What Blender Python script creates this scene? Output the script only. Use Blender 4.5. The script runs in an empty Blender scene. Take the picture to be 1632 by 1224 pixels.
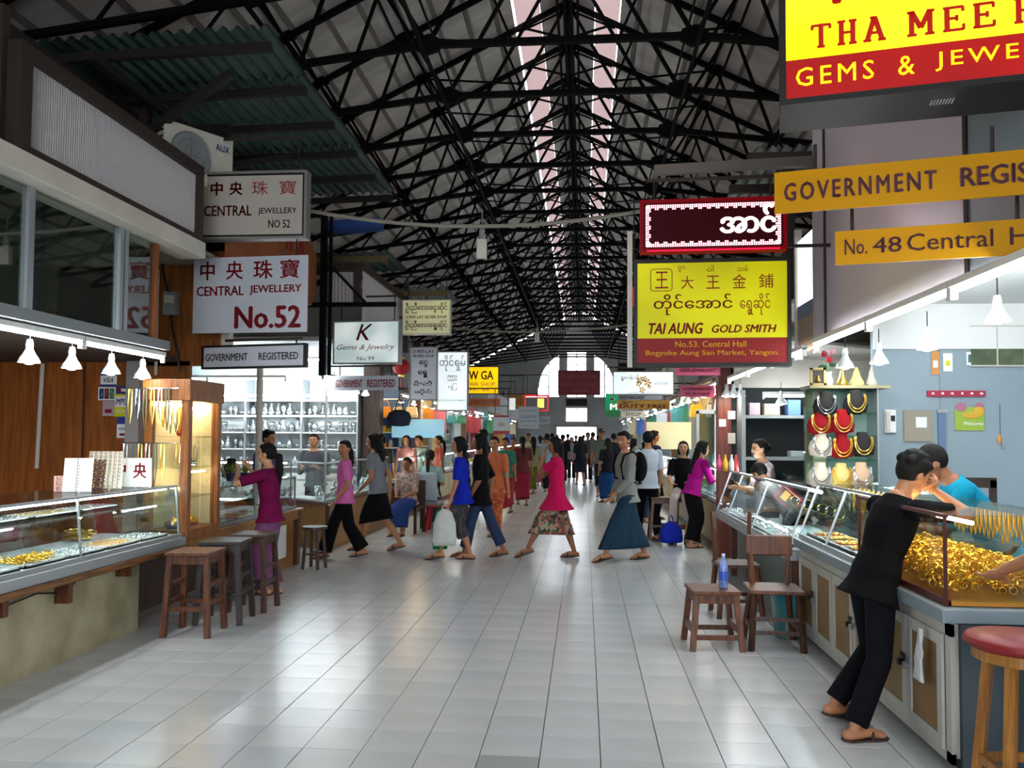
import bpy, math, random
import numpy as np
from mathutils import Vector, Matrix, Euler
random.seed(7)
RNG = np.random.RandomState(11)
SC = bpy.context.scene
COL = SC.collection
# ---------------------------------------------------------------- camera
FPX, IW, IH = 1339.0, 1632.0, 1224.0
CAM_H = 1.58
YAW, PITCH, ROLL, SHIFT = math.radians(4.91), math.radians(2.45), math.radians(0.35), 27.0
cam_d = bpy.data.cameras.new('camera')
cam_d.sensor_fit = 'HORIZONTAL'; cam_d.sensor_width = 36.0
cam_d.lens = 36.0 * FPX / IW
cam_d.shift_y = SHIFT / IW
cam_d.clip_end = 300
cam = bpy.data.objects.new('camera', cam_d); COL.objects.link(cam)
CR = Matrix.Rotation(YAW, 3, 'Z') @ Matrix.Rotation(math.pi / 2 + PITCH, 3, 'X') @ Matrix.Rotation(ROLL, 3, 'Z')
CO = Vector((0, 0, CAM_H))
cam.matrix_world = Matrix.Translation(CO) @ CR.to_4x4()
SC.camera = cam
def ray(px, py): return CR @ Vector(((px - IW / 2) / FPX, (IH / 2 + SHIFT - py) / FPX, -1.0))
def atY(px, py, Y):
    r = ray(px, py); return CO + r * (Y / r.y)
def atX(px, py, X):
    r = ray(px, py); return CO + r * (X / r.x)
def atZ(px, py, Z=0.0):
    r = ray(px, py); return CO + r * ((Z - CAM_H) / r.z)
# ---------------------------------------------------------------- render look, world, light
SC.view_settings.view_transform = 'Standard'
SC.view_settings.look = 'None'
SC.view_settings.gamma = 1.0
SC.view_settings.exposure = 0.28
SC.view_settings.use_curve_mapping = False
SC.cycles.use_denoising = True
SC.cycles.use_light_tree = True
SC.cycles.max_bounces = 6
SC.cycles.diffuse_bounces = 3
SC.cycles.glossy_bounces = 3
SC.cycles.transmission_bounces = 3
SC.cycles.transparent_max_bounces = 14
SC.cycles.caustics_reflective = False
SC.cycles.caustics_refractive = False
SC.cycles.sample_clamp_indirect = 6.0
W = bpy.data.worlds.new('overcast_sky'); SC.world = W; W.use_nodes = True
_bg = W.node_tree.nodes['Background']
_bg.inputs[0].default_value = (0.86, 0.93, 1.0, 1); _bg.inputs[1].default_value = 9.0
TUBE_E = 60.0
# ---------------------------------------------------------------- materials
def lin(h):
    if isinstance(h, str):
        h = h.lstrip('#'); c = [int(h[i:i + 2], 16) / 255 for i in (0, 2, 4)]
    else: c = list(h)
    return tuple((x / 12.92 if x <= 0.04045 else ((x + 0.055) / 1.055) ** 2.4) for x in c) + (1.0,)
MATS = {}
def mat(name, col, rough=0.55, metal=0.0, noise=None, spec=0.5, emit=None, est=0.0, bump=None, coat=0.0):
    if name in MATS: return MATS[name]
    m = bpy.data.materials.new(name); m.use_nodes = True; MATS[name] = m
    nt = m.node_tree; b = nt.nodes['Principled BSDF']
    c = lin(col)
    b.inputs['Base Color'].default_value = c
    b.inputs['Roughness'].default_value = rough
    b.inputs['Metallic'].default_value = metal
    b.inputs['Specular IOR Level'].default_value = spec
    if coat: b.inputs['Coat Weight'].default_value = coat
    if emit is not None:
        b.inputs['Emission Color'].default_value = lin(emit); b.inputs['Emission Strength'].default_value = est
    if noise or bump:
        tc = nt.nodes.new('ShaderNodeTexCoord'); mp = nt.nodes.new('ShaderNodeMapping')
        nt.links.new(tc.outputs['Object'], mp.inputs[0])
        nz = nt.nodes.new('ShaderNodeTexNoise'); nt.links.new(mp.outputs[0], nz.inputs['Vector'])
        nz.inputs['Detail'].default_value = 5
    if noise:
        sc, amt = noise[0], noise[1]
        if len(noise) > 2: mp.inputs['Scale'].default_value = noise[2]
        c2 = lin(noise[3]) if len(noise) > 3 else tuple(max(0, x * (1 - amt)) for x in c[:3]) + (1,)
        nz.inputs['Scale'].default_value = sc
        rp = nt.nodes.new('ShaderNodeValToRGB')
        rp.color_ramp.elements[0].position = 0.38; rp.color_ramp.elements[1].position = 0.66
        rp.color_ramp.elements[0].color = c2; rp.color_ramp.elements[1].color = c
        nt.links.new(nz.outputs['Fac'], rp.inputs[0]); nt.links.new(rp.outputs[0], b.inputs['Base Color'])
    if bump:
        if not noise: nz.inputs['Scale'].default_value = bump[0]
        bp = nt.nodes.new('ShaderNodeBump'); bp.inputs['Strength'].default_value = bump[1]; bp.inputs['Distance'].default_value = 0.01
        nt.links.new(nz.outputs['Fac'], bp.inputs['Height']); nt.links.new(bp.outputs[0], b.inputs['Normal'])
    return m
def wood(name, col, col2, scale=6, axis=2, rough=0.45):
    s = [9.0, 9.0, 9.0]; s[axis] = 0.7
    return mat(name, col, rough, 0, (scale, 0.3, tuple(s), col2), bump=(scale, 0.12))
def emis(name, col, strength):
    if name in MATS: return MATS[name]
    m = bpy.data.materials.new(name); m.use_nodes = True; MATS[name] = m
    nt = m.node_tree; nt.nodes.clear()
    e = nt.nodes.new('ShaderNodeEmission'); o = nt.nodes.new('ShaderNodeOutputMaterial')
    e.inputs[0].default_value = lin(col); e.inputs[1].default_value = strength
    nt.links.new(e.outputs[0], o.inputs[0]); return m
def glass(name, tint=(0.93, 0.98, 0.97), refl=0.09, rough=0.02):
    if name in MATS: return MATS[name]
    m = bpy.data.materials.new(name); m.use_nodes = True; MATS[name] = m
    nt = m.node_tree; nt.nodes.clear()
    t = nt.nodes.new('ShaderNodeBsdfTransparent'); g = nt.nodes.new('ShaderNodeBsdfGlossy'); mx = nt.nodes.new('ShaderNodeMixShader')
    lw = nt.nodes.new('ShaderNodeLayerWeight'); mr = nt.nodes.new('ShaderNodeMapRange')
    t.inputs[0].default_value = tuple(tint) + (1,); g.inputs['Roughness'].default_value = rough
    lw.inputs['Blend'].default_value = 0.25
    mr.inputs['To Min'].default_value = refl * 0.6; mr.inputs['To Max'].default_value = min(1, refl * 5)
    o = nt.nodes.new('ShaderNodeOutputMaterial')
    nt.links.new(lw.outputs['Facing'], mr.inputs['Value']); nt.links.new(mr.outputs[0], mx.inputs[0])
    nt.links.new(t.outputs[0], mx.inputs[1]); nt.links.new(g.outputs[0], mx.inputs[2]); nt.links.new(mx.outputs[0], o.inputs[0])
    return m
def lightbox(name, col, strength, hot=None, size=2.2):
    """back-lit acrylic: emission a little stronger where the tubes sit behind it"""
    if name in MATS: return MATS[name]
    m = mat(name, col, 0.5, spec=.2)
    nt = m.node_tree; b = nt.nodes['Principled BSDF']
    tc = nt.nodes.new('ShaderNodeTexCoord'); nz = nt.nodes.new('ShaderNodeTexNoise'); rp = nt.nodes.new('ShaderNodeValToRGB')
    nz.inputs['Scale'].default_value = size; nz.inputs['Detail'].default_value = 0
    nt.links.new(tc.outputs['Object'], nz.inputs['Vector']); nt.links.new(nz.outputs['Fac'], rp.inputs[0])
    rp.color_ramp.elements[0].position = 0.35; rp.color_ramp.elements[1].position = 0.72
    rp.color_ramp.elements[0].color = lin(col); rp.color_ramp.elements[1].color = lin(hot or col)
    nt.links.new(rp.outputs[0], b.inputs['Emission Color']); b.inputs['Emission Strength'].default_value = strength
    return m
# ---------------------------------------------------------------- mesh builder
class MB:
    def __init__(s): s.v = []; s.f = []
    def add(s, vs, fs):
        o = len(s.v); s.v.extend([tuple(v) for v in vs]); s.f.extend([tuple(i + o for i in f) for f in fs]); return s
    def b(s, x0, x1, y0, y1, z0, z1):
        vs = [(x, y, z) for z in (z0, z1) for y in (y0, y1) for x in (x0, x1)]
        return s.add(vs, [(0, 2, 3, 1), (4, 5, 7, 6), (0, 1, 5, 4), (2, 6, 7, 3), (0, 4, 6, 2), (1, 3, 7, 5)])
    def rb(s, c, size, R):
        vs = []
        for z in (-.5, .5):
            for y in (-.5, .5):
                for x in (-.5, .5): vs.append(Vector(c) + R @ Vector((x * size[0], y * size[1], z * size[2])))
        return s.add(vs, [(0, 2, 3, 1), (4, 5, 7, 6), (0, 1, 5, 4), (2, 6, 7, 3), (0, 4, 6, 2), (1, 3, 7, 5)])
    def bar(s, p0, p1, w, h=None, up=(0, 0, 1)):
        h = h or w; p0 = Vector(p0); p1 = Vector(p1); d = (p1 - p0); L = d.length; d.normalize()
        u = Vector(up); x = d.cross(u)
        if x.length < 1e-4: x = d.cross(Vector((1, 0, 0)))
        x.normalize(); z = x.cross(d)
        R = Matrix((x, d, z)).transposed()
        return s.rb((p0 + p1) / 2, (w, L, h), R)
    def cyl(s, p0, p1, r0, r1=None, n=8, caps=True):
        r1 = r0 if r1 is None else r1
        p0 = Vector(p0); p1 = Vector(p1); d = (p1 - p0).normalized()
        x = d.orthogonal().normalized(); y = d.cross(x)
        vs = []
        for p, r in ((p0, r0), (p1, r1)):
            for i in range(n):
                a = 2 * math.pi * i / n; vs.append(p + x * (r * math.cos(a)) + y * (r * math.sin(a)))
        fs = [(i, (i + 1) % n, n + (i + 1) % n, n + i) for i in range(n)]
        if caps: fs += [tuple(reversed(range(n))), tuple(range(n, 2 * n))]
        return s.add(vs, fs)
    def tube(s, pts, r, n=6):
        pts = [Vector(p) for p in pts]; rings = []
        for i, p in enumerate(pts):
            d = (pts[min(i + 1, len(pts) - 1)] - pts[max(i - 1, 0)]).normalized()
            x = d.cross(Vector((0.13, 0.21, 0.97)))
            if x.length < 1e-3: x = d.cross(Vector((1, 0, 0)))
            x.normalize(); y = d.cross(x)
            rr = r[i] if isinstance(r, (list, tuple)) else r
            rings.append([p + x * rr * math.cos(2 * math.pi * k / n) + y * rr * math.sin(2 * math.pi * k / n) for k in range(n)])
        return s.loft(rings)
    def loft(s, rings, caps=True):
        n = len(rings[0]); vs = [v for r in rings for v in r]; fs = []
        for j in range(len(rings) - 1):
            for i in range(n): fs.append((j * n + i, j * n + (i + 1) % n, (j + 1) * n + (i + 1) % n, (j + 1) * n + i))
        if caps: fs += [tuple(reversed(range(n))), tuple(range((len(rings) - 1) * n, len(rings) * n))]
        return s.add(vs, fs)
    def lathe(s, prof, c=(0, 0, 0), n=12, caps=True):
        c = Vector(c)
        return s.loft([[c + Vector((r * math.cos(2 * math.pi * i / n), r * math.sin(2 * math.pi * i / n), z)) for i in range(n)] for r, z in prof], caps)
    def sph(s, c, r, n=10, m=7, R=None):
        c = Vector(c); r = (r, r, r) if isinstance(r, (int, float)) else r
        rings = []
        for j in range(m + 1):
            t = math.pi * (j / m); st = max(math.sin(t), 0.02); ring = []
            for i in range(n):
                a = 2 * math.pi * i / n
                v = Vector((r[0] * st * math.cos(a), r[1] * st * math.sin(a), -r[2] * math.cos(t)))
                ring.append(c + (R @ v if R else v))
            rings.append(ring)
        return s.loft(rings)
    def quad(s, a, b, c, d): return s.add([a, b, c, d], [(0, 1, 2, 3)])
    def torus(s, c, R, r, n=16, m=5, M=None):
        c = Vector(c); rings = []
        for i in range(n):
            a = 2 * math.pi * i / n; ring = []
            for j in range(m):
                t = 2 * math.pi * j / m
                v = Vector(((R + r * math.cos(t)) * math.cos(a), (R + r * math.cos(t)) * math.sin(a), r * math.sin(t)))
                ring.append(c + (M @ v if M else v))
            rings.append(ring)
        o = len(s.v); s.v.extend(tuple(v) for g in rings for v in g)
        for i in range(n):
            for j in range(m):
                s.f.append((o + i * m + j, o + ((i + 1) % n) * m + j, o + ((i + 1) % n) * m + (j + 1) % m, o + i * m + (j + 1) % m))
        return s
    def mesh(s, name='m'):
        me = bpy.data.meshes.new(name); me.from_pydata(s.v, [], s.f); me.update(); return me
def put(name, me, m=None, parent=None, smooth=False, bevel=0, kind=None, label=None):
    if isinstance(me, MB): me = me.mesh(name)
    if m is not None and not me.materials: me.materials.append(m)
    if smooth: me.shade_smooth()
    o = bpy.data.objects.new(name, me); COL.objects.link(o)
    if parent is not None: o.parent = parent
    if bevel:
        bv = o.modifiers.new('bevel', 'BEVEL'); bv.width = bevel; bv.segments = 2; bv.limit_method = 'ANGLE'
    if kind: o['kind'] = kind
    if label: o['label'] = label
    return o
def thing(name, label, cat, loc=(0, 0, 0), rz=0.0, group=None, kind=None):
    o = bpy.data.objects.new(name, None); COL.objects.link(o)
    o.empty_display_size = 0.1
    o.location = loc; o.rotation_euler = (0, 0, rz)
    o['label'] = label; o['category'] = cat
    if group: o['group'] = group
    if kind: o['kind'] = kind
    return o
def tag(o, label, cat, group=None, loc=None):
    o['label'] = label; o['category'] = cat
    if group: o['group'] = group
    if loc is not None: o.location = loc
    return o
def struct(name, me=None, m=None, label=None, loc=(0, 0, 0)):
    if me is None:
        o = bpy.data.objects.new(name, None); COL.objects.link(o)
    else: o = put(name, me, m)
    o.location = loc; o['kind'] = 'structure'
    if label: o['label'] = label
    return o
def copy_tree(o, loc=None, rz=None, label=None, group=None, parent=None):
    c = o.copy(); COL.objects.link(c)
    if parent is not None: c.parent = parent
    if loc is not None: c.location = loc
    if rz is not None: c.rotation_euler = (0, 0, rz)
    if label: c['label'] = label
    if group: c['group'] = group
    for ch in list(o.children): copy_tree(ch, parent=c)
    return c
NTH = 'first second third fourth fifth sixth seventh eighth ninth tenth eleventh twelfth thirteenth fourteenth fifteenth sixteenth seventeenth eighteenth nineteenth twentieth twenty-first twenty-second twenty-third twenty-fourth twenty-fifth twenty-sixth twenty-seventh twenty-eighth'.split()
# ---------------------------------------------------------------- shared materials
M_STEEL = mat('truss_steel', '#0c0908', 0.8, 0.0, (3, 0.4), spec=.15)
M_RUST = mat('rusty_steel', '#2c1a16', 0.8)
M_ROOF = mat('roof_lining', '#efe6e2', 0.85, 0, (0.9, 0.22, (1, 3, 1), '#cfc5c1'))
M_BATTEN = mat('roof_batten', '#8f8781', 0.8, 0, (2, 0.2))
M_ALU = mat('aluminium', '#b9bec2', 0.35, 0.7)
M_ALUD = mat('aluminium_worn', '#8d9396', 0.45, 0.5)
M_WHITE = mat('white_paint', '#e6e6e2', 0.5)
M_CREAM = mat('cream_paint', '#cfc8bb', 0.6, 0, (2, 0.15))
M_GLASS = glass('showcase_glass')
M_GLASSD = glass('mezzanine_glass', (0.62, 0.72, 0.68), 0.16)
M_TUBE = emis('tube_light', '#f1f9ff', TUBE_E)
M_WARM = emis('warm_tube', '#ffd9a0', 55)
M_BULB = emis('bulb_light', '#fff4e2', 70)
M_GREY = mat('grey_paint', '#8b9091', 0.55, 0, (3, 0.2))
M_BLACK = mat('black_plastic', '#0d0d0e', 0.45)
M_TEAK = wood('teak', '#683618', '#3f1f0e')
M_DTEAK = wood('dark_teak', '#4a2a1a', '#2a160d')
M_HONEY = wood('honey_wood', '#a8702c', '#85541c')
M_GOLD = mat('gold', '#ffc648', 0.3, 0.9)
M_GOLD2 = mat('pale_gold', '#ffd36b', 0.28, 1.0)
M_SILVER = mat('silver', '#dfe5e8', 0.2, 1.0)
M_TAN = mat('tan_panel', '#8a6c44', 0.6, 0, (4, 0.2))
M_VELRED = mat('red_velvet', '#8c0d18', 0.85, spec=.2)
M_VELBLK = mat('black_velvet', '#0f0d10', 0.85)
M_VELCRM = mat('cream_velvet', '#d9cbb4', 0.8)
# ================================================================ SETTING
XC = -0.32; TS = 1.6; Y0, YF = -6.0, 53.0
def ridge_z(x): return CAM_H + 4.98 * TS - 0.5 * abs(x - XC)
# ---- floor: 0.30 m tiles, each its own slab near the camera
fl = struct('floor', MB().b(-7.6, 7.0, Y0, YF + 8, -0.12, -0.012), mat('floor_joint', '#54504b', 0.9), 'white glazed tile floor of the market hall')
M_TILE = [mat('tile_glaze_%s' % k, c, 0.24, 0, (1.7, 0.1), spec=0.5, bump=None) for k, c in zip('abcd', ('#bfc1c0', '#bbbebd', '#c2c2c0', '#a4a4a2'))]
def tile_me(m, w=0.2955, l=0.298):
    a, c, h = w / 2, l / 2, 0.0015
    vs = [(-a, -c, -.012), (a, -c, -.012), (a, c, -.012), (-a, c, -.012),
          (-a, -c, -h), (a, -c, -h), (a, c, -h), (-a, c, -h),
          (-a + h, -c + h, 0), (a - h, -c + h, 0), (a - h, c - h, 0), (-a + h, c - h, 0)]
    fs = [(8, 9, 10, 11)] + [(i, (i + 1) % 4, 4 + (i + 1) % 4, 4 + i) for i in range(4)] + [(4 + i, 4 + (i + 1) % 4, 8 + (i + 1) % 4, 8 + i) for i in range(4)]
    me = bpy.data.meshes.new('tile'); me.from_pydata(vs, [], fs); me.materials.append(m); return me
TILES = [tile_me(m) for m in M_TILE]
X_LINES = 0.085
n = 0
rest = MB()
tri_t = [[], []]
for j in range(0, 175):
    y = 3.62 + 0.3 * j + 0.15
    for i in range(-25, 23):
        x = X_LINES + 0.3 * i + 0.15
        vis = -3.75 < x < 1.95 and n < 285 and abs((x + 0.45)) < 0.72 * y + 0.3 and y > 3.6
        k = 3 if (i == -2 and j == 1) else (0, 0, 1, 2, 0, 1)[RNG.randint(6)]
        if vis:
            o = put('tile', TILES[k], None, fl); n += 1
            o.location = (x, y, random.uniform(-.0006, .0006)); o.rotation_euler = (random.gauss(0, .0012), random.gauss(0, .0012), 0)
        else:
            a, c = 0.1478, 0.1492
            rest.add([(x - a, y - c, 0), (x + a, y - c, 0), (x + a, y + c, 0), (x - a, y + c, 0)], [(0, 1, 2, 3)])
for y in np.arange(Y0 + .15, 3.6, .3):
    for i in range(-25, 23):
        x = X_LINES + 0.3 * i + 0.15; a, c = 0.1478, 0.1492
        rest.add([(x - a, y - c, 0), (x + a, y - c, 0), (x + a, y + c, 0), (x - a, y + c, 0)], [(0, 1, 2, 3)])
put('tile_field', rest, M_TILE[0], fl, kind='stuff')
# ---- outside ground beyond the far doors
struct('ground_outside', MB().b(-20, 20, YF + 8, YF + 40, -.2, -.02), mat('street_concrete', '#b5b2aa', 0.9), 'pale street beyond the far doors')
# ---- side walls (behind the stalls), back wall, far gable wall
M_WALL = mat('limewash', '#8e8c88', 0.85, 0, (0.6, 0.2))
for nm, x0, x1 in (('wall_left', -7.75, -7.55), ('wall_right', 6.9, 7.1)):
    struct(nm, MB().b(x0, x1, Y0, YF, 0, 6.0), M_WALL, 'plain side wall behind the stalls')
wb = struct('wall_back', None, None, 'wall behind the camera with an opening added for daylight')
put('wall_panel', MB().b(-7.75, -2.9, Y0 - .2, Y0, 0, 9.7), M_WALL, wb); put('wall_panel', MB().b(2.3, 7.1, Y0 - .2, Y0, 0, 9.7), M_WALL, wb); put('wall_panel', MB().b(-2.9, 2.3, Y0 - .2, Y0, 4.9, 9.7), M_WALL, wb)  # unseen opening between the panels, added to throw daylight onto signs and roof
struct('ground_opening', MB().b(-20, 20, Y0 - 25, Y0 - .2, -.2, -.02), mat('street_concrete', '#b5b2aa', 0.9), 'pale street outside the added near opening')
wf = struct('wall_far', None, None, 'grey boarded gable wall at the far end with a big arched window')
WXC = (919 - 931) * YF / FPX; AR = 2.42; AZ = 4.68
wm = MB()
zs = np.arange(0, 9.7, 0.17)
def spans(z):
    half = (ridge_z(0) + 0 - z)
    L, R = XC - min(7.4, (CAM_H + 4.98 * TS - z) / 0.5), XC + min(7.4, (CAM_H + 4.98 * TS - z) / 0.5)
    if R - L < 0.1: return []
    holes = []
    if 4.1 < z < AZ: holes = [(WXC - AR, WXC - 1.08), (WXC - .62, WXC + .62), (WXC + 1.08, WXC + AR)]
    elif AZ <= z < AZ + AR:
        w = math.sqrt(max(0, AR * AR - (z - AZ) ** 2))
        if w > 1.08: holes = [(WXC - w, WXC - 1.08), (WXC - .62, WXC + .62), (WXC + 1.08, WXC + w)]
        else: holes = [(WXC - min(w, .62), WXC + min(w, .62))]
        if z > AZ + AR - .02: holes = []
    elif 2.55 < z < 3.45: holes = [(WXC - .65, WXC + .65)]
    elif z < 2.25: holes = [(WXC - 1.25, WXC + 1.25)]
    out = []; a = L
    for h0, h1 in holes:
        out.append((a, h0)); a = h1
    out.append((a, R)); return [(p, q) for p, q in out if q - p > .02]
for z in zs:
    for a, c in spans(z + .085):
        wm.add([(a, YF, z), (c, YF, z), (c, YF + .03, z + .17), (a, YF + .03, z + .17), (a, YF + .2, z), (c, YF + .2, z), (c, YF + .2, z + .17), (a, YF + .2, z + .17)],
               [(0, 1, 2, 3), (5, 4, 7, 6), (0, 4, 5, 1), (3, 2, 6, 7), (0, 3, 7, 4), (1, 5, 6, 2)])
put('siding_board', wm, mat('grey_siding', '#d0d2d3', 0.75, 0, (0.8, 0.25)), wf, kind='stuff')
# window frames: mullions and glazing bars
w1 = struct('window_1', None, None, 'tall arched window glowing white with daylight')
fm = MB()
for x, z1 in ((WXC, AZ + AR - .03), (WXC - 1.75, AZ + 1.62), (WXC + 1.75, AZ + 1.62), (WXC - 1.08, AZ + 2.15), (WXC + 1.08, AZ + 2.15), (WXC - .62, AZ + 2.33), (WXC + .62, AZ + 2.33)):
    fm.b(x - .035, x + .035, YF + .05, YF + .12, 4.1, z1)
put('mullion', fm, M_STEEL, w1)
fm = MB()
for z in (4.1, 4.75, 5.45, 6.15, 6.7):
    w = AR if z < AZ else math.sqrt(max(0, AR * AR - (z - AZ) ** 2))
    for a, c in ((WXC - w, WXC - 1.08), (WXC - .62, WXC + .62), (WXC + 1.08, WXC + w)):
        if c > a: fm.b(a, c, YF + .06, YF + .11, z - .02, z + .02)
put('glazing_bar', fm, M_STEEL, w1)
put('arch_frame', MB().tube([(WXC + AR * math.cos(t), YF + .05, AZ + AR * math.sin(t)) for t in np.linspace(0, math.pi, 25)], .07), M_CREAM, w1)
w2 = struct('window_2', None, None, 'small square daylight window above the far door')
put('window_frame', MB().b(WXC - .03, WXC + .03, YF + .05, YF + .1, 2.55, 3.45).b(WXC - .68, WXC + .68, YF - .02, YF + .1, 2.5, 2.58).b(WXC - .68, WXC + .68, YF - .02, YF + .1, 3.42, 3.5), M_CREAM, w2)
d1 = struct('door_1', None, None, 'wide bright doorway at the far end of the hall')
put('door_frame', MB().b(WXC - 1.33, WXC - 1.23, YF - .04, YF + .2, 0, 2.3).b(WXC + 1.23, WXC + 1.33, YF - .04, YF + .2, 0, 2.3).b(WXC - 1.33, WXC + 1.33, YF - .04, YF + .2, 2.22, 2.32), M_CREAM, d1)
# ---- roof slopes with skylight slots either side of the ridge
def slope_strip(a0, a1, side, y0=Y0, y1=YF + .4, up=0.0):
    z = lambda a: CAM_H + 4.98 * TS - 0.5 * a + 0.1 + up
    s = side
    return MB().add([(XC + s * a0, y0, z(a0)), (XC + s * a1, y0, z(a1)), (XC + s * a1, y1, z(a1)), (XC + s * a0, y1, z(a0)),
                     (XC + s * a0, y0, z(a0) + .05), (XC + s * a1, y0, z(a1) + .05), (XC + s * a1, y1, z(a1) + .05), (XC + s * a0, y1, z(a0) + .05)],
                    [(0, 1, 2, 3), (7, 6, 5, 4), (0, 4, 5, 1), (3, 2, 6, 7), (0, 3, 7, 4), (1, 5, 6, 2)])
M_SKYL = bpy.data.materials.new('skylight_sheet'); M_SKYL.use_nodes = True
_nt = M_SKYL.node_tree; _nt.nodes.clear()
_a = _nt.nodes.new('ShaderNodeBsdfTranslucent'); _b = _nt.nodes.new('ShaderNodeBsdfDiffuse'); _m = _nt.nodes.new('ShaderNodeMixShader'); _o = _nt.nodes.new('ShaderNodeOutputMaterial')
_a.inputs[0].default_value = (0.5, 0.41, 0.40, 1); _b.inputs[0].default_value = (0.45, 0.38, 0.37, 1); _m.inputs[0].default_value = 0.5
_nt.links.new(_a.outputs[0], _m.inputs[1]); _nt.links.new(_b.outputs[0], _m.inputs[2]); _nt.links.new(_m.outputs[0], _o.inputs[0])
for side, nm in ((-1, 'left'), (1, 'right')):
    rf = struct('ceiling_slope_%s' % nm, None, None, 'sloping grey roof lining above the trusses')
    put('roof_lining', slope_strip(.975 if side < 0 else .955, 7.5, side), M_ROOF, rf)
    put('roof_lining', slope_strip(0.0, 0.498, side), M_ROOF, rf)
    put('skylight_sheet', slope_strip(0.51, 0.94, side, up=.05), M_SKYL, rf, label='translucent daylight strip beside the ridge')
    base = MB().b(-.04, .04, Y0, YF, -.03, .03).mesh('batten')
    base.materials.append(M_BATTEN)
    for k in range(14):
        a = 1.25 + .46 * k
        if a > 7.2: break
        o = put('batten', base, None, rf); o.location = (XC + side * a, 0, CAM_H + 4.98 * TS - .5 * a + .075); o.rotation_euler = (0, side * math.atan(.5), 0)
put('ridge_cap', MB().bar((XC, Y0, ridge_z(XC) + .1), (XC, YF, ridge_z(XC) + .1), .3, .1), M_RUST, struct('trim_1', None, None, 'dark ridge board along the roof'))
# ---- steel trusses
S = TS
def P(x, z): return (x * S, 0.0, CAM_H + z * S)
def gus(c, r, t=.03, n=6):
    g = MB(); x, _, z = c
    r_ = [[(x + r * math.cos(2 * math.pi * i / n + .4), y, z + r * .72 * math.sin(2 * math.pi * i / n + .4)) for i in range(n)] for y in (-t, t)]
    return g.loft(r_)
def web(a, c, w=.05, h=None): return MB().bar(a, c, w, h or w, (0, 1, 0))
members = []
for s in (-1, 1):
    R = lambda x: P(s * x, 4.98 - .5 * x)
    T = lambda x: P(s * x, 3.10 if x < 1.04 else 3.10 - .12 * (x - 1.04))
    Q = P(s * .54, 4.05)
    members += [('rafter', web(R(0), R(4.62), .085, .075)), ('tie_beam', web(T(1.04), T(4.6), .08, .075)),
                ('strut', web(T(1.04), R(0), .05)), ('strut', web(R(1.68), T(2.08), .045)), ('strut', web(R(1.68), T(1.04), .045)),
                ('strut', web(R(2.53), T(2.08), .045)), ('strut', web(R(2.53), T(3.2), .035)), ('strut', web(R(.77), Q, .04)),
                ('collar_rod', web(P(0, 4.56), R(.54), .035)), ('collar_rod', web(R(1.68), Q, .03)),
                ('gusset_plate', gus(T(1.04), .19)), ('gusset_plate', gus(R(1.68), .14)), ('gusset_plate', gus(R(2.53), .11)), ('gusset_plate', gus(T(2.08), .12)), ('gusset_plate', gus(Q, .06))]
members += [('tie_beam', web(P(-1.04, 3.10), P(1.04, 3.10), .08, .075)), ('king_post', web(P(0, 4.98), P(0, 4.5), .06)),
            ('gusset_plate', gus(P(0, 4.9), .16)), ('gusset_plate', gus(P(0, 4.56), .1)),
            ('strut', web(P(-.54, 4.66), P(0, 4.9), .03)), ('strut', web(P(.54, 4.66), P(0, 4.9), .03))]
mm = []
for nm, m_ in members:
    me = m_.mesh(nm); me.materials.append(M_STEEL); mm.append((nm, me))
k0 = -3
for k in range(-3, 30):
    y = (7.45 - 3 + (k + 3)) * S
    y = (7.45 + k) * S
    if y > YF - .3: break
    t = struct('roof_truss', None, None, None, (XC, y, 0))
    t['label'] = 'dark steel roof truss'
    for nm, me in mm:
        if y > 36 and nm in ('gusset_plate',): continue
        put(nm, me, None, t)
lb = struct('roof_bracing', None, None, 'dark steel rods running lengthwise between the roof trusses')
def lrod(x, z, r=.028):
    a = P(x, z); put('brace_rod', MB().bar((XC + a[0], 0.5, a[2]), (XC + a[0], YF - .2, a[2]), r * 2), M_STEEL, lb)
for s in (-1, 1):
    lrod(s * 1.72, 4.05, .017); lrod(s * 1.6, 4.08, .017); lrod(s * 1.06, 3.02, .022); lrod(s * .98, 3.12, .012)
    lrod(s * 2.53, 3.62, .02); lrod(s * 2.08, 2.9, .02)
for x, z in ((-.1, 4.66), (-.02, 4.5), (.05, 4.5), (.12, 4.66)): lrod(x, z, .024)
# ================================================================ NEAR STALLS
M_PLASTER = mat('stained_plaster', '#b3a98b', 0.85, 0, (2.2, 0.3, (1, 1, 1), '#8f8566'), bump=(4, .2))
M_WWALL = wood('brown_wall_board', '#a05c26', '#7c4214', 3, 2, .4)
M_WHITEFAS = mat('ribbed_white_sheet', '#bdb7b9', 0.5)
M_DBROWN = mat('dark_brown_frame', '#2a1e17', 0.6)
M_SOOT = mat('sooty_timber', '#15100d', 0.8)
M_TRAY = mat('white_tray_lining', '#eceef0', 0.7)
M_PINKTRAY = mat('pink_tray_lining', '#e9cbbb', 0.7)
M_GREENCOR = mat('green_corrugated_sheet', '#2c4640', 0.6, 0.1, (2, .3))
M_SHADE = mat('lamp_shade', '#dfe3e2', 0.3, 0.2)

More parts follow.
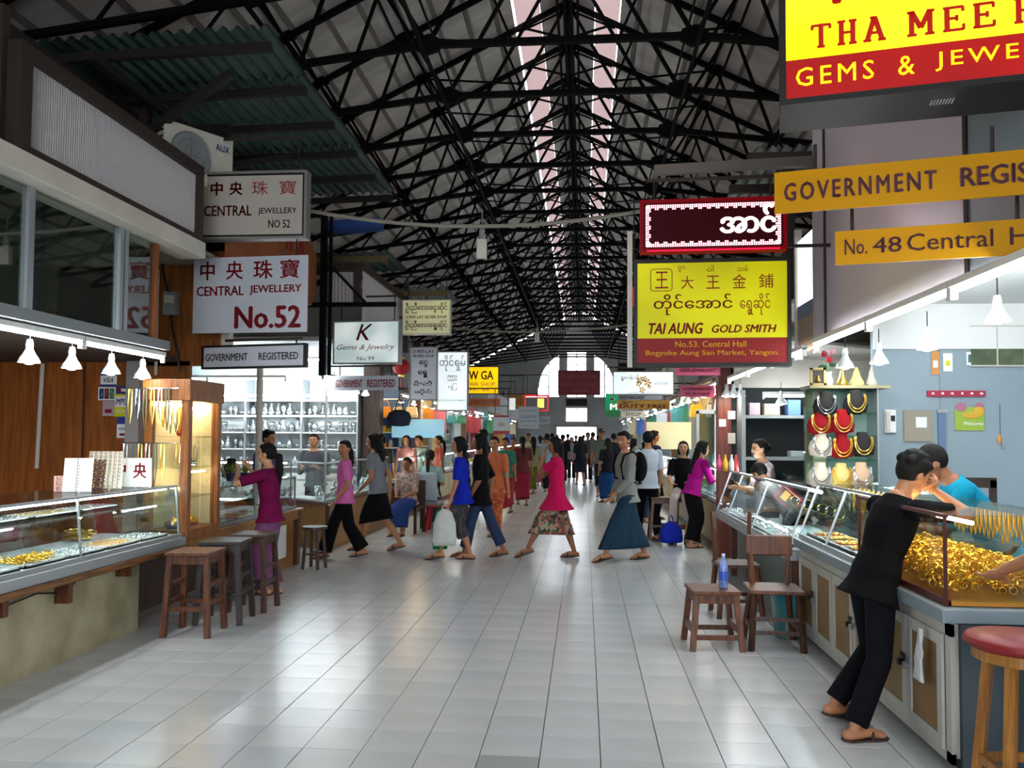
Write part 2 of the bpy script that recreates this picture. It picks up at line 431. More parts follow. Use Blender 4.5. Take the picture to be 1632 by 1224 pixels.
def corr(x0, x1, y0, y1, z0, z1, pitch, amp, axis, th=.004):
    """corrugated sheet: waves repeat along 'axis' (x or y); z0/z1 are heights at both ends of the wave direction"""
    m = MB(); L = (x1 - x0) if axis == 'x' else (y1 - y0); nn = max(6, int(L / pitch * 4))
    pts = []
    for i in range(nn + 1):
        t = i / nn; w = amp * math.sin(2 * math.pi * t * L / pitch); z = z0 + (z1 - z0) * t + w
        if axis == 'x': pts.append([(x0 + L * t, y, z) for y in (y0, y1)])
        else: pts.append([(x, y0 + L * t, z) for x in (x0, x1)])
    vs = [p for r in pts for p in r]; k = len(vs)
    vs2 = [(a, b_, c + th) for a, b_, c in vs]
    fs = []
    for i in range(nn): fs += [(2 * i, 2 * i + 1, 2 * i + 3, 2 * i + 2), (k + 2 * i, k + 2 * i + 2, k + 2 * i + 3, k + 2 * i + 1)]
    return m.add(vs + vs2, fs)
def ribbed_wall(y0, y1, z0, z1, pitch=.034, amp=.005):
    """vertical ribs on a sheet in the YZ plane, front towards +X"""
    m = MB(); nn = int((y1 - y0) / pitch * 4); vs = []
    for i in range(nn + 1):
        y = y0 + (y1 - y0) * i / nn; x = amp if i % 4 < 2 else -amp
        vs += [(x, y, z0), (x, y, z1)]
    return m.add(vs, [(2 * i, 2 * i + 2, 2 * i + 3, 2 * i + 1) for i in range(nn)])
# ------------------------------------------------ small goods
def tube_light(loc, along, label, L=1.2, group=None, m=None):
    t = thing('tube_light', label, 'light', loc, 0, group)
    v = Vector(along).normalized()
    up = Vector((0, 0, .032))
    put('fixture', MB().bar(-v * L / 2 + up, v * L / 2 + up, .05, .035), M_WHITE, t)
    put('lamp_tube', MB().cyl(-v * (L / 2 - .02), v * (L / 2 - .02), .016, n=8), m or M_TUBE, t)
    hb = MB()
    for s in (-1, 1): hb.bar(v * s * (L / 2 - .02) + Vector((0, 0, -.01)), v * s * (L / 2) + Vector((0, 0, -.01)), .035, .07)
    put('end_cap', hb, M_WHITE, t)
    return t
def bell_lamp_proto(label, group=None, drop=.12):
    t = thing('bell_lamp', label, 'lamp', (0, 0, 0), 0, group)
    put('cord', MB().cyl((0, 0, .12), (0, 0, .12 + drop), .004, n=5), M_BLACK, t)
    put('socket', MB().lathe([(.022, .06), (.026, .09), (.018, .13)], n=10), M_SHADE, t)
    put('shade', MB().lathe([(.07, -.03), (.072, -.026), (.06, .0), (.04, .03), (.026, .06), (.022, .07)], n=16, caps=False), M_SHADE, t, True)
    put('bulb', MB().sph((0, 0, -.01), (.045, .045, .036), 10, 6), M_BULB, t, True)
    return t
LAMP0 = bell_lamp_proto('', None)
lamp_used = [0]
def bell_lamp(loc, label, group=None):
    if not lamp_used[0]:
        lamp_used[0] = 1; LAMP0.location = loc; LAMP0['label'] = label
        if group: LAMP0['group'] = group
        return LAMP0
    o = copy_tree(LAMP0, loc, 0, label)
    if group: o['group'] = group
    elif 'group' in o: del o['group']
    return o
def jewel_bits(n, x0, x1, y0, y1, z, r=.012, tall=.01, seed=1):
    g = MB(); rr = random.Random(seed)
    for _ in range(n):
        x = rr.uniform(x0, x1); y = rr.uniform(y0, y1); a = rr.uniform(0, 3.14)
        M = Matrix.Rotation(a, 3, 'Z') @ Matrix.Rotation(rr.uniform(.2, 1.3), 3, 'X')
        g.torus((x, y, z + rr.uniform(0, tall)), r * rr.uniform(.7, 1.2), r * .22, 7, 3, M)
    return g
def tray(parent_none, loc, w, d, liner, label, rows=5, metal=None, seed=0, group=None, tilt=0.0, slots=True):
    """shallow jewellery tray: frame + lining + rings in rows"""
    t = thing('jewellery_tray', label, 'tray', loc, 0, group); t.rotation_euler = (0, tilt, 0)
    put('tray_rim', MB().b(-w / 2, w / 2, -d / 2, -d / 2 + .012, 0, .022).b(-w / 2, w / 2, d / 2 - .012, d / 2, 0, .022).b(-w / 2, -w / 2 + .012, -d / 2, d / 2, 0, .022).b(w / 2 - .012, w / 2, -d / 2, d / 2, 0, .022), M_WHITE, t)
    put('lining', MB().b(-w / 2, w / 2, -d / 2, d / 2, 0, .012), liner, t)
    g = MB(); rr = random.Random(seed)
    nr = rows; nc = max(3, int(w / .05))
    for i in range(nr):
        for j in range(nc):
            if rr.random() < .12: continue
            x = -w / 2 + .03 + (w - .06) * (j + .5) / nc; y = -d / 2 + .03 + (d - .06) * (i + .5) / nr
            g.torus((x, y, .022), .012, .0028, 8, 3, Matrix.Rotation(rr.uniform(-.3, .3), 3, 'Z') @ Matrix.Rotation(1.3, 3, 'X'))
    put('ring', g, metal or M_GOLD, t, kind='stuff')
    return t
def stool(loc, rz, label, h=.68, w=.34, m=None, splay=.05, group=None, rungs=(.22, .4)):
    m = m or M_TEAK
    t = thing('wooden_stool', label, 'stool', loc, rz, group)
    put('seat', MB().b(-w / 2, w / 2, -w / 2, w / 2, h - .03, h), m, t, bevel=.005)
    c = w / 2 - .035; q = c + splay; L = lambda z: q + (c - q) * z / (h - .03)
    for sx in (-1, 1):
        for sy in (-1, 1):
            put('leg', MB().bar((sx * q, sy * q, 0), (sx * c, sy * c, h - .03), .042, .042, (0, 1, 0)), m, t)
    for z in rungs:
        a = L(z)
        for s in (-1, 1):
            put('rung', MB().b(-a, a, s * a - .012, s * a + .012, z - .018, z + .018) if z == rungs[0] else MB().b(s * a - .012, s * a + .012, -a, a, z - .018, z + .018), m, t)
            put('rung', MB().b(s * L(z + .04) - .012, s * L(z + .04) + .012, -L(z + .04), L(z + .04), z + .022, z + .058), m, t) if z == rungs[0] else None
    a = c
    for s in (-1, 1):
        put('apron', MB().b(-a, a, s * a - .012, s * a + .012, h - .095, h - .03), m, t)
        put('apron', MB().b(s * a - .012, s * a + .012, -a, a, h - .095, h - .03), m, t)
    return t
def glass_case(name, label, loc, w, d, h, post_m, shelf=None, slope=0.0, mids=(), top=True, deck_m=None, group=None):
    """glass box, local x = depth, y = length; slope: how far the top front edge leans back (towards -x*side)"""
    t = thing(name, label, 'display case', loc, 0, group)
    x0, x1 = -d / 2, d / 2; xt = x1 - slope
    put('deck', MB().b(x0, x1, 0, w, 0, .02), deck_m or M_TRAY, t)
    e = .004
    fg = lambda a, c: MB().add([(x1, a, .02), (x1, c, .02), (xt, c, h), (xt, a, h), (x1 - e, a, .02), (x1 - e, c, .02), (xt - e, c, h), (xt - e, a, h)], [(0, 1, 2, 3), (7, 6, 5, 4), (0, 3, 7, 4), (1, 5, 6, 2)])
    ys = [0] + list(mids) + [w]
    for a, c in zip(ys[:-1], ys[1:]): put('front_pane', fg(a + .004, c - .004), M_GLASS, t)
    for y in (0, w - e): put('end_pane', MB().add([(x0, y, .02), (x1, y, .02), (xt, y, h), (x0, y, h), (x0, y + e, .02), (x1, y + e, .02), (xt, y + e, h), (x0, y + e, h)], [(0, 1, 2, 3), (7, 6, 5, 4)]), M_GLASS, t)
    if top: put('top_pane', MB().b(x0, xt, 0, w, h - e, h + .002), M_GLASS, t)
    put('back_panel', MB().b(x0 - .01, x0, 0, w, 0, h), M_GLASS, t)
    if shelf: put('glass_shelf', MB().b(x0, x1 - slope * shelf / h - .12, 0.01, w - .01, shelf, shelf + .006), M_GLASS, t)
    pw = .014
    for y in ys:
        yy = min(max(y, pw), w - pw)
        put('post', MB().bar((x1 - pw / 2, yy, 0), (xt - pw / 2, yy, h), pw, pw, (0, 1, 0)), post_m, t)
    put('top_rail', MB().b(xt - .02, xt + .004, 0, w, h - .012, h + .006), post_m, t)
    put('bottom_rail', MB().b(x1 - .008, x1 + .012, 0, w, -.02, .03), post_m, t)
    return t
# ================================================================ LEFT BLOCK A  (shop 52)
XF = -3.5
t = thing('showcase_base', 'low cream plastered wall carrying the long left showcase', 'counter', (0, 0, 0))
put('plaster_wall', MB().b(-3.9, -3.6, 2.7, 6.6, 0, .585), M_PLASTER, t)
put('ledge_board', MB().b(-4.2, -3.41, 2.7, 7.05, .585, .63), wood('ledge_wood', '#8a5a2c', '#5d3917', 6, 1), t, bevel=.006)
put('metal_trim', MB().b(-4.2, -3.43, 2.7, 7.05, .63, .70), M_ALU, t, bevel=.004)
for k, (y, l) in enumerate(((4.85, .12), (5.5, .16), (6.25, .1))):
    put('bracket', MB().b(-3.62, -3.5, y, y + .05, .585 - l, .585), M_TEAK, t)
put('wire', MB().tube([(-3.6, 4.6, .56), (-3.59, 4.9, .5), (-3.59, 5.3, .53), (-3.58, 5.6, .48), (-3.6, 5.8, .57)], .006, 5), M_BLACK, t)
c = glass_case('glass_showcase', 'long low glass showcase of jewellery nearest on the left', (-3.83, 2.7, .70), 4.33, .72, .44, M_ALU, shelf=.27, slope=.04, mids=(1.45, 2.9))
put('lamp_tube', MB().cyl((.24, .05, .415), (.24, 4.28, .415), .009), M_TUBE, c)
for k in range(9):
    y = 2.95 + .47 * k
    gm = (M_SILVER, M_GOLD2, M_SILVER, M_GOLD)[k % 4]
    tray(None, (-3.68, y, .722), .3, .42, (M_TRAY, M_TRAY, M_PINKTRAY, M_TRAY, M_TRAY)[k % 5], NTH[k] + ' flat ring tray from the camera on the long left showcase deck', 7, gm, k, 'trays on the long left showcase deck')
for k in range(7):
    y = 3.1 + .56 * k
    tray(None, (-3.98, y, .979), .24, .5, M_TRAY, NTH[k] + ' narrow ring tray from the camera on the long left showcase upper shelf', 8, (M_SILVER, M_GOLD2)[k % 2], 20 + k, 'trays on the upper shelf of the long left showcase')
gb = MB(); rr = random.Random(5)
for i in range(70):
    gb.torus((rr.gauss(0, .05), rr.gauss(0, .1), rr.uniform(0, .02)), .022, .004, 10, 4, Matrix.Rotation(rr.uniform(0, 3), 3, 'Z') @ Matrix.Rotation(rr.uniform(0, .7), 3, 'X'))
tag(put('bangle_heap', gb, M_GOLD), 'small heap of gold bangles lying in the long left showcase', 'jewellery', loc=(-3.66, 5.3, .755))['kind'] = 'stuff'
gb = MB()
for i in range(40):
    gb.torus((rr.gauss(0, .04), rr.gauss(0, .04), .01 + .012 * (i % 6)), .035, .005, 10, 4, Matrix.Rotation(rr.uniform(0, 3), 3, 'Z') @ Matrix.Rotation(rr.uniform(0, .4), 3, 'X'))
tag(put('bangle_heap', gb, M_GOLD2), 'stacked pale gold bangles at the far back of the long left showcase', 'jewellery', loc=(-4.05, 6.5, .735))['kind'] = 'stuff'
# things standing on the showcase top
ZT = 1.145
def card_rack(loc, w, h, rz, label, m, cols, rows, jm, lean=.25):
    t = thing('display_card', label, 'jewellery display', loc, rz)
    M = Matrix.Rotation(-lean, 3, 'X')
    bx = MB()
    bx.add([M @ Vector(p) for p in MB().b(-w / 2, w / 2, 0, .02, 0, h).v], MB().b(0, 1, 0, 1, 0, 1).f)
    put('board', bx, m, t)
    put('prop', MB().bar((0, .02 + h * .1, h * .5), (0, h * .45, 0), w * .4, .008, (1, 0, 0)), m, t)
    g = MB(); r2 = random.Random(int(w * 1000))
    for i in range(cols):
        for j in range(rows):
            p = M @ Vector((-w / 2 + w * (i + .5) / cols, -.006, h * (j + .5) / rows))
            g.torus(p, min(w / cols, h / rows) * .32, .0025, 8, 3, M @ Matrix.Rotation(1.57, 3, 'X'))
    put('earring', g, jm, t, kind='stuff')
    return t
card_rack(atX(122, 776, -3.84).xy.to_3d() + Vector((0, 0, ZT)), .2, .26, .35, 'tilted white board of bracelets on the long left showcase', M_TRAY, 1, 11, M_SILVER)
card_rack(atX(165, 774, -3.86).xy.to_3d() + Vector((0, 0, ZT)), .27, .30, .1, 'tall white earring board on the long left showcase', M_VELCRM, 7, 10, M_SILVER, .12)
card_rack(atX(142, 774, -3.95).xy.to_3d() + Vector((0, 0, ZT)), .2, .24, .1, 'small wire rack of dark beaded trinkets between two white boards', mat('plum', '#58403f', .8), 4, 5, M_GOLD2, .3)
card_rack(atX(100, 776, -3.95).xy.to_3d() + Vector((0, 0, ZT)), .12, .12, .6, 'little pink ring stand left of the bracelet board', mat('soft_pink', '#d9a9a4', .8), 2, 3, M_GOLD2, .2)
# vitrine
t = thing('glass_vitrine', 'tall honey wood and glass vitrine glowing with warm light', 'display cabinet', (0, 0, 0))
VY0, VY1, VX0, VX1, VZ0, VZ1 = 7.12, 7.72, -3.82, -3.48, .72, 2.05
M_VP = wood('vitrine_wood', '#9c5f24', '#6f3d14', 7, 2)
for nm, x, y in (('post', VX1, VY0), ('post', VX0, VY0), ('post', VX1, VY1), ('post', VX0, VY1)):
    put(nm, MB().b(x - .035, x + .035, y - .035, y + .035, VZ0, VZ1), M_VP, t, bevel=.004)
put('cornice', MB().b(VX0 - .05, VX1 + .05, VY0 - .05, VY1 + .05, VZ1 - .17, VZ1 + .02), M_VP, t, bevel=.006)
put('plinth', MB().b(VX0 - .04, VX1 + .04, VY0 - .04, VY1 + .04, VZ0 - .06, VZ0 + .03), M_VP, t, bevel=.006)
for z in (1.02, 1.28, 1.56): put('glass_shelf', MB().b(VX0 + .02, VX1 - .02, VY0 + .02, VY1 - .02, z, z + .008), M_GLASS, t)
put('front_pane', MB().b(VX1 - .01, VX1 - .005, VY0 + .035, 7.41, VZ0 + .03, VZ1 - .17), M_GLASS, t)
put('front_pane', MB().b(VX1 - .01, VX1 - .005, 7.43, VY1 - .035, VZ0 + .03, VZ1 - .17), M_GLASS, t)
put('side_pane', MB().b(VX0 + .035, VX1 - .035, VY0 + .005, VY0 + .01, VZ0 + .03, VZ1 - .17), M_GLASS, t)
put('back_board', MB().b(VX0 - .01, VX0, VY0, VY1, VZ0, VZ1), mat('pale_lining', '#efe0bb', .7), t)
put('end_board', MB().b(VX0 + .035, VX1 - .035, VY1 - .02, VY1 - .01, VZ0, VZ1 - .1), mat('pale_lining', '#efe0bb', .7), t)
put('lamp_tube', MB().cyl((VX0 + .08, VY1 - .06, VZ1 - .22), (VX1 - .08, VY1 - .06, VZ1 - .22), .014), M_WARM, t)
put('lamp_tube', MB().cyl((VX0 + .12, VY0 + .08, VZ1 - .2), (VX0 + .12, VY1 - .08, VZ1 - .2), .016), M_WARM, t)
put('lamp_tube', MB().cyl((VX1 - .07, VY0 + .08, 1.245), (VX1 - .07, VY1 - .08, 1.245), .008), M_WARM, t)
rr = random.Random(3)
for k in range(14):
    y = 7.2 + .045 * k; L = rr.uniform(.16, .3)
    o = put('necklace', MB().tube([(0, -.018, 0), (0, -.022, -L * .6), (0, 0, -L), (0, .022, -L * .6), (0, .018, 0)], .007, 4), (M_GOLD, M_SILVER, M_GOLD2)[k % 3])
    tag(o, NTH[k] + ' thin necklace from the near side, hanging inside the warm lit vitrine', 'necklace', 'necklaces hanging in the vitrine', (VX0 + .08 + .1 * (k % 2), 7.2 + .034 * k, 1.84 if k < 8 else 1.5))
for k in range(12):
    x = -4.0 + .034 * k; L = .26 + .05 * (k % 3)
    o = put('necklace', MB().tube([(-.012, 0, 0), (-.015, 0, -L * .6), (0, 0, -L), (.015, 0, -L * .6), (.012, 0, 0)], .008, 4), (M_SILVER, M_GOLD2, mat('green_beads', '#59604a', .4))[k % 3])
    tag(o, NTH[k] + ' beaded strand from the left hanging on the near side of the vitrine', 'necklace', 'strands hung outside the vitrine', (x, VY0 - .07, 1.98 if k % 2 else 1.5))
put('hanging_rail', MB().cyl((VX0 - .22, VY0 - .07, 1.985), (VX1 - .05, VY0 - .07, 1.985), .006).cyl((VX0 - .22, VY0 - .07, 1.505), (VX1 - .05, VY0 - .07, 1.505), .006).bar((VX0, VY0 - .07, 1.985), (VX0, VY0, 1.985), .012), M_SILVER, t)
for k, (y, z, s) in enumerate(((7.26, .755, .08), (7.55, .755, .08), (7.3, 1.03, .07), (7.55, 1.29, .06), (7.4, 1.57, .06))):
    o = put('trinket_box', MB().lathe([(s * .8, 0), (s, .02), (s * .9, .05), (s * .5, .07), (s * .15, .09), (s * .15, .1)], n=14), (M_GOLD2, M_GOLD, M_VELCRM, M_SILVER, M_VELRED)[k], None, True)
    tag(o, ['round pale gold dish low in the vitrine nearer the showcase', 'round gold dish low in the vitrine beyond the pale one', 'cream dish on the bottom shelf of the vitrine', 'silver dish on the middle shelf of the vitrine', 'small red dish on the top shelf of the vitrine'][k], 'dish', loc=(-3.65, y, z))
# counter beyond the vitrine
t = thing('wooden_counter', 'honey wood counter between the vitrine and the cross aisle', 'counter', (0, 0, 0))
put('side_panel', MB().b(-4.15, -3.55, 10.14, 10.18, 0, .68), M_HONEY, t)
put('front_panel', MB().b(-3.98, -3.95, 7.1, 10.14, 0, .62), M_DTEAK, t)
put('corner_post', MB().b(-3.56, -3.49, 10.08, 10.18, 0, .68), M_TEAK, t)
put('apron', MB().b(-3.52, -3.49, 7.1, 10.08, .56, .66), M_HONEY, t)
put('lower_panel', MB().b(-3.56, -3.54, 9.2, 10.08, .0, .56), M_HONEY, t)
put('worktop', MB().b(-4.2, -3.46, 7.07, 10.2, .66, .688), M_HONEY, t, bevel=.006)
o = put('paper_notice', MB().b(-.002, .002, -.2, .2, 0, .38), M_WHITE); tag(o, 'blank white sheet pinned low on the honey wood counter', 'paper', loc=(-3.532, 9.6, .14))
c = glass_case('glass_showcase', 'short glass showcase on the honey wood counter by the magenta blouse', (-3.85, 7.86, .692), 2.22, .66, .38, M_ALUD, shelf=.2, slope=.0, mids=(.95,))
for k in range(5):
    tray(None, (-3.7, 8.2 + .4 * k, .712), .3, .33, M_TRAY, NTH[k] + ' white ring tray in the short showcase beyond the vitrine', 6, (M_SILVER, M_GOLD2)[k % 2], 40 + k, 'trays in the short left showcase')
# walls of block A
t = struct('wall_left_shop', None, None, 'brown wood boarded walls of the left shop')
put('end_wall', MB().b(-7.4, -4.1, 8.42, 8.48, 0, 2.35), M_WWALL, t)
put('back_wall', MB().b(-6.3, -6.24, 2.0, 8.42, 0, 2.35), M_WWALL, t)
put('seam', MB().b(-5.25, -5.235, 8.405, 8.42, 0, 2.35), M_DTEAK, t)
put('upper_end_wall', MB().b(-4.6, -3.7, 8.42, 8.48, 2.3, 3.5), M_WWALL, t)
_a, _b = atY(205, 640, 8.36).x, atY(226, 640, 8.36).x
put('corner_post', MB().b(_a, _b, 8.3, 8.42, 0, 2.34), M_ALU, t)
put('corner_post', MB().b(-3.74, -3.66, 8.36, 8.48, 2.3, 3.4), M_CREAM, t)
put('mezzanine_floor', MB().b(-7.4, -3.72, 2.0, 7.06, 2.34, 2.4).b(-7.4, -4.25, 7.06, 8.48, 2.34, 2.4), mat('dark_ceiling_board', '#4c4036', .8), t)
o = put('conduit_pipe', MB().cyl((0, 0, 1.22), (.03, 0, 2.32), .022), M_CREAM); tag(o, 'white vertical pipe on the brown wall of the left shop', 'pipe', loc=(atY(58, 700, 8.36).x, 8.38, 0))
o = put('conduit_pipe', MB().cyl((0, 0, 2.2), (.0, 0, 3.3), .016), M_CREAM); tag(o, 'thin white pipe beside the electric meters', 'pipe', loc=(atY(251, 480, 8.38).x, 8.38, 0))
t = thing('wall_shelf', 'dark wall shelf at the left end of the brown wall', 'shelf', (-6.62, 8.2, 1.25))
put('shelf_case', MB().b(-.35, .3, .0, .2, 0, .85), M_BLACK, t); put('shelf_board', MB().b(-.33, .28, -.01, .0, .3, .33).b(-.33, .28, -.01, .0, .62, .65), M_GREY, t)
# card stickers
def cardpx(px0, py0, px1, py1, Y, m, name, label, bands=(), txt=(), d=.004):
    a = atY(px0, py0, Y); b_ = atY(px1, py1, Y)
    w, h = b_.x - a.x, a.z - b_.z
    t = thing(name, label, 'sticker', ((a.x + b_.x) / 2, Y, b_.z))
    put('card', MB().b(-w / 2, w / 2, -d, 0, 0, h), m, t)
    for z0, z1, x0, x1, mm_ in bands: put('colour_band', MB().b(-w / 2 + w * x0, -w / 2 + w * x1, -d - .0015, -d, h * z0, h * z1), mm_, t)
    for s, u0, u1, v0, v1, mm_, bo, sh in txt: lettering(t, s, -w / 2 + w * u0, -w / 2 + w * u1, h * v0, h * v1, mm_, -d - .003, bo, sh)
    return t
_tx = {}
def text_pts(s, bold, shear):
    key = (s, bold, shear)
    if key in _tx: return _tx[key]
    cu = bpy.data.curves.new('t', 'FONT'); cu.body = s.lstrip('~'); cu.size = 1; cu.space_character = 1.28 if s[0] == '~' else 1.0; cu.shear = shear; cu.resolution_u = 2
    o = bpy.data.objects.new('t', cu); COL.objects.link(o)
    dg = bpy.context.evaluated_depsgraph_get()
    me = bpy.data.meshes.new_from_object(o.evaluated_get(dg))
    co = np.empty(len(me.vertices) * 3); me.vertices.foreach_get('co', co); co = co.reshape(-1, 3)
    fs = [tuple(p.vertices) for p in me.polygons]
    bpy.data.objects.remove(o); bpy.data.curves.remove(cu); bpy.data.meshes.remove(me)
    if bold:
        k = len(co); cc = []; ff = []
        for i, (dx, dy) in enumerate(((-1, 0), (1, 0), (0, .6), (0, -.6), (0, 0))):
            cc.append(co + np.array([dx * bold, dy * bold, 0])); ff += [tuple(v + i * k for v in f) for f in fs]
        co = np.concatenate(cc); fs = ff
    _tx[key] = (co, fs); return _tx[key]
def lettering(parent, s, x0, x1, z0, z1, m, y, bold=0.0, shear=0.0, name='lettering'):
    co, fs = text_pts(s, bold, shear)
    if not len(co): return None
    mn, mx = co.min(0), co.max(0); sx = (x1 - x0) / max(1e-6, mx[0] - mn[0]); sz = (z1 - z0) / max(1e-6, mx[1] - mn[1])
    vs = [(x0 + (c[0] - mn[0]) * sx, y, z0 + (c[1] - mn[1]) * sz) for c in co]
    return put(name, MB().add(vs, fs), m, parent)
T_RED = mat('red_lettering', '#8c0f1e', .5); T_DRED = mat('dark_red_lettering', '#5e1014', .5); T_BLK = mat('black_lettering', '#1b1a22', .5)
T_BLUE = mat('blue_print', '#1d3f8f', .5); T_WHT = mat('white_print', '#f0f2f4', .5); T_GRN = mat('green_print', '#1f8a4a', .5); T_YEL = mat('yellow_print', '#d8d21a', .5); T_MAR = mat('maroon_print', '#7a1526', .5)
SY = 8.41
cardpx(161, 588, 186, 616, SY, T_WHT, 'card_sticker', 'blue and white VISA card sticker topmost on the brown wall', [(.62, 1, 0, 1, T_BLUE), (0, .12, 0, 1, T_BLUE)], [('VISA', .2, .8, .22, .5, T_BLUE, .02, .3)])
cardpx(157, 617, 184, 638, SY, T_WHT, 'card_sticker', 'white JCB sticker with blue, red and green stripes', [(.1, .9, .07, .33, T_BLUE), (.1, .9, .37, .63, T_MAR), (.1, .9, .67, .93, T_GRN)], [('J', .14, .26, .3, .7, T_WHT, .02, 0), ('C', .43, .57, .3, .7, T_WHT, .02, 0), ('B', .73, .87, .3, .7, T_WHT, .02, 0)])
cardpx(164, 639, 183, 663, SY, mat('lilac_card', '#b9a3b0', .6), 'card_sticker', 'pale lilac sticker with a small red mark under the JCB one', [(.2, .45, .2, .75, T_MAR)])
cardpx(186, 615, 203, 628, SY, T_BLUE, 'card_sticker', 'small dark blue and red card sticker above the yellow one', [(.2, .8, .1, .4, T_MAR), (.3, .7, .45, .85, T_WHT)])
cardpx(183, 628, 205, 664, SY, T_WHT, 'card_sticker', 'yellow banded MPU WELCOME sticker on the brown wall', [(0, .42, 0, 1, T_YEL), (.9, 1, 0, 1, T_YEL)], [('MPU', .1, .95, .52, .8, T_BLUE, .02, .3), ('WELCOME', .1, .9, .16, .32, T_WHT, 0, .2)])
cardpx(187, 664, 203, 698, SY, T_WHT, 'card_sticker', 'long blue and white VISA sticker lowest on the brown wall', [(.65, 1, 0, 1, T_BLUE), (.1, .22, .25, .75, T_MAR)], [('VISA', .2, .8, .36, .5, T_BLUE, .02, .3)])
# mezzanine front
t = struct('window_3', None, None, 'long glazed mezzanine front above the left showcase')
MX = -3.68
put('sill_beam', MB().b(MX - .06, MX + .05, 2.7, 7.08, 2.32, 2.4), M_ALUD, t)
put('head_beam', MB().b(MX - .1, MX + .16, 4.0, 7.5, 3.22, 3.37), M_CREAM, t, bevel=.01)
for a, c in ((3.9, 5.2), (5.26, 6.3), (6.42, 6.84)):
    put('glass_pane', MB().b(MX - .006, MX, a, c, 2.4, 3.24), M_GLASSD, t)
for y, w in ((5.2, .06), (6.3, .05), (6.37, .05)): put('stile', MB().b(MX - .04, MX + .025, y, y + w, 2.4, 3.25), M_ALU, t)
put('stile', MB().b(MX - .05, MX + .025, 6.84, 6.9, 2.4, 3.25), M_WWALL, t)
put('inner_post', MB().b(MX - .5, MX - .44, 5.5, 5.56, 2.4, 3.3).b(MX - .5, MX - .44, 6.0, 6.05, 2.4, 3.3), M_ALUD, t)
put('room_back', MB().b(-5.6, -5.55, 3.2, 8.4, 2.4, 3.35), mat('mezz_wall', '#6d6a52', .8), t)
put('room_ceiling', MB().b(-7.4, MX - .05, 3.2, 8.42, 3.36, 3.4), mat('mezz_ceiling', '#8c8b78', .8), t)
put('pale_board', MB().b(-5.54, -5.5, 6.1, 7.3, 2.86, 3.2), mat('green_window_reflection', '#a9bda4', .6, 0, None, .5, '#a9bda4', .12), t)  # faintly glowing board, painted in for a window reflection on the glass
put('pale_board', MB().b(-5.54, -5.5, 4.4, 5.2, 2.4, 3.2), mat('khaki_board', '#7a7550', .6), t)
t = thing('fascia_panel', 'big white ribbed fascia panel framed in dark brown, upper left', 'panel', (0, 0, 0))
put('ribbed_sheet', ribbed_wall(5.05, 7.45, 3.42, 4.0, .026, .008), M_WHITEFAS, t).location = (-3.62, 0, 0)
put('frame', MB().b(-3.66, -3.56, 4.95, 7.52, 4.0, 4.09).b(-3.66, -3.56, 4.95, 7.52, 3.37, 3.43).b(-3.66, -3.56, 4.95, 5.06, 3.43, 4.0).b(-3.66, -3.56, 7.45, 7.52, 3.43, 4.0), M_DBROWN, t)
put('side_board', MB().b(-6.5, -3.66, 4.9, 4.97, 3.36, 4.3), M_DBROWN, t)
# corrugated canopy
t = thing('corrugated_canopy', 'dark green corrugated canopy on brown rafters, upper left', 'canopy', (0, 0, 0))
y = 7.1
for k in range(5):
    put('corrugated_sheet', corr(-6.9, -2.78, y + .02, y + 1.08, 5.12 - .02 * (k % 2), 5.22 - .02 * (k % 2), .13, .03, 'x'), M_GREENCOR, t)
    y += 1.0
for k in range(6):
    put('crossbar', MB().bar((-6.9, 7.3 + .97 * k, 5.02), (-2.85, 7.3 + .97 * k, 5.12), .07, .08), M_SOOT, t)
for x in (-5.8, -4.4): put('rafter', MB().b(x - .04, x + .04, 7.0, 12.1, 4.92, 5.0), M_SOOT, t)
put('diagonal_brace', MB().bar((-4.45, 7.7, 4.35), (-3.3, 7.5, 4.98), .07), M_SOOT, t)
put('diagonal_brace', MB().bar((-4.6, 8.4, 4.3), (-3.6, 9.9, 5.0), .07), M_SOOT, t)
put('post', MB().b(-4.66, -4.56, 8.3, 8.4, 3.4, 5.0), M_DBROWN, t)
put('shade_board', MB().b(-4.75, -4.7, 4.97, 8.8, 4.1, 4.95).b(-6.9, -5.2, 7.2, 8.8, 4.9, 4.94), mat('shade_black_board', '#17130f', .9), t)  # boards added in near-black to stand in for the shade around the canopy
put('shade_board', MB().b(-6.9, -3.9, 8.8, 8.86, 3.4, 5.0), mat('shade_black_board', '#17130f', .9), t)
put('blue_tarpaulin', MB().bar((-3.7, 11.9, 4.62), (-2.95, 11.9, 4.66), .3, .14), mat('blue_sheet', '#1a3f86', .5), t)
# air conditioner
p = atY(318, 205, 8.15)
t = thing('air_conditioner', 'cream outdoor air conditioner unit above the left fascia', 'air conditioner', (p.x, 8.0, 4.05), math.radians(58))
put('housing', MB().b(-.38, .38, -.14, .14, 0, .56), M_CREAM, t, bevel=.012)
put('fan_guard', MB().torus((-.1, -.15, .28), .22, .008, 24, 4, Matrix.Rotation(1.5708, 3, 'X')).torus((-.1, -.15, .28), .15, .005, 24, 4, Matrix.Rotation(1.5708, 3, 'X')).torus((-.1, -.15, .28), .08, .005, 20, 4, Matrix.Rotation(1.5708, 3, 'X')).b(-.32, .12, -.155, -.147, .275, .285).b(-.105, -.095, -.155, -.147, .06, .5), M_ALUD, t)
put('fan_opening', MB().cyl((-.1, -.143, .28), (-.1, -.1405, .28), .215, n=24), M_GREY, t)
g = MB()
for k in range(7): g.b(-.385, -.38, -.12, .12, .06 + .065 * k, .08 + .065 * k)
put('side_grille', g, M_BLACK, t)
lettering(t, 'AUX', .17, .33, .4, .47, T_BLUE, -.146, .02)
put('foot', MB().b(-.3, -.24, -.2, .2, -.05, 0).b(.24, .3, -.2, .2, -.05, 0), M_DBROWN, t)
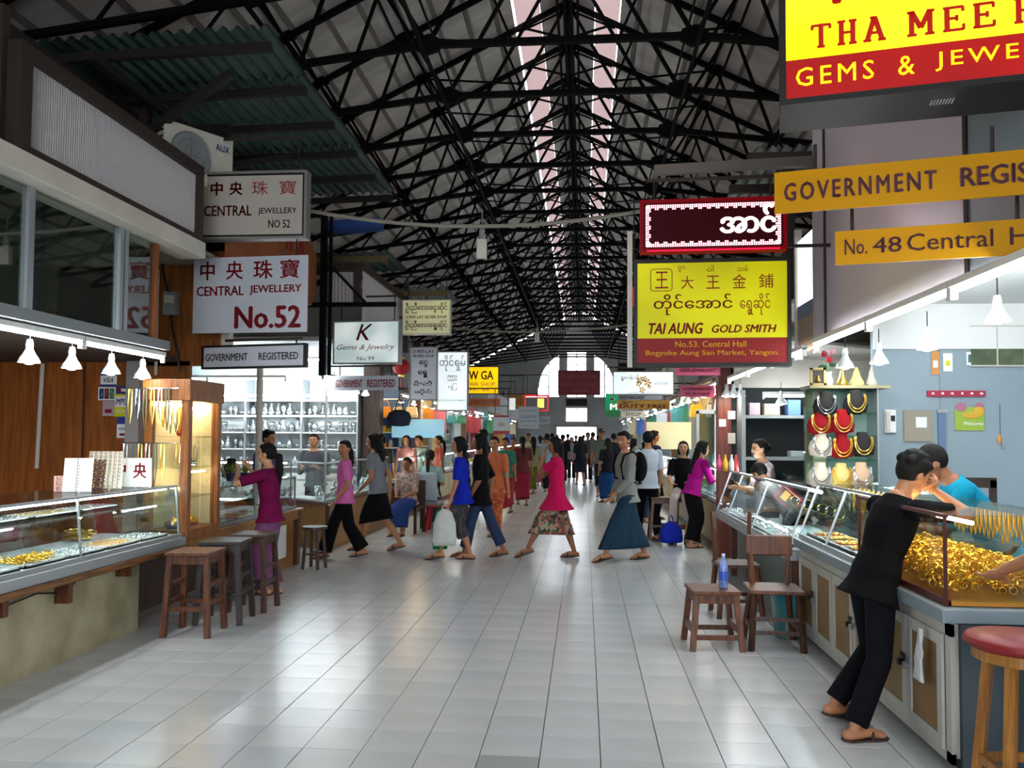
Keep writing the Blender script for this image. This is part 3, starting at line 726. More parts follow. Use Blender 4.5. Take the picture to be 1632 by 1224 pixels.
# electric meters
for k, (px, py) in enumerate(((262, 395), (276, 485))):
    p = atY(px, py, 8.4)
    t = thing('electric_meter', ['upper electric meter box on the brown wall behind the white sign', 'lower electric meter box with a dark cable below it'][k], 'meter', (p.x, 8.4, p.z - .12))
    put('case', MB().b(-.07, .07, -.09, 0, 0, .24), M_GREY, t, bevel=.006)
    put('window', MB().b(-.05, .05, -.096, -.09, .12, .2), M_CREAM, t)
    put('cable', MB().tube([(0, -.04, 0), (.02, -.05, -.15), (.08, -.04, -.4), (.1, -.03, -.6)], .012, 6), M_BLACK, t)
# tubes and bell lamps under the left sill
for k, y in enumerate((4.1, 5.32, 6.54)):
    tube_light((-3.72, y + .0, 2.26), (0, 1, 0), ['nearest fluorescent tube under the left mezzanine sill', 'second fluorescent tube under the left mezzanine sill', 'third fluorescent tube under the left sill, above the lamps'][k])
for k, px in enumerate((47, 115, 178, 228)):
    p = atX(px, 555, -3.8)
    bell_lamp((-3.8, p.y, 2.1), ['leftmost white bell lamp over the left showcase', 'second bell lamp from the left over the left showcase', 'third bell lamp over the left showcase, by the stickers', 'bell lamp over the vitrine end of the left showcase'][k])
# stools on the left
stool((-3.1, 6.55, 0), .05, 'reddish brown high stool nearest the camera on the left', .66, .36, M_TEAK, .03)
stool((-3.05, 7.0, 0), .1, 'near-black high stool second from the camera on the left', .69, .36, wood('ebony', '#241913', '#15100c', 6), .04)
stool((-3.0, 7.5, 0), .0, 'brown high stool beside the magenta blouse woman', .69, .34, M_DTEAK, .03)
t = thing('round_stool', 'small dark round stool at the corner of the honey wood counter', 'stool', (-3.2, 9.85, 0))
put('seat', MB().cyl((0, 0, .47), (0, 0, .5), .15, n=20), M_DTEAK, t)
for a in range(4): put('leg', MB().bar((.14 * math.cos(a * 1.571 + .6), .14 * math.sin(a * 1.571 + .6), 0), (.1 * math.cos(a * 1.571 + .6), .1 * math.sin(a * 1.571 + .6), .47), .032), M_DTEAK, t)
put('rung', MB().bar((.11, .08, .18), (-.08, .11, .18), .02).bar((-.11, -.08, .18), (.08, -.11, .18), .02), M_DTEAK, t)
# ================================================================ LEFT BLOCK B (shop 99)
SHIFT_Y = -.32; _seen = set(o.name for o in COL.objects); _atY = atY
atY = lambda px, py, Y: _atY(px, py, Y + SHIFT_Y) - Vector((0, SHIFT_Y, 0))
def end_shift():
    global atY
    for o in COL.objects:
        if o.name not in _seen and o.parent is None: o.location.y += SHIFT_Y
    atY = _atY
t = thing('wooden_counter', 'yellow wood counter of the brightly lit silver shop, chamfered corner', 'counter', (0, 0, 0))
M_YW = wood('yellow_wood', '#a9772c', '#8e5f1e', 5, 2)
def prism(pts, z0, z1):
    n_ = len(pts); return MB().add([(x, y, z0) for x, y in pts] + [(x, y, z1) for x, y in pts], [tuple(reversed(range(n_))), tuple(range(n_, 2 * n_))] + [(i, (i + 1) % n_, n_ + (i + 1) % n_, n_ + i) for i in range(n_)])
put('carcass', prism([(-6.2, 12.3), (-4.25, 12.3), (-3.52, 11.7), (-3.5, 15.4), (-3.9, 15.4), (-3.9, 12.4), (-4.2, 12.7), (-6.2, 12.7)], 0, .62), M_YW, t)
put('worktop', prism([(-6.2, 12.25), (-4.27, 12.25), (-3.5, 11.62), (-3.46, 15.45), (-3.95, 15.45), (-3.95, 12.5), (-4.2, 12.75), (-6.2, 12.75)], .62, .66), M_TEAK, t)
put('corner_leg', MB().bar((-3.5, 11.64, 0), (-3.5, 11.64, .64), .05), M_TEAK, t)
t = thing('glass_showcase', 'long glass showcase of silverware facing the cross aisle', 'display case', (0, 0, 0))
put('front_pane', MB().b(-6.2, -4.25, 12.27, 12.275, .66, 1.2), M_GLASS, t)
put('front_pane', MB().add([(-4.25, 12.27, .66), (-3.56, 11.7, .66), (-3.56, 11.7, 1.2), (-4.25, 12.27, 1.2)], [(0, 1, 2, 3)]), M_GLASS, t)
put('front_pane', MB().b(-3.56, -3.555, 11.7, 15.4, .66, 1.2), M_GLASS, t)
put('top_pane', prism([(-6.2, 12.27), (-4.25, 12.27), (-3.56, 11.7), (-3.56, 15.4), (-3.95, 15.4), (-3.95, 12.5), (-4.2, 12.72), (-6.2, 12.72)], 1.2, 1.206), M_GLASS, t)
put('deck', prism([(-6.2, 12.28), (-4.25, 12.28), (-3.57, 11.72), (-3.57, 15.4), (-3.95, 15.4), (-3.95, 12.5), (-4.2, 12.72), (-6.2, 12.72)], .66, .68), M_TRAY, t)
put('glass_shelf', prism([(-6.2, 12.4), (-4.25, 12.4), (-3.67, 11.9), (-3.67, 15.4), (-3.95, 15.4), (-3.95, 12.5), (-4.2, 12.72), (-6.2, 12.72)], .92, .928), M_GLASS, t)
put('top_rail', MB().bar((-6.2, 12.27, 1.2), (-4.25, 12.27, 1.2), .02).bar((-4.25, 12.27, 1.2), (-3.56, 11.7, 1.2), .02).bar((-3.56, 11.7, 1.2), (-3.56, 15.4, 1.2), .02).bar((-4.25, 12.27, .66), (-4.25, 12.27, 1.2), .02).bar((-3.56, 11.7, .66), (-3.56, 11.7, 1.2), .02), M_ALU, t)
put('lamp_tube', MB().cyl((-6.1, 12.5, 1.17), (-4.4, 12.5, 1.17), .012), M_TUBE, t)
# silver goods: vases, bowls, goblets
def silver_protos():
    out = []
    for k, pr in enumerate(([(.03, 0), (.035, .01), (.012, .04), (.04, .08), (.05, .12), (.04, .16)], [(.04, 0), (.055, .05), (.03, .12), (.02, .16), (.03, .2)], [(.02, 0), (.06, .04), (.07, .06), (.065, .065)], [(.03, 0), (.05, .03), (.05, .1), (.03, .13), (.012, .15), (.012, .17)])):
        out.append((('silver_goblet', 'silver_vase', 'silver_bowl', 'silver_pot')[k], MB().lathe(pr, n=12)))
    res = []
    for nm, m_ in out:
        me = m_.mesh(nm); me.materials.append(M_SILVER); me.shade_smooth(); res.append((nm, me))
    return res
SILV = silver_protos()
def silver(loc, k, label, group, s=1.0):
    nm, me = SILV[k % 4]; o = put(nm, me); o.location = loc; o.scale = (s, s, s); tag(o, label % nm.split('_')[1], nm.split('_')[1], group % nm.split('_')[1]); return o
rr = random.Random(8)
for k in range(16): silver((-6.1 + .118 * k, 12.5 + rr.uniform(-.06, .12), .68), rr.randint(0, 3), 'small silver %s, ' + NTH[k] + ' vessel from the left on the cross aisle showcase deck', 'silver %ss on the showcase deck', .95)
for k in range(14): silver((-6.05 + .13 * k, 12.58, .928), rr.randint(0, 3), 'small silver %s, ' + NTH[k] + ' vessel from the left on the cross aisle showcase shelf', 'silver %ss on the showcase shelf', .9)
for k in range(16): silver((-3.75 + rr.uniform(-.1, .1), 12.0 + .2 * k, .68), rr.randint(0, 3), 'silver %s, ' + NTH[k] + ' vessel along the silver showcase beside the hall', 'silver %ss in the aisle side showcase', 1.1)
# interior of shop 99
t = struct('wall_left_silver_shop', None, None, 'pale walls of the silver shop')
M_PALE = mat('pale_blue_white', '#cfdadb', .5)
put('back_wall', MB().b(-7.4, -3.95, 15.5, 15.6, 0, 3.2), M_PALE, t)
put('side_wall', MB().b(-7.4, -7.3, 10.6, 15.5, 0, 3.2), M_PALE, t)
put('ceiling_board', MB().b(-7.4, -3.6, 11.7, 15.6, 2.9, 2.96), M_PALE, t)
put('pillar', MB().b(-4.0, -3.7, 15.3, 15.6, 0, 3.3), M_DTEAK, t)
t = thing('display_shelves', 'white back wall shelves crowded with silverware', 'shelf unit', (0, 0, 0))
for z in (1.0, 1.32, 1.62, 1.92, 2.2): put('shelf_board', MB().b(-7.2, -4.05, 15.12, 15.5, z, z + .025), M_WHITE, t)
for x in (-7.2, -6.15, -5.1, -4.07): put('upright', MB().b(x, x + .03, 15.1, 15.5, .0, 2.6), M_ALU, t)
put('cupboard', MB().b(-7.2, -4.05, 15.08, 15.5, 0, .9), M_WHITE, t)
put('lamp_tube', MB().cyl((-7.1, 15.06, 2.3), (-4.15, 15.06, 2.3), .018).cyl((-7.1, 15.06, 1.93), (-4.15, 15.06, 1.93), .01), M_TUBE, t)
for z in (1.025, 1.345, 1.645, 1.945):
    tier = {1.025: 'lowest', 1.345: 'second lowest', 1.645: 'second highest', 1.945: 'highest'}[z]
    for k in range(26):
        bay = ('left', 'middle', 'right')[min(2, k // 9)]
        silver((-7.08 + .116 * k, 15.3 + rr.uniform(-.08, .05), z), rr.randint(0, 3), 'silver %%s, %s vessel from the left on the %s silver shop shelf' % (NTH[k], tier), 'silver %%ss on the %s back wall shelf, %s bay' % (tier, bay), 1.15)
for k, (x, y) in enumerate(((-6.2, 12.4), (-5.0, 12.4))): tube_light((x, y, 2.42), (1, 0, 0), ['tube over the silver showcase, left half', 'tube over the silver showcase, right half'][k])
tube_light((-3.65, 12.4, 2.42), (0, 1, 0), 'tube over the chamfered corner of the silver counter')
tube_light((-3.65, 13.9, 2.42), (0, 1, 0), 'tube over the far part of the silver counter')
for k, y in enumerate((12.0, 12.5, 13.1, 13.7, 14.3)): bell_lamp((-3.7, y, 2.3), NTH[k] + ' bell lamp in the row over the silver counter', 'bell lamps over the silver counter')
for k, (x, y) in enumerate(((-6.0, 14.0), (-4.8, 14.0))): tube_light((x, y, 2.85), (1, 0, 0), ['ceiling tube of the silver shop, left', 'ceiling tube of the silver shop, right'][k])
o = put('support_pole', MB().cyl((0, 0, .75), (0, 0, 2.6), .04, n=10), M_CREAM); tag(o, 'slim pale pole rising from the end of the honey wood counter', 'pole', loc=(-3.93, 10.22, 0))
o = put('support_pole', MB().cyl((0, 0, 1.2), (0, 0, 2.9), .022, n=8), M_ALU); tag(o, 'thin metal pole standing on the silver showcase', 'pole', loc=(atY(520, 650, 12.35).x, 12.35, 0))
# steel frame, fascia and orange board over block B
t = thing('steel_frame', 'dark steel frame carrying the silver shop fascia', 'frame', (0, 0, 0))
put('post', MB().b(-3.6, -3.52, 11.45, 11.53, 2.4, 4.6).b(-3.48, -3.44, 11.45, 11.5, 2.4, 4.6), M_STEEL, t)
pA = atY(640, 487, 12.0)
put('crossbeam', MB().b(-4.5, -2.55, 11.46, 11.52, 3.34, 3.4), M_STEEL, t)
put('post', MB().b(-3.16, -3.07, 11.55, 11.62, 3.38, 3.9).b(-3.06, -2.98, 14.3, 14.4, 3.0, 4.2), M_DBROWN, t)
put('diagonal', MB().bar((-3.45, 11.44, 3.9), (-2.95, 11.44, 3.38), .035), M_STEEL, t)
t = thing('fascia_panel', 'small white ribbed fascia around the corner of the silver shop', 'panel', (0, 0, 0))
put('ribbed_sheet', ribbed_wall(11.7, 14.3, 3.18, 3.9, .06, .008), M_WHITEFAS, t).location = (-3.08, 0, 0)
o = put('ribbed_sheet', ribbed_wall(0, .45, 3.38, 3.85, .05, .006), M_WHITEFAS, t); o.location = (-3.58, 11.6, 0); o.rotation_euler = (0, 0, -math.pi / 2)
put('frame', MB().b(-3.12, -3.04, 11.62, 14.4, 3.88, 3.98).b(-3.6, -3.08, 11.58, 11.64, 3.84, 3.93), M_DBROWN, t)
t = thing('painted_board', 'orange brown painted board with red letters behind the white signs', 'board', (0, 0, 0))
put('board', prism([(8.5, 3.3), (11.1, 3.3), (11.3, 3.5), (11.3, 4.0), (11.0, 4.2), (8.5, 4.2)], -.02, .02), mat('orange_board', '#9a5126', .6, 0, (2, .3)), t)
bpy.context.view_layer.update()
bo = t.children[0]; bo.rotation_euler = (math.pi / 2, 0, math.pi / 2); bo.location = (-3.62, 0, 0)
for k in range(5): put('letter_stroke', MB().bar((-3.595, 8.9 + .42 * k, 3.85), (-3.595, 9.0 + .42 * k, 4.1), .01, .06).bar((-3.595, 9.05 + .42 * k, 3.85), (-3.595, 9.0 + .42 * k, 4.1), .01, .05), T_RED, t)
for k, (x0, x1, y, z) in enumerate(((-4.6, -2.95, 12.6, 4.3), (-4.5, -2.3, 14.2, 4.05))):
    t = thing('corrugated_canopy', ['sooty corrugated roof sheet above the silver shop fascia', 'far sooty roof sheet with an ochre edge over the silver shop'][k], 'canopy', (0, 0, 0))
    put('corrugated_sheet', corr(x0, x1, y, y + 1.5, z, z + .05, .16, .02, 'x'), M_GREENCOR, t)
    put('crossbar', MB().b(x0, x1, y, y + .07, z - .1, z - .02), mat('ochre_timber', '#6a5a3c', .8), t)
    put('post', MB().b(x1 - .4, x1 - .33, y + .1, y + .16, 3.3, z - .05), mat('ochre_timber', '#6a5a3c', .8), t)
t = thing('red_lantern', 'round red paper lantern hanging past the silver shop', 'lantern', atY(640, 585, 13.2))
put('paper_globe', MB().sph((0, 0, 0), (.14, .14, .13), 16, 10), mat('red_paper', '#a81414', .6), t, True)
put('cap', MB().cyl((0, 0, .12), (0, 0, .15), .05, n=12).cyl((0, 0, -.15), (0, 0, -.12), .05, n=12), M_GOLD2, t)
put('tassel', MB().cyl((0, 0, -.32), (0, 0, -.15), .015, .008), mat('red_paper', '#a81414', .6), t)
put('cord', MB().cyl((0, 0, .15), (0, 0, 1.0), .004, n=4), M_BLACK, t)
end_shift()
# ================================================================ RIGHT BLOCK 1 (shop 48)
SHIFT_Y = .24; _seen = set(o.name for o in COL.objects)
atY = lambda px, py, Y: _atY(px, py, Y + SHIFT_Y) - Vector((0, SHIFT_Y, 0))
t = thing('counter_cabinet', 'grey white counter cabinet with tan door panels, right foreground', 'cabinet', (0, 0, 0))
M_OFF = mat('worn_white_paint', '#b9b7ae', 0.5, 0, (5, .12))
RX = 1.74
M_BLUEG = mat('blue_grey_panel', '#6f7f86', .5)
put('body', MB().b(RX + .015, 2.42, 4.0, 6.78, .06, .70), M_OFF, t)
put('end_panel', MB().b(RX + .05, 2.42, 3.97, 4.0, 0, .70), mat('dull_blue_grey', '#46535a', .5), t)
put('plinth', MB().b(RX + .06, 2.4, 4.02, 6.78, 0, .06), M_BLACK, t)
put('face_frame', MB().b(RX, RX + .02, 3.97, 6.78, .64, .71).b(RX, RX + .02, 3.97, 6.78, .04, .09).b(RX, RX + .02, 3.97, 4.03, .04, .7), M_OFF, t)
yy = 4.04
for k in range(6):
    y1 = yy + .44
    d_ = put('door', MB().b(RX - .015, RX, yy, yy + .055, .09, .64).b(RX - .015, RX, y1 - .055, y1, .09, .64).b(RX - .015, RX, yy + .055, y1 - .055, .09, .15).b(RX - .015, RX, yy + .055, y1 - .055, .58, .64), M_OFF, t)
    put('tan_panel', MB().b(RX - .007, RX - .002, yy + .055, y1 - .055, .15, .58), M_TAN, d_)
    ky = y1 - .03 if k % 2 == 0 else yy + .03
    put('latch', MB().cyl((RX - .015, ky, .38), (RX - .045, ky, .38), .016, .02, 10).b(RX - .022, RX - .015, ky - .03, ky + .03, .4, .43), M_BLACK if k % 2 else M_ALU, d_)
    yy = y1 + .014
put('worktop', MB().b(RX - .05, 2.45, 3.93, 6.8, .71, .78), mat('grey_worktop', '#7d8a90', .4), t, bevel=.008)
g = MB(); r3 = random.Random(4)
g.loft([[(-.012 - .012 * math.sin(q * 2) * 1 + .012 * math.cos(a) * r3.uniform(.4, 1), (.02 + .045 * math.sin(min(q, 1.2) * 1.3)) * math.sin(a) * r3.uniform(.7, 1.2) + .01 * q, .13 - .26 * q) for a in np.linspace(0, 2 * math.pi, 11)[:-1]] for q in (0, .15, .3, .45, .6, .75, .9, 1)])
o = put('plastic_bag', g, mat('clear_plastic', '#c9cccd', .3)); tag(o, 'crumpled clear plastic bag tied to the nearest cabinet door', 'bag', loc=(RX - .035, 4.2, .5))
# gold case
M_MAHOG = mat('red_frame', '#4a1512', .4)
c = glass_case('gold_showcase', 'dark red framed glass case heaped with gold, right foreground', (2.06, 3.98, .785), 1.3, -.64, .43, M_MAHOG, shelf=None, slope=0, mids=(.66,), deck_m=mat('amber_lining', '#a8701c', .7))
c.name = 'gold_showcase'
bpy.data.objects['gold_showcase']['category'] = 'display case'
put('lamp_tube', MB().cyl((-.18, .06, .39), (-.18, 1.24, .39), .01), M_WARM, c)
put('back_shelf', MB().b(.2, .3, .02, 1.28, .24, .25), M_GLASS, c)
g = MB(); rr = random.Random(12)
for i in range(2600):
    u, v = rr.uniform(0, 1), rr.uniform(0, 1)
    y = .05 + 1.2 * v; x = -.28 + .54 * u
    z = .03 + (.1 + .06 * math.sin(3.1 * u + .2)) * rr.random() ** .6 + .02
    g.torus((x, y, z), rr.uniform(.01, .022), .0035, 7, 3, Euler((rr.uniform(0, 3), rr.uniform(0, 3), 0)).to_matrix())
o = put('gold_heap', g, M_GOLD); o['kind'] = 'stuff'; tag(o, 'glittering heap of gold chains filling the red framed case', 'jewellery', loc=(2.06, 3.98, .785)); o['kind'] = 'stuff'
for k in range(22):
    L = .12 + .05 * rr.random()
    o = put('gold_necklace', MB().tube([(0, -.014, 0), (0, -.02, -L * .6), (0, 0, -L), (0, .02, -L * .6), (0, .014, 0)], .0045, 4), M_GOLD)
    tag(o, NTH[k] + ' thick gold chain from the camera inside the red framed case', 'necklace', 'gold chains in the red framed case', (2.28, 4.06 + .053 * k, 1.185))
# slanted case with hanging gold, y 5.3..6.78
c = glass_case('glass_showcase', 'slanted glass showcase with hanging gold necklaces, behind the leaning youth', (2.06, 5.3, .785), 1.48, -.64, .43, M_ALU, shelf=None, slope=-.16, mids=(.75,), deck_m=M_VELBLK)
put('lamp_tube', MB().cyl((-.06, .05, .405), (-.06, 1.43, .405), .012), M_TUBE, c)
for k in range(26):
    L = .16 + .08 * rr.random()
    o = put('gold_necklace', MB().tube([(0, -.014, 0), (0, -.02, -L * .6), (0, 0, -L), (0, .02, -L * .6), (0, .014, 0)], .005, 4), M_GOLD if k % 4 else M_SILVER)
    tag(o, NTH[k] + ' hanging chain in the slanted case behind the leaning youth', 'necklace', 'chains in the slanted right case', (2.1 + .1 * (k % 2), 5.38 + .053 * k, 1.19))
for k in range(5):
    tray(None, (1.92, 5.45 + .29 * k, .806), .26, .26, (M_VELRED, M_VELBLK)[k % 2], NTH[k] + ' dark velvet ring tray at the foot of the slanted case', 5, M_GOLD, 60 + k, 'velvet trays in the slanted right case')
# ================================================================ RIGHT BLOCK 2 (shop 53)
t = thing('counter_cabinet', 'low grey counter under the white lit showcase on the right', 'cabinet', (0, 0, 0))
put('body', MB().b(1.95, 2.5, 6.86, 10.6, 0, .56), mat('green_grey_panel', '#5f6b66', .6), t)
put('ledge', MB().b(1.66, 2.5, 6.84, 10.6, .58, .66), M_ALU, t, bevel=.006)
put('post', MB().b(1.7, 1.76, 9.7, 9.76, 0, .58).b(1.7, 1.76, 6.88, 6.94, 0, .58), M_TEAK, t)
c = glass_case('glass_showcase', 'bright white lit slanted showcase next to the necklace shelves', (2.0, 6.86, .665), 3.7, -.66, .5, M_ALU, shelf=None, slope=-.18, mids=(1.5, 2.9), deck_m=M_TRAY)
put('lamp_tube', MB().cyl((-.05, .05, .475), (-.05, 3.65, .475), .014), M_TUBE, c)
put('upper_shelf', MB().b(.0, .3, .02, 3.68, .22, .23), M_GLASS, c)
for k in range(10):
    tray(None, (1.85, 7.05 + .36 * k, .686), .28, .32, M_TRAY, NTH[k] + ' white jewel tray from the camera in the bright slanted showcase', 6, M_SILVER, 80 + k, 'trays in the bright slanted showcase')
for k in range(14):
    o = put('bangle', MB().torus((0, 0, 0), .045, .006, 14, 5, Matrix.Rotation(1.5708, 3, 'X')), (M_GOLD2, M_SILVER)[k % 2], None, True)
    tag(o, NTH[k] + ' bangle from the camera on the bright slanted showcase shelf', 'bangle', 'bangles on the bright showcase shelf', (2.15, 7.1 + .25 * k, .946))
# shelf tower with necklace busts
t = thing('shelf_tower', 'glass and cream shelf tower of necklace busts', 'shelf unit', (0, 0, 0))
TX0, TX1, TY = 1.9, 2.42, 6.95
M_GREENG = glass('green_edge_glass', (.8, .95, .9), .1)
for z in (1.225, 1.4, 1.6, 1.79, 1.98): put('glass_shelf', MB().b(TX0, TX1, TY, TY + .26, z, z + .008), M_GREENG, t)
put('back_panel', MB().b(TX0, TX1, TY + .26, TY + .27, 1.2, 2.0), mat('sea_green_panel', '#9fbab2', .5), t)
put('side_panel', MB().b(TX0 - .01, TX0, TY, TY + .27, 1.2, 2.0), M_GREENG, t)
put('side_panel', MB().b(TX0 + .0, TX0 + .16, TY + .2, TY + .255, 1.2, 2.0), M_VELCRM, t)
put('upright', MB().b(TX1, TX1 + .012, TY, TY + .27, 1.2, 2.0), M_ALU, t)
put('top_board', MB().b(TX0 - .03, TX1 + .1, TY - .03, TY + .3, 2.0, 2.025), mat('olive_board', '#8e8a6c', .6), t)
def bust(px, py, m, nm_m, label, s=1.0, Y=6.93):
    p = atY(px, py, Y)
    t = thing('necklace_bust', label, 'necklace display', (p.x, Y, p.z))
    t.scale = (s, s, s)
    put('bust', MB().loft([[(.0 + w * math.cos(a), d * math.sin(a), z) for a in np.linspace(0, 2 * math.pi, 15)[:-1]] for z, w, d in ((-.09, .05, .03), (-.085, .085, .045), (-.03, .095, .05), (.02, .08, .045), (.05, .045, .035), (.085, .04, .033), (.09, .02, .02))]), m, t, True)
    g = MB()
    for rad, dz in ((.058, 0), (.068, -.006)):
        g.tube([(rad * math.sin(a), -.043 - .012 * math.cos(a), .05 + dz - rad * 1.5 * (math.cos(a) + .25)) for a in np.linspace(-1.9, 1.9, 15)], .005, 5)
    put('necklace', g, nm_m, t)
    put('stand', MB().cyl((0, .02, -.1), (0, .02, -.085), .05, n=12), m, t)
    return t
M_CRV = M_VELCRM
for a in ((1315, 642, M_VELBLK, M_SILVER, 'black velvet bust with a pale necklace, top row left'), (1363, 640, M_VELBLK, M_GOLD2, 'black velvet bust with a beaded collar, top row right'),
          (1306, 672, M_VELRED, M_GOLD2, 'dark red velvet bust with a double gold necklace'), (1342, 671, M_VELRED, M_GOLD2, 'bright red velvet bust with a plain thin necklace'),
          (1308, 708, M_CRV, M_SILVER, 'cream bust in the middle row left of the red and gold bust'), (1341, 710, M_VELRED, M_GOLD, 'red bust with a heavy gold bib necklace'), (1374, 707, M_VELBLK, M_GOLD2, 'black bust on the right of the gold bib necklace'),
          (1307, 755, M_CRV, M_SILVER, 'cream bust in the bottom row, left'), (1340, 756, mat('straw', '#d8c178', .6), M_GOLD, 'straw coloured bust in the bottom row, middle'), (1372, 755, mat('beige_velvet', '#cdab8a', .8), M_SILVER, 'beige bust in the bottom row, right')):
    bust(*a, s=1.08)
# top of tower: picture frame, vase of roses, ornaments
p = atY(1304, 602, 6.97)
t = thing('picture_frame', 'small gilt framed picture on top of the shelf tower', 'picture', (p.x, 6.97, 2.025))
put('frame', MB().b(-.065, .065, 0, .02, 0, .02).b(-.065, .065, 0, .02, .13, .15).b(-.065, -.045, 0, .02, 0, .15).b(.045, .065, 0, .02, 0, .15), mat('gilt', '#a3905a', .4, .5), t)
put('picture', MB().b(-.045, .045, .01, .015, .02, .13), M_BLACK, t); put('figure', MB().lathe([(.022, 0), (.012, .03), (.008, .05)], n=8), M_GOLD2, t).location = (0, .006, .035)
p = atY(1323, 590, 6.98)
t = thing('flower_vase', 'white vase of red and pink roses on the shelf tower', 'flowers', (p.x, 7.02, 2.025))
put('vase', MB().lathe([(.03, 0), (.035, .05), (.02, .09), (.03, .12)], n=12), M_WHITE, t, True)
for k, (x, y, z, m_) in enumerate(((-.04, 0, .27, '#a5152e'), (.03, .01, .29, '#d99aa6'), (.0, -.02, .22, '#c22040'))):
    r_ = put('rose', MB().sph((x, y, z), .028, 9, 6).torus((x, y, z + .008), .022, .01, 9, 4), mat('rose_%d' % k, m_, .6), t, True)
    put('stem', MB().cyl((0, 0, .1), (x, y, z - .02), .003, n=4), T_GRN, r_)
put('leaf', MB().sph((-.05, 0, .16), (.04, .008, .02), 6, 4).sph((.03, 0, .18), (.03, .008, .02), 6, 4), mat('leaf_green', '#1e4a28', .6), t)
for k, (px, s_) in enumerate(((1345, .05), (1368, .07), (1392, .05))):
    p = atY(px, 600, 7.0)
    o = put('gilt_ornament', MB().lathe([(s_, 0), (s_ * .9, .03), (s_ * .5, .08), (s_ * .35, .12), (s_ * .1, .16)], n=10), (M_GOLD2, mat('pale_yellow', '#d8cd86', .6), M_CREAM)[k], None, True)
    tag(o, ['small gilt ornament right of the roses', 'pale yellow cone ornament on the shelf tower', 'cream ornament at the right end of the shelf tower'][k], 'ornament', loc=(p.x, 7.05, 2.025))
# shop 48 walls
t = struct('wall_right_shop', None, None, 'pale blue grey partition wall of the right shop')
M_BLUEW = mat('blue_grey_wall', '#8c9da5', .45, 0, (1.2, .08))
put('end_wall', MB().b(2.5, 6.6, 7.28, 7.34, 0, 2.75), M_BLUEW, t)
put('upper_panel', MB().b(2.5, 5.0, 7.262, 7.28, 2.36, 2.75), M_WHITE, t)
put('back_wall', MB().b(5.0, 5.06, 2.0, 7.28, 0, 2.75), M_BLUEW, t)
put('ceiling_board', MB().b(1.95, 5.0, 2.2, 7.3, 2.75, 2.8), M_WHITE, t)
for x in (3.05, 4.0): put('seam', MB().b(x, x + .008, 7.272, 7.28, 0, 2.75), M_GREY, t)
t = thing('fascia_panel', 'large glossy pinkish white fascia panels above the right tubes', 'panel', (0, 0, 0))
M_FASG = mat('glossy_fascia', '#dccfd7', .25, 0, None, .5)
for k, (y0, y1) in enumerate(((1.7, 4.14), (4.16, 6.64), (6.66, 7.0))):
    put('panel', MB().b(1.93, 1.97, y0, y1, 2.38, 4.7), M_FASG if k else mat('grey_fascia', '#8f9aa0', .25), t)
put('joint_strip', MB().b(1.92, 1.93, 4.13, 4.17, 2.38, 4.7).b(1.92, 1.93, 6.63, 6.67, 2.38, 4.7), M_DBROWN, t)
put('top_rail', MB().b(1.9, 1.96, 1.7, 7.0, 4.7, 4.78).b(1.88, 1.93, 5.0, 6.0, 4.25, 4.33), M_CREAM, t)
t = thing('lit_window_panel', 'tall bright white translucent panel beside the pink fascia', 'panel', (0, 0, 0))
put('pane', MB().b(1.95, 1.98, 7.02, 7.62, 2.78, 3.38), lightbox('white_panel_glow', '#e8f2fb', 1.1, '#ffffff'), t)
put('frame', MB().b(1.93, 1.99, 6.99, 7.03, 2.3, 3.5).b(1.93, 1.99, 7.61, 7.66, 2.3, 3.5), M_CREAM, t)
put('lower_board', MB().b(1.95, 1.98, 7.02, 7.62, 2.35, 2.66), wood('plain_board', '#a08468', '#856a4e', 3, 2), t)
put('blue_strip', MB().b(1.945, 1.975, 7.02, 7.62, 2.66, 2.78), mat('slate_blue', '#51657e', .5), t)
for k, y in enumerate((2.17, 3.38, 4.59, 5.8)):
    tube_light((1.78, y, 2.3), (0, 1, 0), ['nearest fluorescent tube over the right counter', 'second fluorescent tube over the right counter', 'third fluorescent tube over the right counter', 'farthest fluorescent tube over the near right counter'][k])
for k, (x, y) in enumerate(((2.6, 3.6), (2.6, 5.0), (2.6, 6.3), (3.6, 5.6))): tube_light((x, y, 2.66), (1, 0, 0) if k == 3 else (0, 1, 0), ['inner ceiling tube of the right shop nearest the camera', 'middle inner ceiling tube of the right shop', 'inner ceiling tube of the right shop by the end wall', 'crosswise ceiling tube of the right shop'][k])
for k, (px, py, Y) in enumerate(((1590, 505, 5.0), (1478, 550, 5.9), (1401, 573, 6.5), (1347, 580, 6.75))):
    p = atY(px, py, Y)
    bell_lamp(p, ['bell lamp nearest the camera over the right counter', 'bell lamp above the leaning youth', 'bell lamp left of the youth over the right counter', 'farthest bell lamp over the near right counter'][k])
# things on the blue wall
EW = 7.275
cardpx(1538, 486, 1570, 506, EW, T_WHT, 'card_sticker', 'blue and white card sticker on the glass above the right shop wall', [(.15, .85, .05, .95, T_BLUE)])
cardpx(1541, 510, 1562, 533, EW, T_WHT, 'card_sticker', 'white VISA sticker under the blue one, right shop wall', [], [('VISA', .15, .85, .3, .7, T_BLUE, .02, .3)])
cardpx(1484, 560, 1497, 597, EW, mat('orange_card', '#c98a4a', .6), 'card_sticker', 'narrow orange and white card on the right shop wall', [(.3, .6, .2, .8, T_WHT)])
cardpx(1503, 563, 1518, 592, EW, T_WHT, 'card_sticker', 'white and yellow card right of the orange one', [(.3, .6, .25, .75, T_YEL)])
cardpx(1540, 561, 1553, 582, EW, T_WHT, 'card_sticker', 'small white and teal card below the VISA sticker', [(.2, .8, .2, .8, mat('teal_print', '#3a6f70', .5))])
t = thing('wall_pictures', 'pair of dark green landscape pictures high on the right shop wall', 'picture', atY(1590, 582, EW))
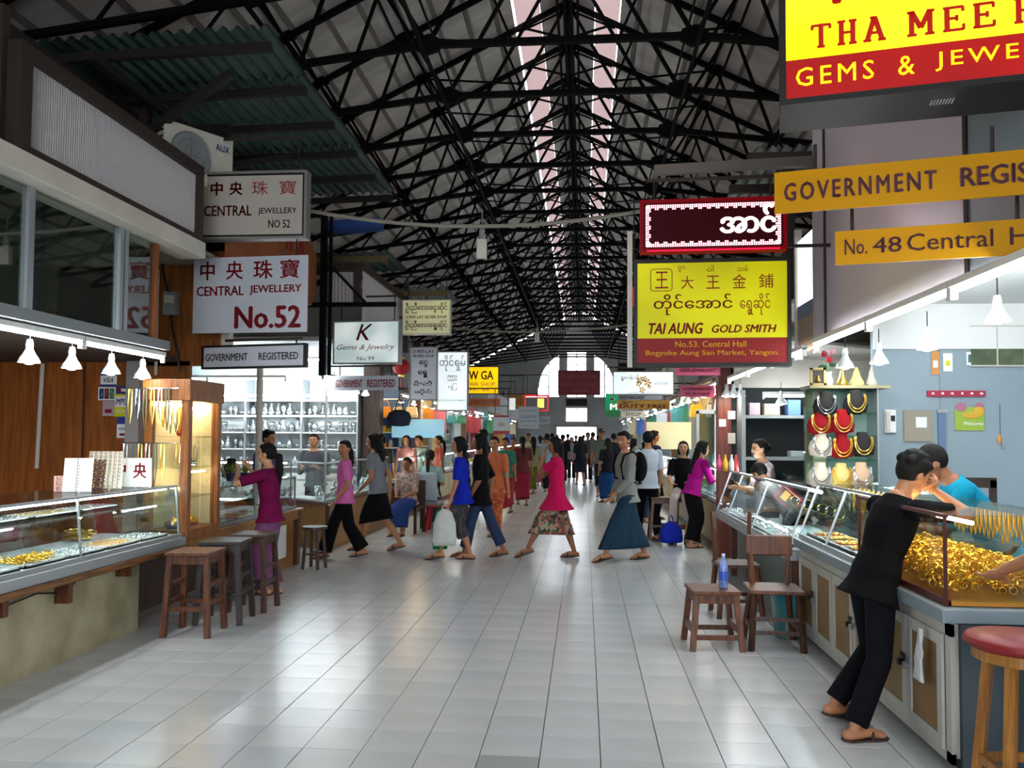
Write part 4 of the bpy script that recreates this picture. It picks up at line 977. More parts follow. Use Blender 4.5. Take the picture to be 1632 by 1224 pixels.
for s in (0, 1): put('picture', MB().b(-.22 + .22 * s, -.01 + .22 * s, -.01, 0, 0, .33), mat('landscape_print', '#5c6b4c', .6, 0, (6, .5)), t)
put('frame', MB().b(-.23, .22, -.014, 0, -.012, 0).b(-.23, .22, -.014, 0, .33, .342).b(-.012, .0, -.014, 0, 0, .33), M_CREAM, t)
p = atY(1523, 632, EW)
t = thing('hook_rail', 'red hook rail with pale studs on the blue grey wall', 'hook rail', (p.x, EW, p.z))
put('rail', MB().b(-.24, .24, -.02, 0, 0, .05), mat('crimson_rail', '#a01c3c', .5), t)
for k in range(6): put('hook', MB().cyl((-.2 + .08 * k, -.02, .025), (-.2 + .08 * k, -.04, .025), .01, n=8), M_WHITE, t)
p = atY(1545, 686, EW)
t = thing('wall_calendar', 'yellow and lime calendar sheet under the red hook rail', 'calendar', (p.x, EW, p.z))
put('sheet', MB().b(-.12, .12, -.006, 0, 0, .2), mat('lime_sheet', '#8fa93a', .6), t)
put('flower_print', MB().sph((-.07, -.008, .2), (.05, .004, .04), 10, 6).sph((.08, -.008, .2), (.04, .004, .04), 10, 6), mat('dull_pink', '#a4687e', .6), t)
put('flower_print', MB().sph((.08, -.009, .17), (.045, .004, .05), 10, 6).sph((.02, -.009, .13), (.08, .004, .03), 10, 6), mat('amber_print', '#c9a02c', .6), t)
lettering(t, 'Welcome', -.05, .11, .045, .075, T_WHT, -.009, 0, .2)
p = atY(1418, 690, EW)
t = thing('intercom_phone', 'white wall telephone on the blue grey wall', 'phone', (p.x, EW, p.z))
put('body', MB().b(-.045, .045, -.03, 0, 0, .2), M_WHITE, t, bevel=.006); put('handset', MB().b(-.045, -.012, -.055, -.03, .02, .19), M_CREAM, t, bevel=.006)
put('keypad', MB().b(0, .035, -.034, -.03, .1, .15), M_BLACK, t)
p = atY(1463, 700, EW)
t = thing('notice_board', 'tan clipboard with a white slip hanging on the blue grey wall', 'clipboard', (p.x, EW, p.z))
put('board', MB().b(-.12, .12, -.012, 0, -.02, .25), mat('clip_tan', '#8f8677', .6), t); put('slip', MB().b(-.02, .07, -.016, -.012, .1, .19), M_WHITE, t)
p = atY(1500, 740, EW)
t = thing('measuring_strip', 'grey blue strip hanging beside the clipboard', 'strip', (p.x, EW, p.z))
put('strip', MB().b(-.025, .035, -.02, 0, 0, .44), mat('strip_grey', '#5f7390', .4), t); put('clip', MB().b(-.035, .045, -.03, 0, .44, .47), M_ALU, t)
p = atY(1594, 700, EW)
t = thing('key_ring', 'orange tag and keys hanging on a nail at the right', 'keys', (p.x, EW, p.z))
put('tag', MB().sph((-.01, -.01, .0), (.018, .008, .04), 8, 6), mat('orange_tag', '#cf8a35', .5), t); put('key', MB().b(.01, .03, -.01, -.004, -.08, -.02), M_ALU, t); put('string', MB().cyl((0, -.004, .03), (0, -.004, .3), .002, n=4), M_BLACK, t)
# chair at the back of shop 48
t = thing('wooden_chair', 'dark wooden chair against the blue grey wall', 'chair', (3.05, 6.55, 0), math.pi)
put('seat', MB().b(-.2, .2, -.2, .2, .74, .77), M_DBROWN, t)
for sx in (-1, 1):
    for sy in (-1, 1): put('leg', MB().b(sx * .18 - .02, sx * .18 + .02, sy * .18 - .02, sy * .18 + .02, 0, .74), M_DBROWN, t)
put('backrest', MB().b(-.2, -.15, -.2, -.17, .77, 1.26).b(.15, .2, -.2, -.17, .77, 1.26).b(-.2, .2, -.2, -.17, 1.2, 1.28).b(-.15, .15, -.195, -.175, 1.04, 1.07).b(-.15, .15, -.195, -.175, .92, .95), M_DBROWN, t)
# right seats
stool((.98, 6.35, 0), .06, 'low reddish stool with a blue water bottle on it', .44, .36, M_TEAK, .04, rungs=(.1, .16))
t = thing('wooden_chair', 'brown wooden bar chair with a rounded plank backrest', 'chair', (1.44, 6.38, 0), -.05)
put('seat', MB().b(-.2, .2, -.19, .19, .42, .45), M_TEAK, t, bevel=.006)
for sx in (-1, 1):
    put('front_leg', MB().bar((sx * .19, -.19, 0), (sx * .16, -.15, .42), .036), M_DTEAK, t)
    put('back_leg', MB().bar((sx * .19, .24, 0), (sx * .13, .15, .45), .036).bar((sx * .13, .15, .42), (sx * .15, .2, .78), .034), M_TEAK, t)
    put('rung', MB().bar((sx * .18, -.17, .15), (sx * .17, .2, .15), .02, .03), M_TEAK, t)
put('rung', MB().b(-.17, .17, -.18, -.16, .12, .15), M_DTEAK, t); put('rung', MB().b(-.17, .17, -.18, -.16, .22, .25), M_DTEAK, t)
put('backrest', MB().b(-.18, .18, .17, .2, .66, .82), M_TEAK, t, bevel=.012)
t = thing('wooden_chair', 'brown high chair tucked behind the plank back chair', 'chair', (1.36, 7.5, 0), .05)
put('seat', MB().b(-.18, .18, -.18, .18, .44, .47), M_DTEAK, t)
for sx in (-1, 1):
    for sy in (-1, 1): put('leg', MB().bar((sx * .19, sy * .19, 0), (sx * .15, sy * .15, .44), .034), M_TEAK, t)
    put('rung', MB().b(-.17, .17, sx * .17 - .01, sx * .17 + .01, .14, .17), M_DTEAK, t)
    put('rung', MB().b(sx * .17 - .01, sx * .17 + .01, -.17, .17, .2, .23), M_DTEAK, t)
put('back_post', MB().bar((-.15, .15, .44), (-.17, .19, .9), .03).bar((.15, .15, .44), (.17, .19, .9), .03), M_TEAK, t)
t = thing('water_bottle', 'blue tinted plastic water bottle on the low stool', 'bottle', (1.06, 6.32, .44))
put('bottle', MB().lathe([(.03, 0), (.034, .01), (.033, .1), (.034, .16), (.028, .19), (.012, .225), (.012, .24)], n=14), mat('blue_bottle', '#7b8fce', .1, 0, (30, .4), .7), t, True)
put('cap', MB().cyl((0, 0, .24), (0, 0, .26), .014, n=10), mat('cap_blue', '#c5cdf0', .4), t)
put('bottle_label', MB().cyl((0, 0, .06), (0, 0, .13), .0352, n=14, caps=False), mat('label_blue', '#2f4fae', .4), t)
t = thing('round_stool', 'tall round wooden stool with a red cushion, bottom right', 'stool', (1.8, 3.42, 0))
put('cushion', MB().lathe([(.02, .73), (.2, .725), (.225, .745), (.21, .77), (.02, .775)], n=24), mat('red_cushion', '#7c0a14', .5), t, True)
put('seat', MB().cyl((0, 0, .68), (0, 0, .725), .19, n=24), M_HONEY, t)
for a in range(4): put('leg', MB().bar((.2 * math.cos(a * 1.571 + .8), .2 * math.sin(a * 1.571 + .8), 0), (.13 * math.cos(a * 1.571 + .8), .13 * math.sin(a * 1.571 + .8), .68), .04), M_HONEY, t)
for a in range(4):
    q = [(.175 * math.cos(k * 1.571 + .8), .175 * math.sin(k * 1.571 + .8), .24) for k in (a, a + 1)]
    put('rung', MB().bar(q[0], q[1], .025, .035), M_HONEY, t)
t = thing('waste_basket', 'green and teal bin standing between the chair and the cabinet', 'bin', (1.62, 6.7, 0))
put('bin', MB().lathe([(.1, 0), (.13, .38), (.12, .38), (.09, .02)], n=18, caps=False), mat('green_teal_bin', '#476a2e', .4, 0, (4, .5, (1, 1, 1), '#1f6a78')), t, True)
put('bin_bottom', MB().cyl((0, 0, 0), (0, 0, .015), .1, n=18), M_BLACK, t)
# interior of shop 53
t = struct('wall_right_gold_shop', None, None, 'walls of the gold smith shop on the right')
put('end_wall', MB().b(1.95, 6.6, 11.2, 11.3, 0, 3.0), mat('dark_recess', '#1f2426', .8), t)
put('sloping_board', MB().bar((2.0, 9.4, 2.62), (4.2, 11.1, 2.62), 1.2, .03), M_CREAM, t)
put('ceiling_board', MB().b(1.97, 6.6, 7.34, 11.2, 2.86, 2.9), M_CREAM, t)
put('white_board', MB().b(1.98, 4.2, 11.1, 11.16, 2.25, 2.85), M_CREAM, t)
put('column', MB().b(1.78, 1.95, 11.15, 11.35, 0, 3.0), wood('red_column', '#7a3420', '#54200f', 4, 2), t)
t = thing('display_shelves', 'dark wall shelves behind the woman vendor on the right', 'shelf unit', (0, 0, 0))
put('shelf_board', MB().b(2.05, 4.6, 10.8, 11.15, 1.84, 1.88).b(2.05, 4.6, 10.8, 11.15, 1.3, 1.34).b(2.05, 4.6, 10.8, 11.15, .8, .84), M_GREY, t)
put('upright', MB().b(2.02, 2.07, 10.78, 11.15, 0, 2.2).b(3.3, 3.34, 10.78, 11.15, 0, 2.2), M_GREY, t)
for k, (x, z, w, h, c_) in enumerate(((2.2, 1.88, .14, .16, '#b7a1a6'), (2.42, 1.88, .2, .15, '#a59a8a'), (2.7, 1.88, .16, .2, '#5a7fb8'), (2.95, 1.88, .18, .12, '#c6cfd3'), (2.25, 1.34, .12, .12, '#5c86b9'), (2.75, 1.34, .2, .08, '#9aa3a8'), (3.0, 1.34, .12, .1, '#b3b3b3'))):
    o = put('storage_box', MB().b(-w / 2, w / 2, -.1, .1, 0, h), mat('boxc_%d' % k, c_, .6), None, bevel=.008)
    tag(o, ['pinkish package at the left end of the upper dark shelf', 'tan carton on the upper dark shelf', 'blue box on the upper dark shelf under the bell lamp', 'pale grey box at the right of the upper dark shelf', 'blue packet beside the woman vendor\'s head', 'flat grey packet on the lower dark shelf', 'small grey box at the right of the lower dark shelf'][k], 'box', loc=(x, 10.95, z))
tube_light((2.75, 10.6, 2.12), (1, 0, 0), 'crosswise tube in front of the dark shelves on the right', 1.0)
p = atY(1245, 640, 10.4); bell_lamp(p, 'bell lamp hanging before the dark shelves on the right')
for k, y in enumerate((7.6, 8.85, 10.1)): tube_light((1.85, y, 2.32), (0, 1, 0), ['near tube over the gold smith counter', 'middle tube over the gold smith counter', 'far tube over the gold smith counter'][k])
for k in range(3): bell_lamp(atY(1158 + 11 * k, 628, 10.9), NTH[k] + ' bell lamp in the bright cluster beside the red column', 'bell lamps in the cluster by the red column')
cardpx(1160, 655, 1172, 668, 11.14, T_WHT, 'card_sticker', 'upper small white card on the red column')
cardpx(1146, 668, 1157, 680, 11.14, T_WHT, 'card_sticker', 'lower left small white card on the red column')
cardpx(1160, 690, 1172, 707, 11.13, M_CREAM, 'price_tag', 'cream hanging tag low on the red column')
for k, (px, c_) in enumerate(((1146, '#d8527a'), (1156, '#e0b030'), (1166, '#cfd3da'), (1173, '#c44040'))):
    p = atY(px, 740, 10.2)
    o = put('small_bottle', MB().lathe([(.03, 0), (.035, .1), (.02, .14), (.012, .17), (.012, .2)], n=10), mat('bot_%d' % k, c_, .2), None, True)
    tag(o, ['pink bottle on the gold smith counter', 'yellow bottle on the gold smith counter', 'clear bottle on the gold smith counter', 'red bottle on the gold smith counter'][k], 'bottle', loc=(p.x, 10.2, 1.18))
# right corrugated roof bits, beam, hanging lamp cables
t = thing('corrugated_canopy', 'rusty corrugated roof sheet above the red LED sign', 'canopy', (0, 0, 0))
put('corrugated_sheet', corr(1.72, 3.6, 8.3, 10.6, 4.5, 4.6, .13, .022, 'x'), mat('rusty_zinc', '#8d9490', .35, .6, (3, .3)), t)
for y in (8.32, 9.4, 10.5): put('crossbar', MB().b(1.65, 3.6, y, y + .08, 4.38, 4.47), M_DBROWN, t)
put('post', MB().b(2.0, 2.1, 8.3, 8.38, 2.9, 4.4), M_DBROWN, t)
end_shift()
o = put('outrigger_beam', MB().bar(atY(1043, 272, 6.62), atY(1300, 257, 6.62), .06, .075), mat('dusty_timber', '#6f6660', .8)); tag(o, 'pale timber outrigger above the red LED sign', 'beam')
def cable_lamp(p0, p1, sag, px, py, Y, label, label2):
    pts = []; p0 = Vector(p0); p1 = Vector(p1)
    for i in range(15):
        q = i / 14; v = p0.lerp(p1, q); v.z -= sag * 4 * q * (1 - q); pts.append(v)
    o = put('overhead_cable', MB().tube(pts, .02, 6), mat('dusty_cable', '#8b857a', .8)); tag(o, label, 'cable')
    p = atY(px, py, Y)
    t = thing('pendant_lamp', label2, 'lamp', p)
    put('holder', MB().cyl((0, 0, .1), (0, 0, .2), .03).cyl((0, 0, .2), (0, 0, .42), .006), M_GREY, t); put('bulb_tube', MB().b(-.05, .05, -.03, .03, -.1, .1), M_CREAM, t)
cable_lamp(atY(488, 335, 8.6), atY(1045, 332, 8.6), .18, 768, 397, 8.6, 'sagging pale cable crossing the hall between the signs', 'dim pendant lamp hanging from the nearer cable')
cable_lamp(atY(700, 520, 18), atY(1010, 516, 18), .15, 856, 538, 18, 'far sagging cable crossing the hall below the trusses', 'dim pendant lamp hanging from the far cable')
# ================================================================ SIGNS
M_SIGNFR = mat('sign_frame_dark', '#110c0a', .5, 0, None, .3)
M_SIGNGR = mat('sign_frame_grey', '#7c7a76', .5, .3)
M_CHAIN = mat('hanging_chain', '#3a2f2a', .6, .6)
LB_WHITE = lightbox('lightbox_white', '#dfe9ea', .55, '#ffffff')
LB_BRIGHT = lightbox('lightbox_bright', '#e2eef2', .6, '#ffffff')
LB_YELLOW = lightbox('lightbox_yellow', '#a8a400', .5, '#e4e000', 1.6)
LB_YELLOW2 = lightbox('lightbox_yellow_bright', '#f4f000', 1.15, '#ffff30', 2.5)
LB_RED = lightbox('lightbox_red', '#9c0c0a', .5, '#c4180a', 3)
LB_DRED = lightbox('lightbox_dark_red', '#6c0e0c', .3, '#80120e', 3)
LB_AMBER = lightbox('lightbox_amber', '#e9b400', .8, '#ffd500')
LB_CREAM = lightbox('lightbox_cream', '#b9b48f', .3, '#f0f0a8', 2)
M_YPANEL = mat('yellow_acrylic', '#c08600', .4, 0, None, .06)
M_WPANEL = mat('white_acrylic', '#b9bcc4', .5, spec=.2)
E_RED = emis('led_red', '#ff1030', 4.0); E_LED = emis('led_white', '#ffb4c0', 3.0)
E_YTXT = lightbox('lit_yellow_text', '#ffd21c', .9, '#ffd21c')
L_RED = lightbox('lit_red_text', '#b01808', .35, '#b01808')
L_MAR = lightbox('lit_maroon_text', '#7a100c', .12, '#7a100c')
L_OCH = lightbox('lit_ochre_text', '#b08a18', .35, '#b08a18')
def sign(name, label, cat, px0, px1, pyT, pyB, Yl, Yr, d, face, frame, fw, texts=(), bands=(), hang=None, group=None, hm=None, hfrac=(.1, .9)):
    cy = (pyT + pyB) / 2
    A = atY(px0, cy, Yl); B = atY(px1, cy, Yr)
    w = math.hypot(B.x - A.x, B.y - A.y); rz = math.atan2(B.y - A.y, B.x - A.x)
    pc = (px0 + px1) / 2; Yc = (Yl + Yr) / 2
    zt = atY(pc, pyT, Yc).z; zb = atY(pc, pyB, Yc).z; h = zt - zb
    t = thing(name, label, cat, ((A.x + B.x) / 2, (A.y + B.y) / 2, zb), rz, group)
    if frame is not None:
        put('housing', MB().b(-w / 2, w / 2, .006, d, 0, h), frame, t)
        put('frame', MB().b(-w / 2, w / 2, -.012, .006, 0, fw).b(-w / 2, w / 2, -.012, .006, h - fw, h).b(-w / 2, -w / 2 + fw, -.012, .006, fw, h - fw).b(w / 2 - fw, w / 2, -.012, .006, fw, h - fw), frame, t)
    iw, ih = w - 2 * fw, h - 2 * fw; x0, z0 = -iw / 2, fw
    put('face_panel', MB().b(-iw / 2, iw / 2, 0, .006 if frame is not None else d, z0, z0 + ih), face, t)
    for u0, u1, v0, v1, m in bands: put('colour_band', MB().b(x0 + iw * u0, x0 + iw * u1, -.0025, -.0005, z0 + ih * v0, z0 + ih * v1), m, t)
    for q in texts:
        s, u0, u1, v0, v1, m = q[:6]; bo = q[6] if len(q) > 6 else 0; sh = q[7] if len(q) > 7 else 0
        if callable(s): put('lettering', s(x0 + iw * u0, x0 + iw * u1, z0 + ih * v0, z0 + ih * v1), m, t)
        else: lettering(t, s, x0 + iw * u0, x0 + iw * u1, z0 + ih * v0, z0 + ih * v1, m, -.0045, bo, sh)
    if hang:
        if Yc > 6.4 and pc < 1500 and not name.endswith('banner'):
            xe = (-3.62 - t.location.x) if pc < 905 else (1.98 - t.location.x)
            lo, hi_ = (xe, w * .45) if xe < 0 else (-w * .45, xe)
            put('bracket_bar', MB().b(lo, hi_, d / 2 - .012, d / 2 + .012, h + hang - .012, h + hang + .012), M_CHAIN, t)
        for k in hfrac: put('hanger', MB().cyl((-w / 2 + w * k, d / 2, h), (-w / 2 + w * k, d / 2, h + hang), .008, n=6), hm or M_CHAIN, t)
    return t
# slab serif strokes for the big lightbox
SLAB = {'T': (1, [((.5, 0), (.5, 1)), ((.02, .93), (.98, .93)), ((.3, .04), (.7, .04)), ((.06, .75), (.06, .95)), ((.94, .75), (.94, .95))]),
        'H': (1, [((.22, 0), (.22, 1)), ((.78, 0), (.78, 1)), ((.22, .5), (.78, .5)), ((.02, .04), (.42, .04)), ((.58, .04), (.98, .04)), ((.02, .96), (.42, .96)), ((.58, .96), (.98, .96))]),
        'A': (1.1, [((.16, 0), (.5, 1)), ((.84, 0), (.5, 1)), ((.28, .34), (.72, .34)), ((.0, .04), (.36, .04)), ((.64, .04), (1, .04)), ((.3, .96), (.55, .96))]),
        'M': (1.2, [((.18, 0), (.18, 1)), ((.82, 0), (.82, 1)), ((.18, 1), (.5, .3)), ((.82, 1), (.5, .3)), ((.02, .04), (.36, .04)), ((.64, .04), (.98, .04)), ((.02, .96), (.25, .96)), ((.75, .96), (.98, .96))]),
        'E': (.95, [((.22, 0), (.22, 1)), ((.04, .95), (.92, .95)), ((.04, .05), (.95, .05)), ((.22, .52), (.66, .52)), ((.9, .76), (.9, .97)), ((.93, .03), (.93, .27)), ((.64, .4), (.64, .64))]), ' ': (.75, [])}
def slab(s, gap=.28, wt=.13):
    def f(x0, x1, z0, z1):
        tot = sum(SLAB[c][0] for c in s) + gap * (len(s) - 1); k = (x1 - x0) / tot; g = MB(); x = x0; H = z1 - z0
        for c in s:
            w, st = SLAB[c]
            for i, (a, b_) in enumerate(st):
                pa = Vector((x + a[0] * w * k, -.004, z0 + a[1] * H)); pb = Vector((x + b_[0] * w * k, -.004, z0 + b_[1] * H))
                g.bar(pa, pb, .002, (wt if a[0] == b_[0] or (a[1] != b_[1]) else .1) * H, (1, 0, 0) if abs(pa.x - pb.x) < 1e-5 else (0, 0, 1)) if False else g.add(*_seg(pa, pb, (.2 if (i == 0 or (abs(a[1] - b_[1]) > .5)) else .12) * H))
            x += (w + gap) * k
        return g
    return f
def _seg(a, b_, w):
    d = (b_ - a); d.normalize(); n_ = Vector((-d.z, 0, d.x)) * w / 2
    return [a + n_, b_ + n_, b_ - n_, a - n_], [(0, 1, 2, 3)]
# --- right foreground
# big lightbox: u along width; px 1250..1665
def U(px, p0=1253., p1=1660.): return (px - p0) / (p1 - p0)
sign('lightbox_sign', 'huge yellow and red lightbox sign THA MEE, top right corner', 'sign', 1242, 1672, -190, 148, 3.72, 3.5, .34, LB_YELLOW2, M_SIGNFR, .026,
     [(slab('THA'), .105, .41, .2475, .37, L_RED), (slab('MEE'), .49, .83, .2475, .37, L_RED), (slab('H'), .895, .98, .2475, .37, L_RED),
      ('~GEMS', .04, .36, .06, .155, E_YTXT, .004), ('&', .455, .52, .06, .155, E_YTXT, .004), ('~JEWELS', .60, 1.05, .06, .155, E_YTXT, .004),
      ('ရတနာ', .13, .52, .46, .72, L_RED, .03), ('သာမည', .55, .95, .46, .72, L_RED, .03)],
     [(0, 1, 0, .2, LB_RED)], hang=None)
sp = [o for o in bpy.data.objects if o.get('label', '').startswith('huge yellow')][0]
g = MB()
for k in range(8): g.b(.1 + .012 * k, .106 + .012 * k, .1, .16, -.004, -.001)
put('vent_grille', g, M_SILVER, sp)
put('support_arm', MB().bar((.3, .2, 1.05), (1.1, .6, 1.05), .05), M_SIGNFR, sp)
sign('hanging_board', 'yellow acrylic board GOVERNMENT REGISTERED hung under the big lightbox', 'sign', 1234, 1850, 248, 318, 3.78, 3.42, .012, M_YPANEL, None, 0,
     [('~GOVERNMENT', .028, .455, .27, .72, T_DRED, .035), ('REGISTERED', .515, .9, .27, .72, T_DRED, .035)], hang=.11, hfrac=(.12, .6))
sign('hanging_board', 'yellow acrylic board No.48 Central Hall hung lowest at the right', 'sign', 1331, 1760, 355, 411, 3.85, 3.6, .012, M_YPANEL, None, 0,
     [('No.', .038, .13, .28, .74, T_DRED, .01), ('48', .15, .265, .28, .74, T_DRED, .01), ('Central', .285, .61, .28, .78, T_DRED, .005), ('Hall', .67, .85, .28, .78, T_DRED, .005)], hang=.17, hfrac=(.07, .7))
# --- LED sign
def led_border(x0, x1, z0, z1):
    g = MB(); s = .011; w, h = x1 - x0, z1 - z0
    nx = int(w / .0165); nz = int(h / .0165)
    for r_ in range(3):
        for i in range(nx):
            if r_ == 2 and i % 4 > 1: continue
            for z in (z0 + r_ * .014, z1 - r_ * .014): g.b(x0 + i * w / nx, x0 + i * w / nx + s, -.004, -.002, z - s / 2, z + s / 2)
        for i in range(nz):
            if r_ == 2 and i % 4 > 1: continue
            for x in (x0 + r_ * .014, x1 - r_ * .014): g.b(x - s / 2, x + s / 2, -.004, -.002, z0 + i * h / nz, z0 + i * h / nz + s)
    return g
t = sign('led_sign', 'red glowing LED sign with a dotted border and white Burmese letters', 'sign', 1020, 1254, 316, 400, 6.55, 6.5, .1, mat('led_face', '#1c0004', .6, 0, None, .1, '#40000a', .3), mat('led_case', '#2c0006', .5, 0, None, .1, '#90000e', .4), .028,
     [(led_border, .02, .98, .05, .95, E_LED), ('အာင်', .55, .955, .3, .93, emis('led_letter', '#ffe8ee', 4), .04)], hang=.17)
put('glow_strip', MB().b(-.5, .5, -.016, -.0125, .004, .012), E_RED, t)
sign('led_sign', 'red LED sign mostly hidden behind the yellow TAI AUNG lightbox', 'sign', 1004, 1075, 447, 500, 8.3, 8.3, .1, mat('led_face', '#300006', .3), mat('led_case', '#7a0814', .35), .02, [('IIK', .03, .5, .15, .85, E_RED, .03)], hang=.8)
# --- TAI AUNG
def box_outline(x0, x1, z0, z1):
    r_ = .02; pts = []
    for cx, cz, a0 in ((x1 - r_, z1 - r_, 0), (x0 + r_, z1 - r_, 90), (x0 + r_, z0 + r_, 180), (x1 - r_, z0 + r_, 270)):
        for a in (0, 45, 90): pts.append((cx + r_ * math.cos(math.radians(a0 + a)), -.004, cz + r_ * math.sin(math.radians(a0 + a))))
    pts.append(pts[0]); g = MB()
    for a, b_ in zip(pts[:-1], pts[1:]): g.add(*_seg(Vector(a), Vector(b_), .006))
    return g
sign('lightbox_sign', 'yellow and dark red lightbox TAI AUNG GOLD SMITH under the LED sign', 'sign', 1010, 1261, 412, 584, 6.75, 6.7, .13, LB_YELLOW, M_SIGNFR, .03,
     [(box_outline, .09, .235, .72, .94, L_MAR), ('王', .12, .21, .745, .915, L_MAR), ('大', .295, .38, .735, .865, L_MAR), ('王', .465, .555, .735, .865, L_MAR), ('金', .64, .73, .735, .875, L_MAR), ('鋪', .815, .91, .735, .875, L_MAR),
      ('ဝူ၀', .275, .325, .905, .97, L_MAR), ('ဝါ', .47, .515, .905, .97, L_MAR), ('သစ်', .67, .745, .905, .965, L_MAR),
      ('တိုင်ေအာင်', .11, .64, .475, .685, L_MAR, .012), ('ေရွှဆိုင်', .69, .89, .47, .68, L_MAR),
      ('TAI AUNG', .075, .445, .285, .4, L_MAR, .035, .25), ('GOLD SMITH', .5, .93, .295, .375, L_MAR, .03, .25),
      ('No.53. Central Hall', .255, .73, .155, .215, L_OCH, .01), ('Bogyoke Aung San Market, Yangon.', .055, .945, .06, .125, L_OCH, .01)],
     [(0, 1, 0, .245, LB_DRED)], hang=.1)
t = [o for o in bpy.data.objects if o.get('label', '').startswith('yellow and dark red lightbox')][0]
put('tube_fitting', MB().b(-.66, -.62, .02, .12, 0, 1.1), M_CREAM, t)
# --- left foreground signs
sign('boxed_sign', 'grey framed box sign CENTRAL JEWELLERY NO 52, topmost on the left', 'sign', 315, 489, 273, 381, 8.0, 8.0, .12, mat('aged_white', '#b5ada2', .5, 0, (1.5, .1)), M_SIGNGR, .025,
     [('中', .1, .22, .66, .88, T_RED, .03), ('央', .28, .41, .66, .88, T_RED, .03), ('珠', .5, .65, .66, .88, T_RED, 0), ('寶', .76, .92, .66, .88, T_RED, 0),
      ('CENTRAL', .04, .5, .33, .5, T_RED, .02), ('JEWELLERY', .56, .93, .33, .45, T_RED, .01), ('NO 52', .66, .87, .13, .26, T_RED, .02)],
     [(0, 1, 0, .03, M_SIGNFR), (0, 1, .97, 1, M_SIGNFR), (0, .018, 0, 1, M_SIGNFR), (.982, 1, 0, 1, M_SIGNFR)], hang=.35)
sign('hanging_board', 'plain white board with red CENTRAL JEWELLERY No.52 lettering', 'sign', 308, 490, 409, 530, 8.12, 8.02, .012, M_WPANEL, None, 0,
     [('中', .06, .19, .7, .95, T_RED, .02), ('央', .29, .44, .7, .95, T_RED, .02), ('珠', .53, .7, .7, .95, T_RED, .02), ('寶', .76, .93, .7, .95, T_RED, .02),
      ('CENTRAL', .03, .45, .49, .62, T_RED, .03), ('JEWELLERY', .5, .95, .49, .62, T_RED, .03), ('No.52', .37, .95, .05, .35, T_RED, .035)], hang=.22)
sign('framed_sign', 'dark framed white strip sign GOVERNMENT REGISTERED on the left', 'sign', 322, 487, 549, 587, 8.2, 7.95, .05, M_WPANEL, M_SIGNFR, .02,
     [('GOVERNMENT', .02, .45, .3, .68, T_BLK, .02), ('REGISTERED', .56, .95, .3, .68, T_BLK, .02)], hang=.05)
# --- silver shop signs
sign('lightbox_sign', 'white lightbox with a red script K and No.99', 'sign', 531, 637, 511, 580, 11.6, 11.5, .12, lightbox('lightbox_k', '#b5c8c6', .5, '#ffffff', 3), M_ALU, .02,
     [('K', .34, .6, .55, .95, T_RED, .01, .35), ('Gems & Jewelry', .04, .95, .28, .45, T_RED, 0, .4), ('No.99', .36, .63, .05, .15, T_BLK)], hang=.35)
sign('hanging_board', 'pale strip with red GOVERNMENT REGISTERED under the script K lightbox', 'sign', 531, 634, 599, 622, 11.7, 11.6, .02, M_WPANEL, None, 0,
     [('GOVERNMENT', .04, .46, .2, .75, T_RED, .03), ('REGISTERED', .53, .96, .2, .75, T_RED, .03)], hang=.14)
t = sign('lightbox_sign', 'cream lightbox U NYI LAY SILVER SHOP with two Burmese lines', 'sign', 641, 718, 478, 533, 13.6, 13.6, .14, LB_CREAM, M_CREAM, .015,
     [('ဦးညီေလးေငွဆိုင်', .05, .95, .62, .95, T_DRED, .02), ('U NYI LAY SILVER SHOP', .06, .94, .46, .55, T_BLK, .02), ('ဦးညီေလးေရွှဆိုင်', .05, .95, .1, .4, T_DRED, .02)], hang=.4)
sign('vertical_sign', 'grey vertical sign U NYI LAY beside the white Burmese lightbox', 'sign', 652, 697, 553, 638, 13.7, 13.7, .08, M_WPANEL, M_SIGNGR, .018,
     [('U NYI LAY', .08, .92, .9, .97, T_DRED, .03), ('SILVER SHOP', .1, .92, .82, .87, T_DRED, .03), ('ေငွ', .35, .68, .62, .76, T_DRED, .03), ('ေရွှ', .3, .68, .42, .56, T_DRED, .03), ('ဦးညီ', .15, .85, .26, .36, T_DRED, .03), ('ဆိုင်', .15, .85, .08, .2, T_DRED, .02)], hang=.5)
sign('lightbox_sign', 'bright vertical white lightbox with large Burmese letters', 'sign', 696, 746, 560, 655, 13.9, 13.9, .12, LB_BRIGHT, M_SIGNGR, .018,
     [('တိုင်ရှမ်', .06, .94, .68, .95, T_BLK, 0), ('ဘား', .33, .66, .5, .6, T_BLK), ('ပြု', .36, .66, .34, .46, T_BLK), ('NO. 1 EAST HALL MARKET', .02, .98, .15, .18, T_GRN)], hang=.5)
sign('lightbox_sign', 'glowing yellow lightbox W GA, fourth of the left row', 'sign', 743, 795, 584, 628, 16.5, 16.5, .12, LB_AMBER, M_SIGNFR, .014,
     [('W GA', .06, .85, .52, .86, T_DRED, .03), ('FAIR SHOP', .03, .9, .28, .42, T_DRED, .0), ('No. 83', .1, .7, .08, .16, T_DRED)], hang=.5)
sign('hanging_board', 'faded orange strip board below the yellow W GA box', 'sign', 743, 797, 635, 648, 16.56, 16.56, .02, mat('faded_orange', '#b05f24', .6), None, 0, [('GOVERNMENT REG', .05, .95, .2, .8, T_DRED)], hang=.12)
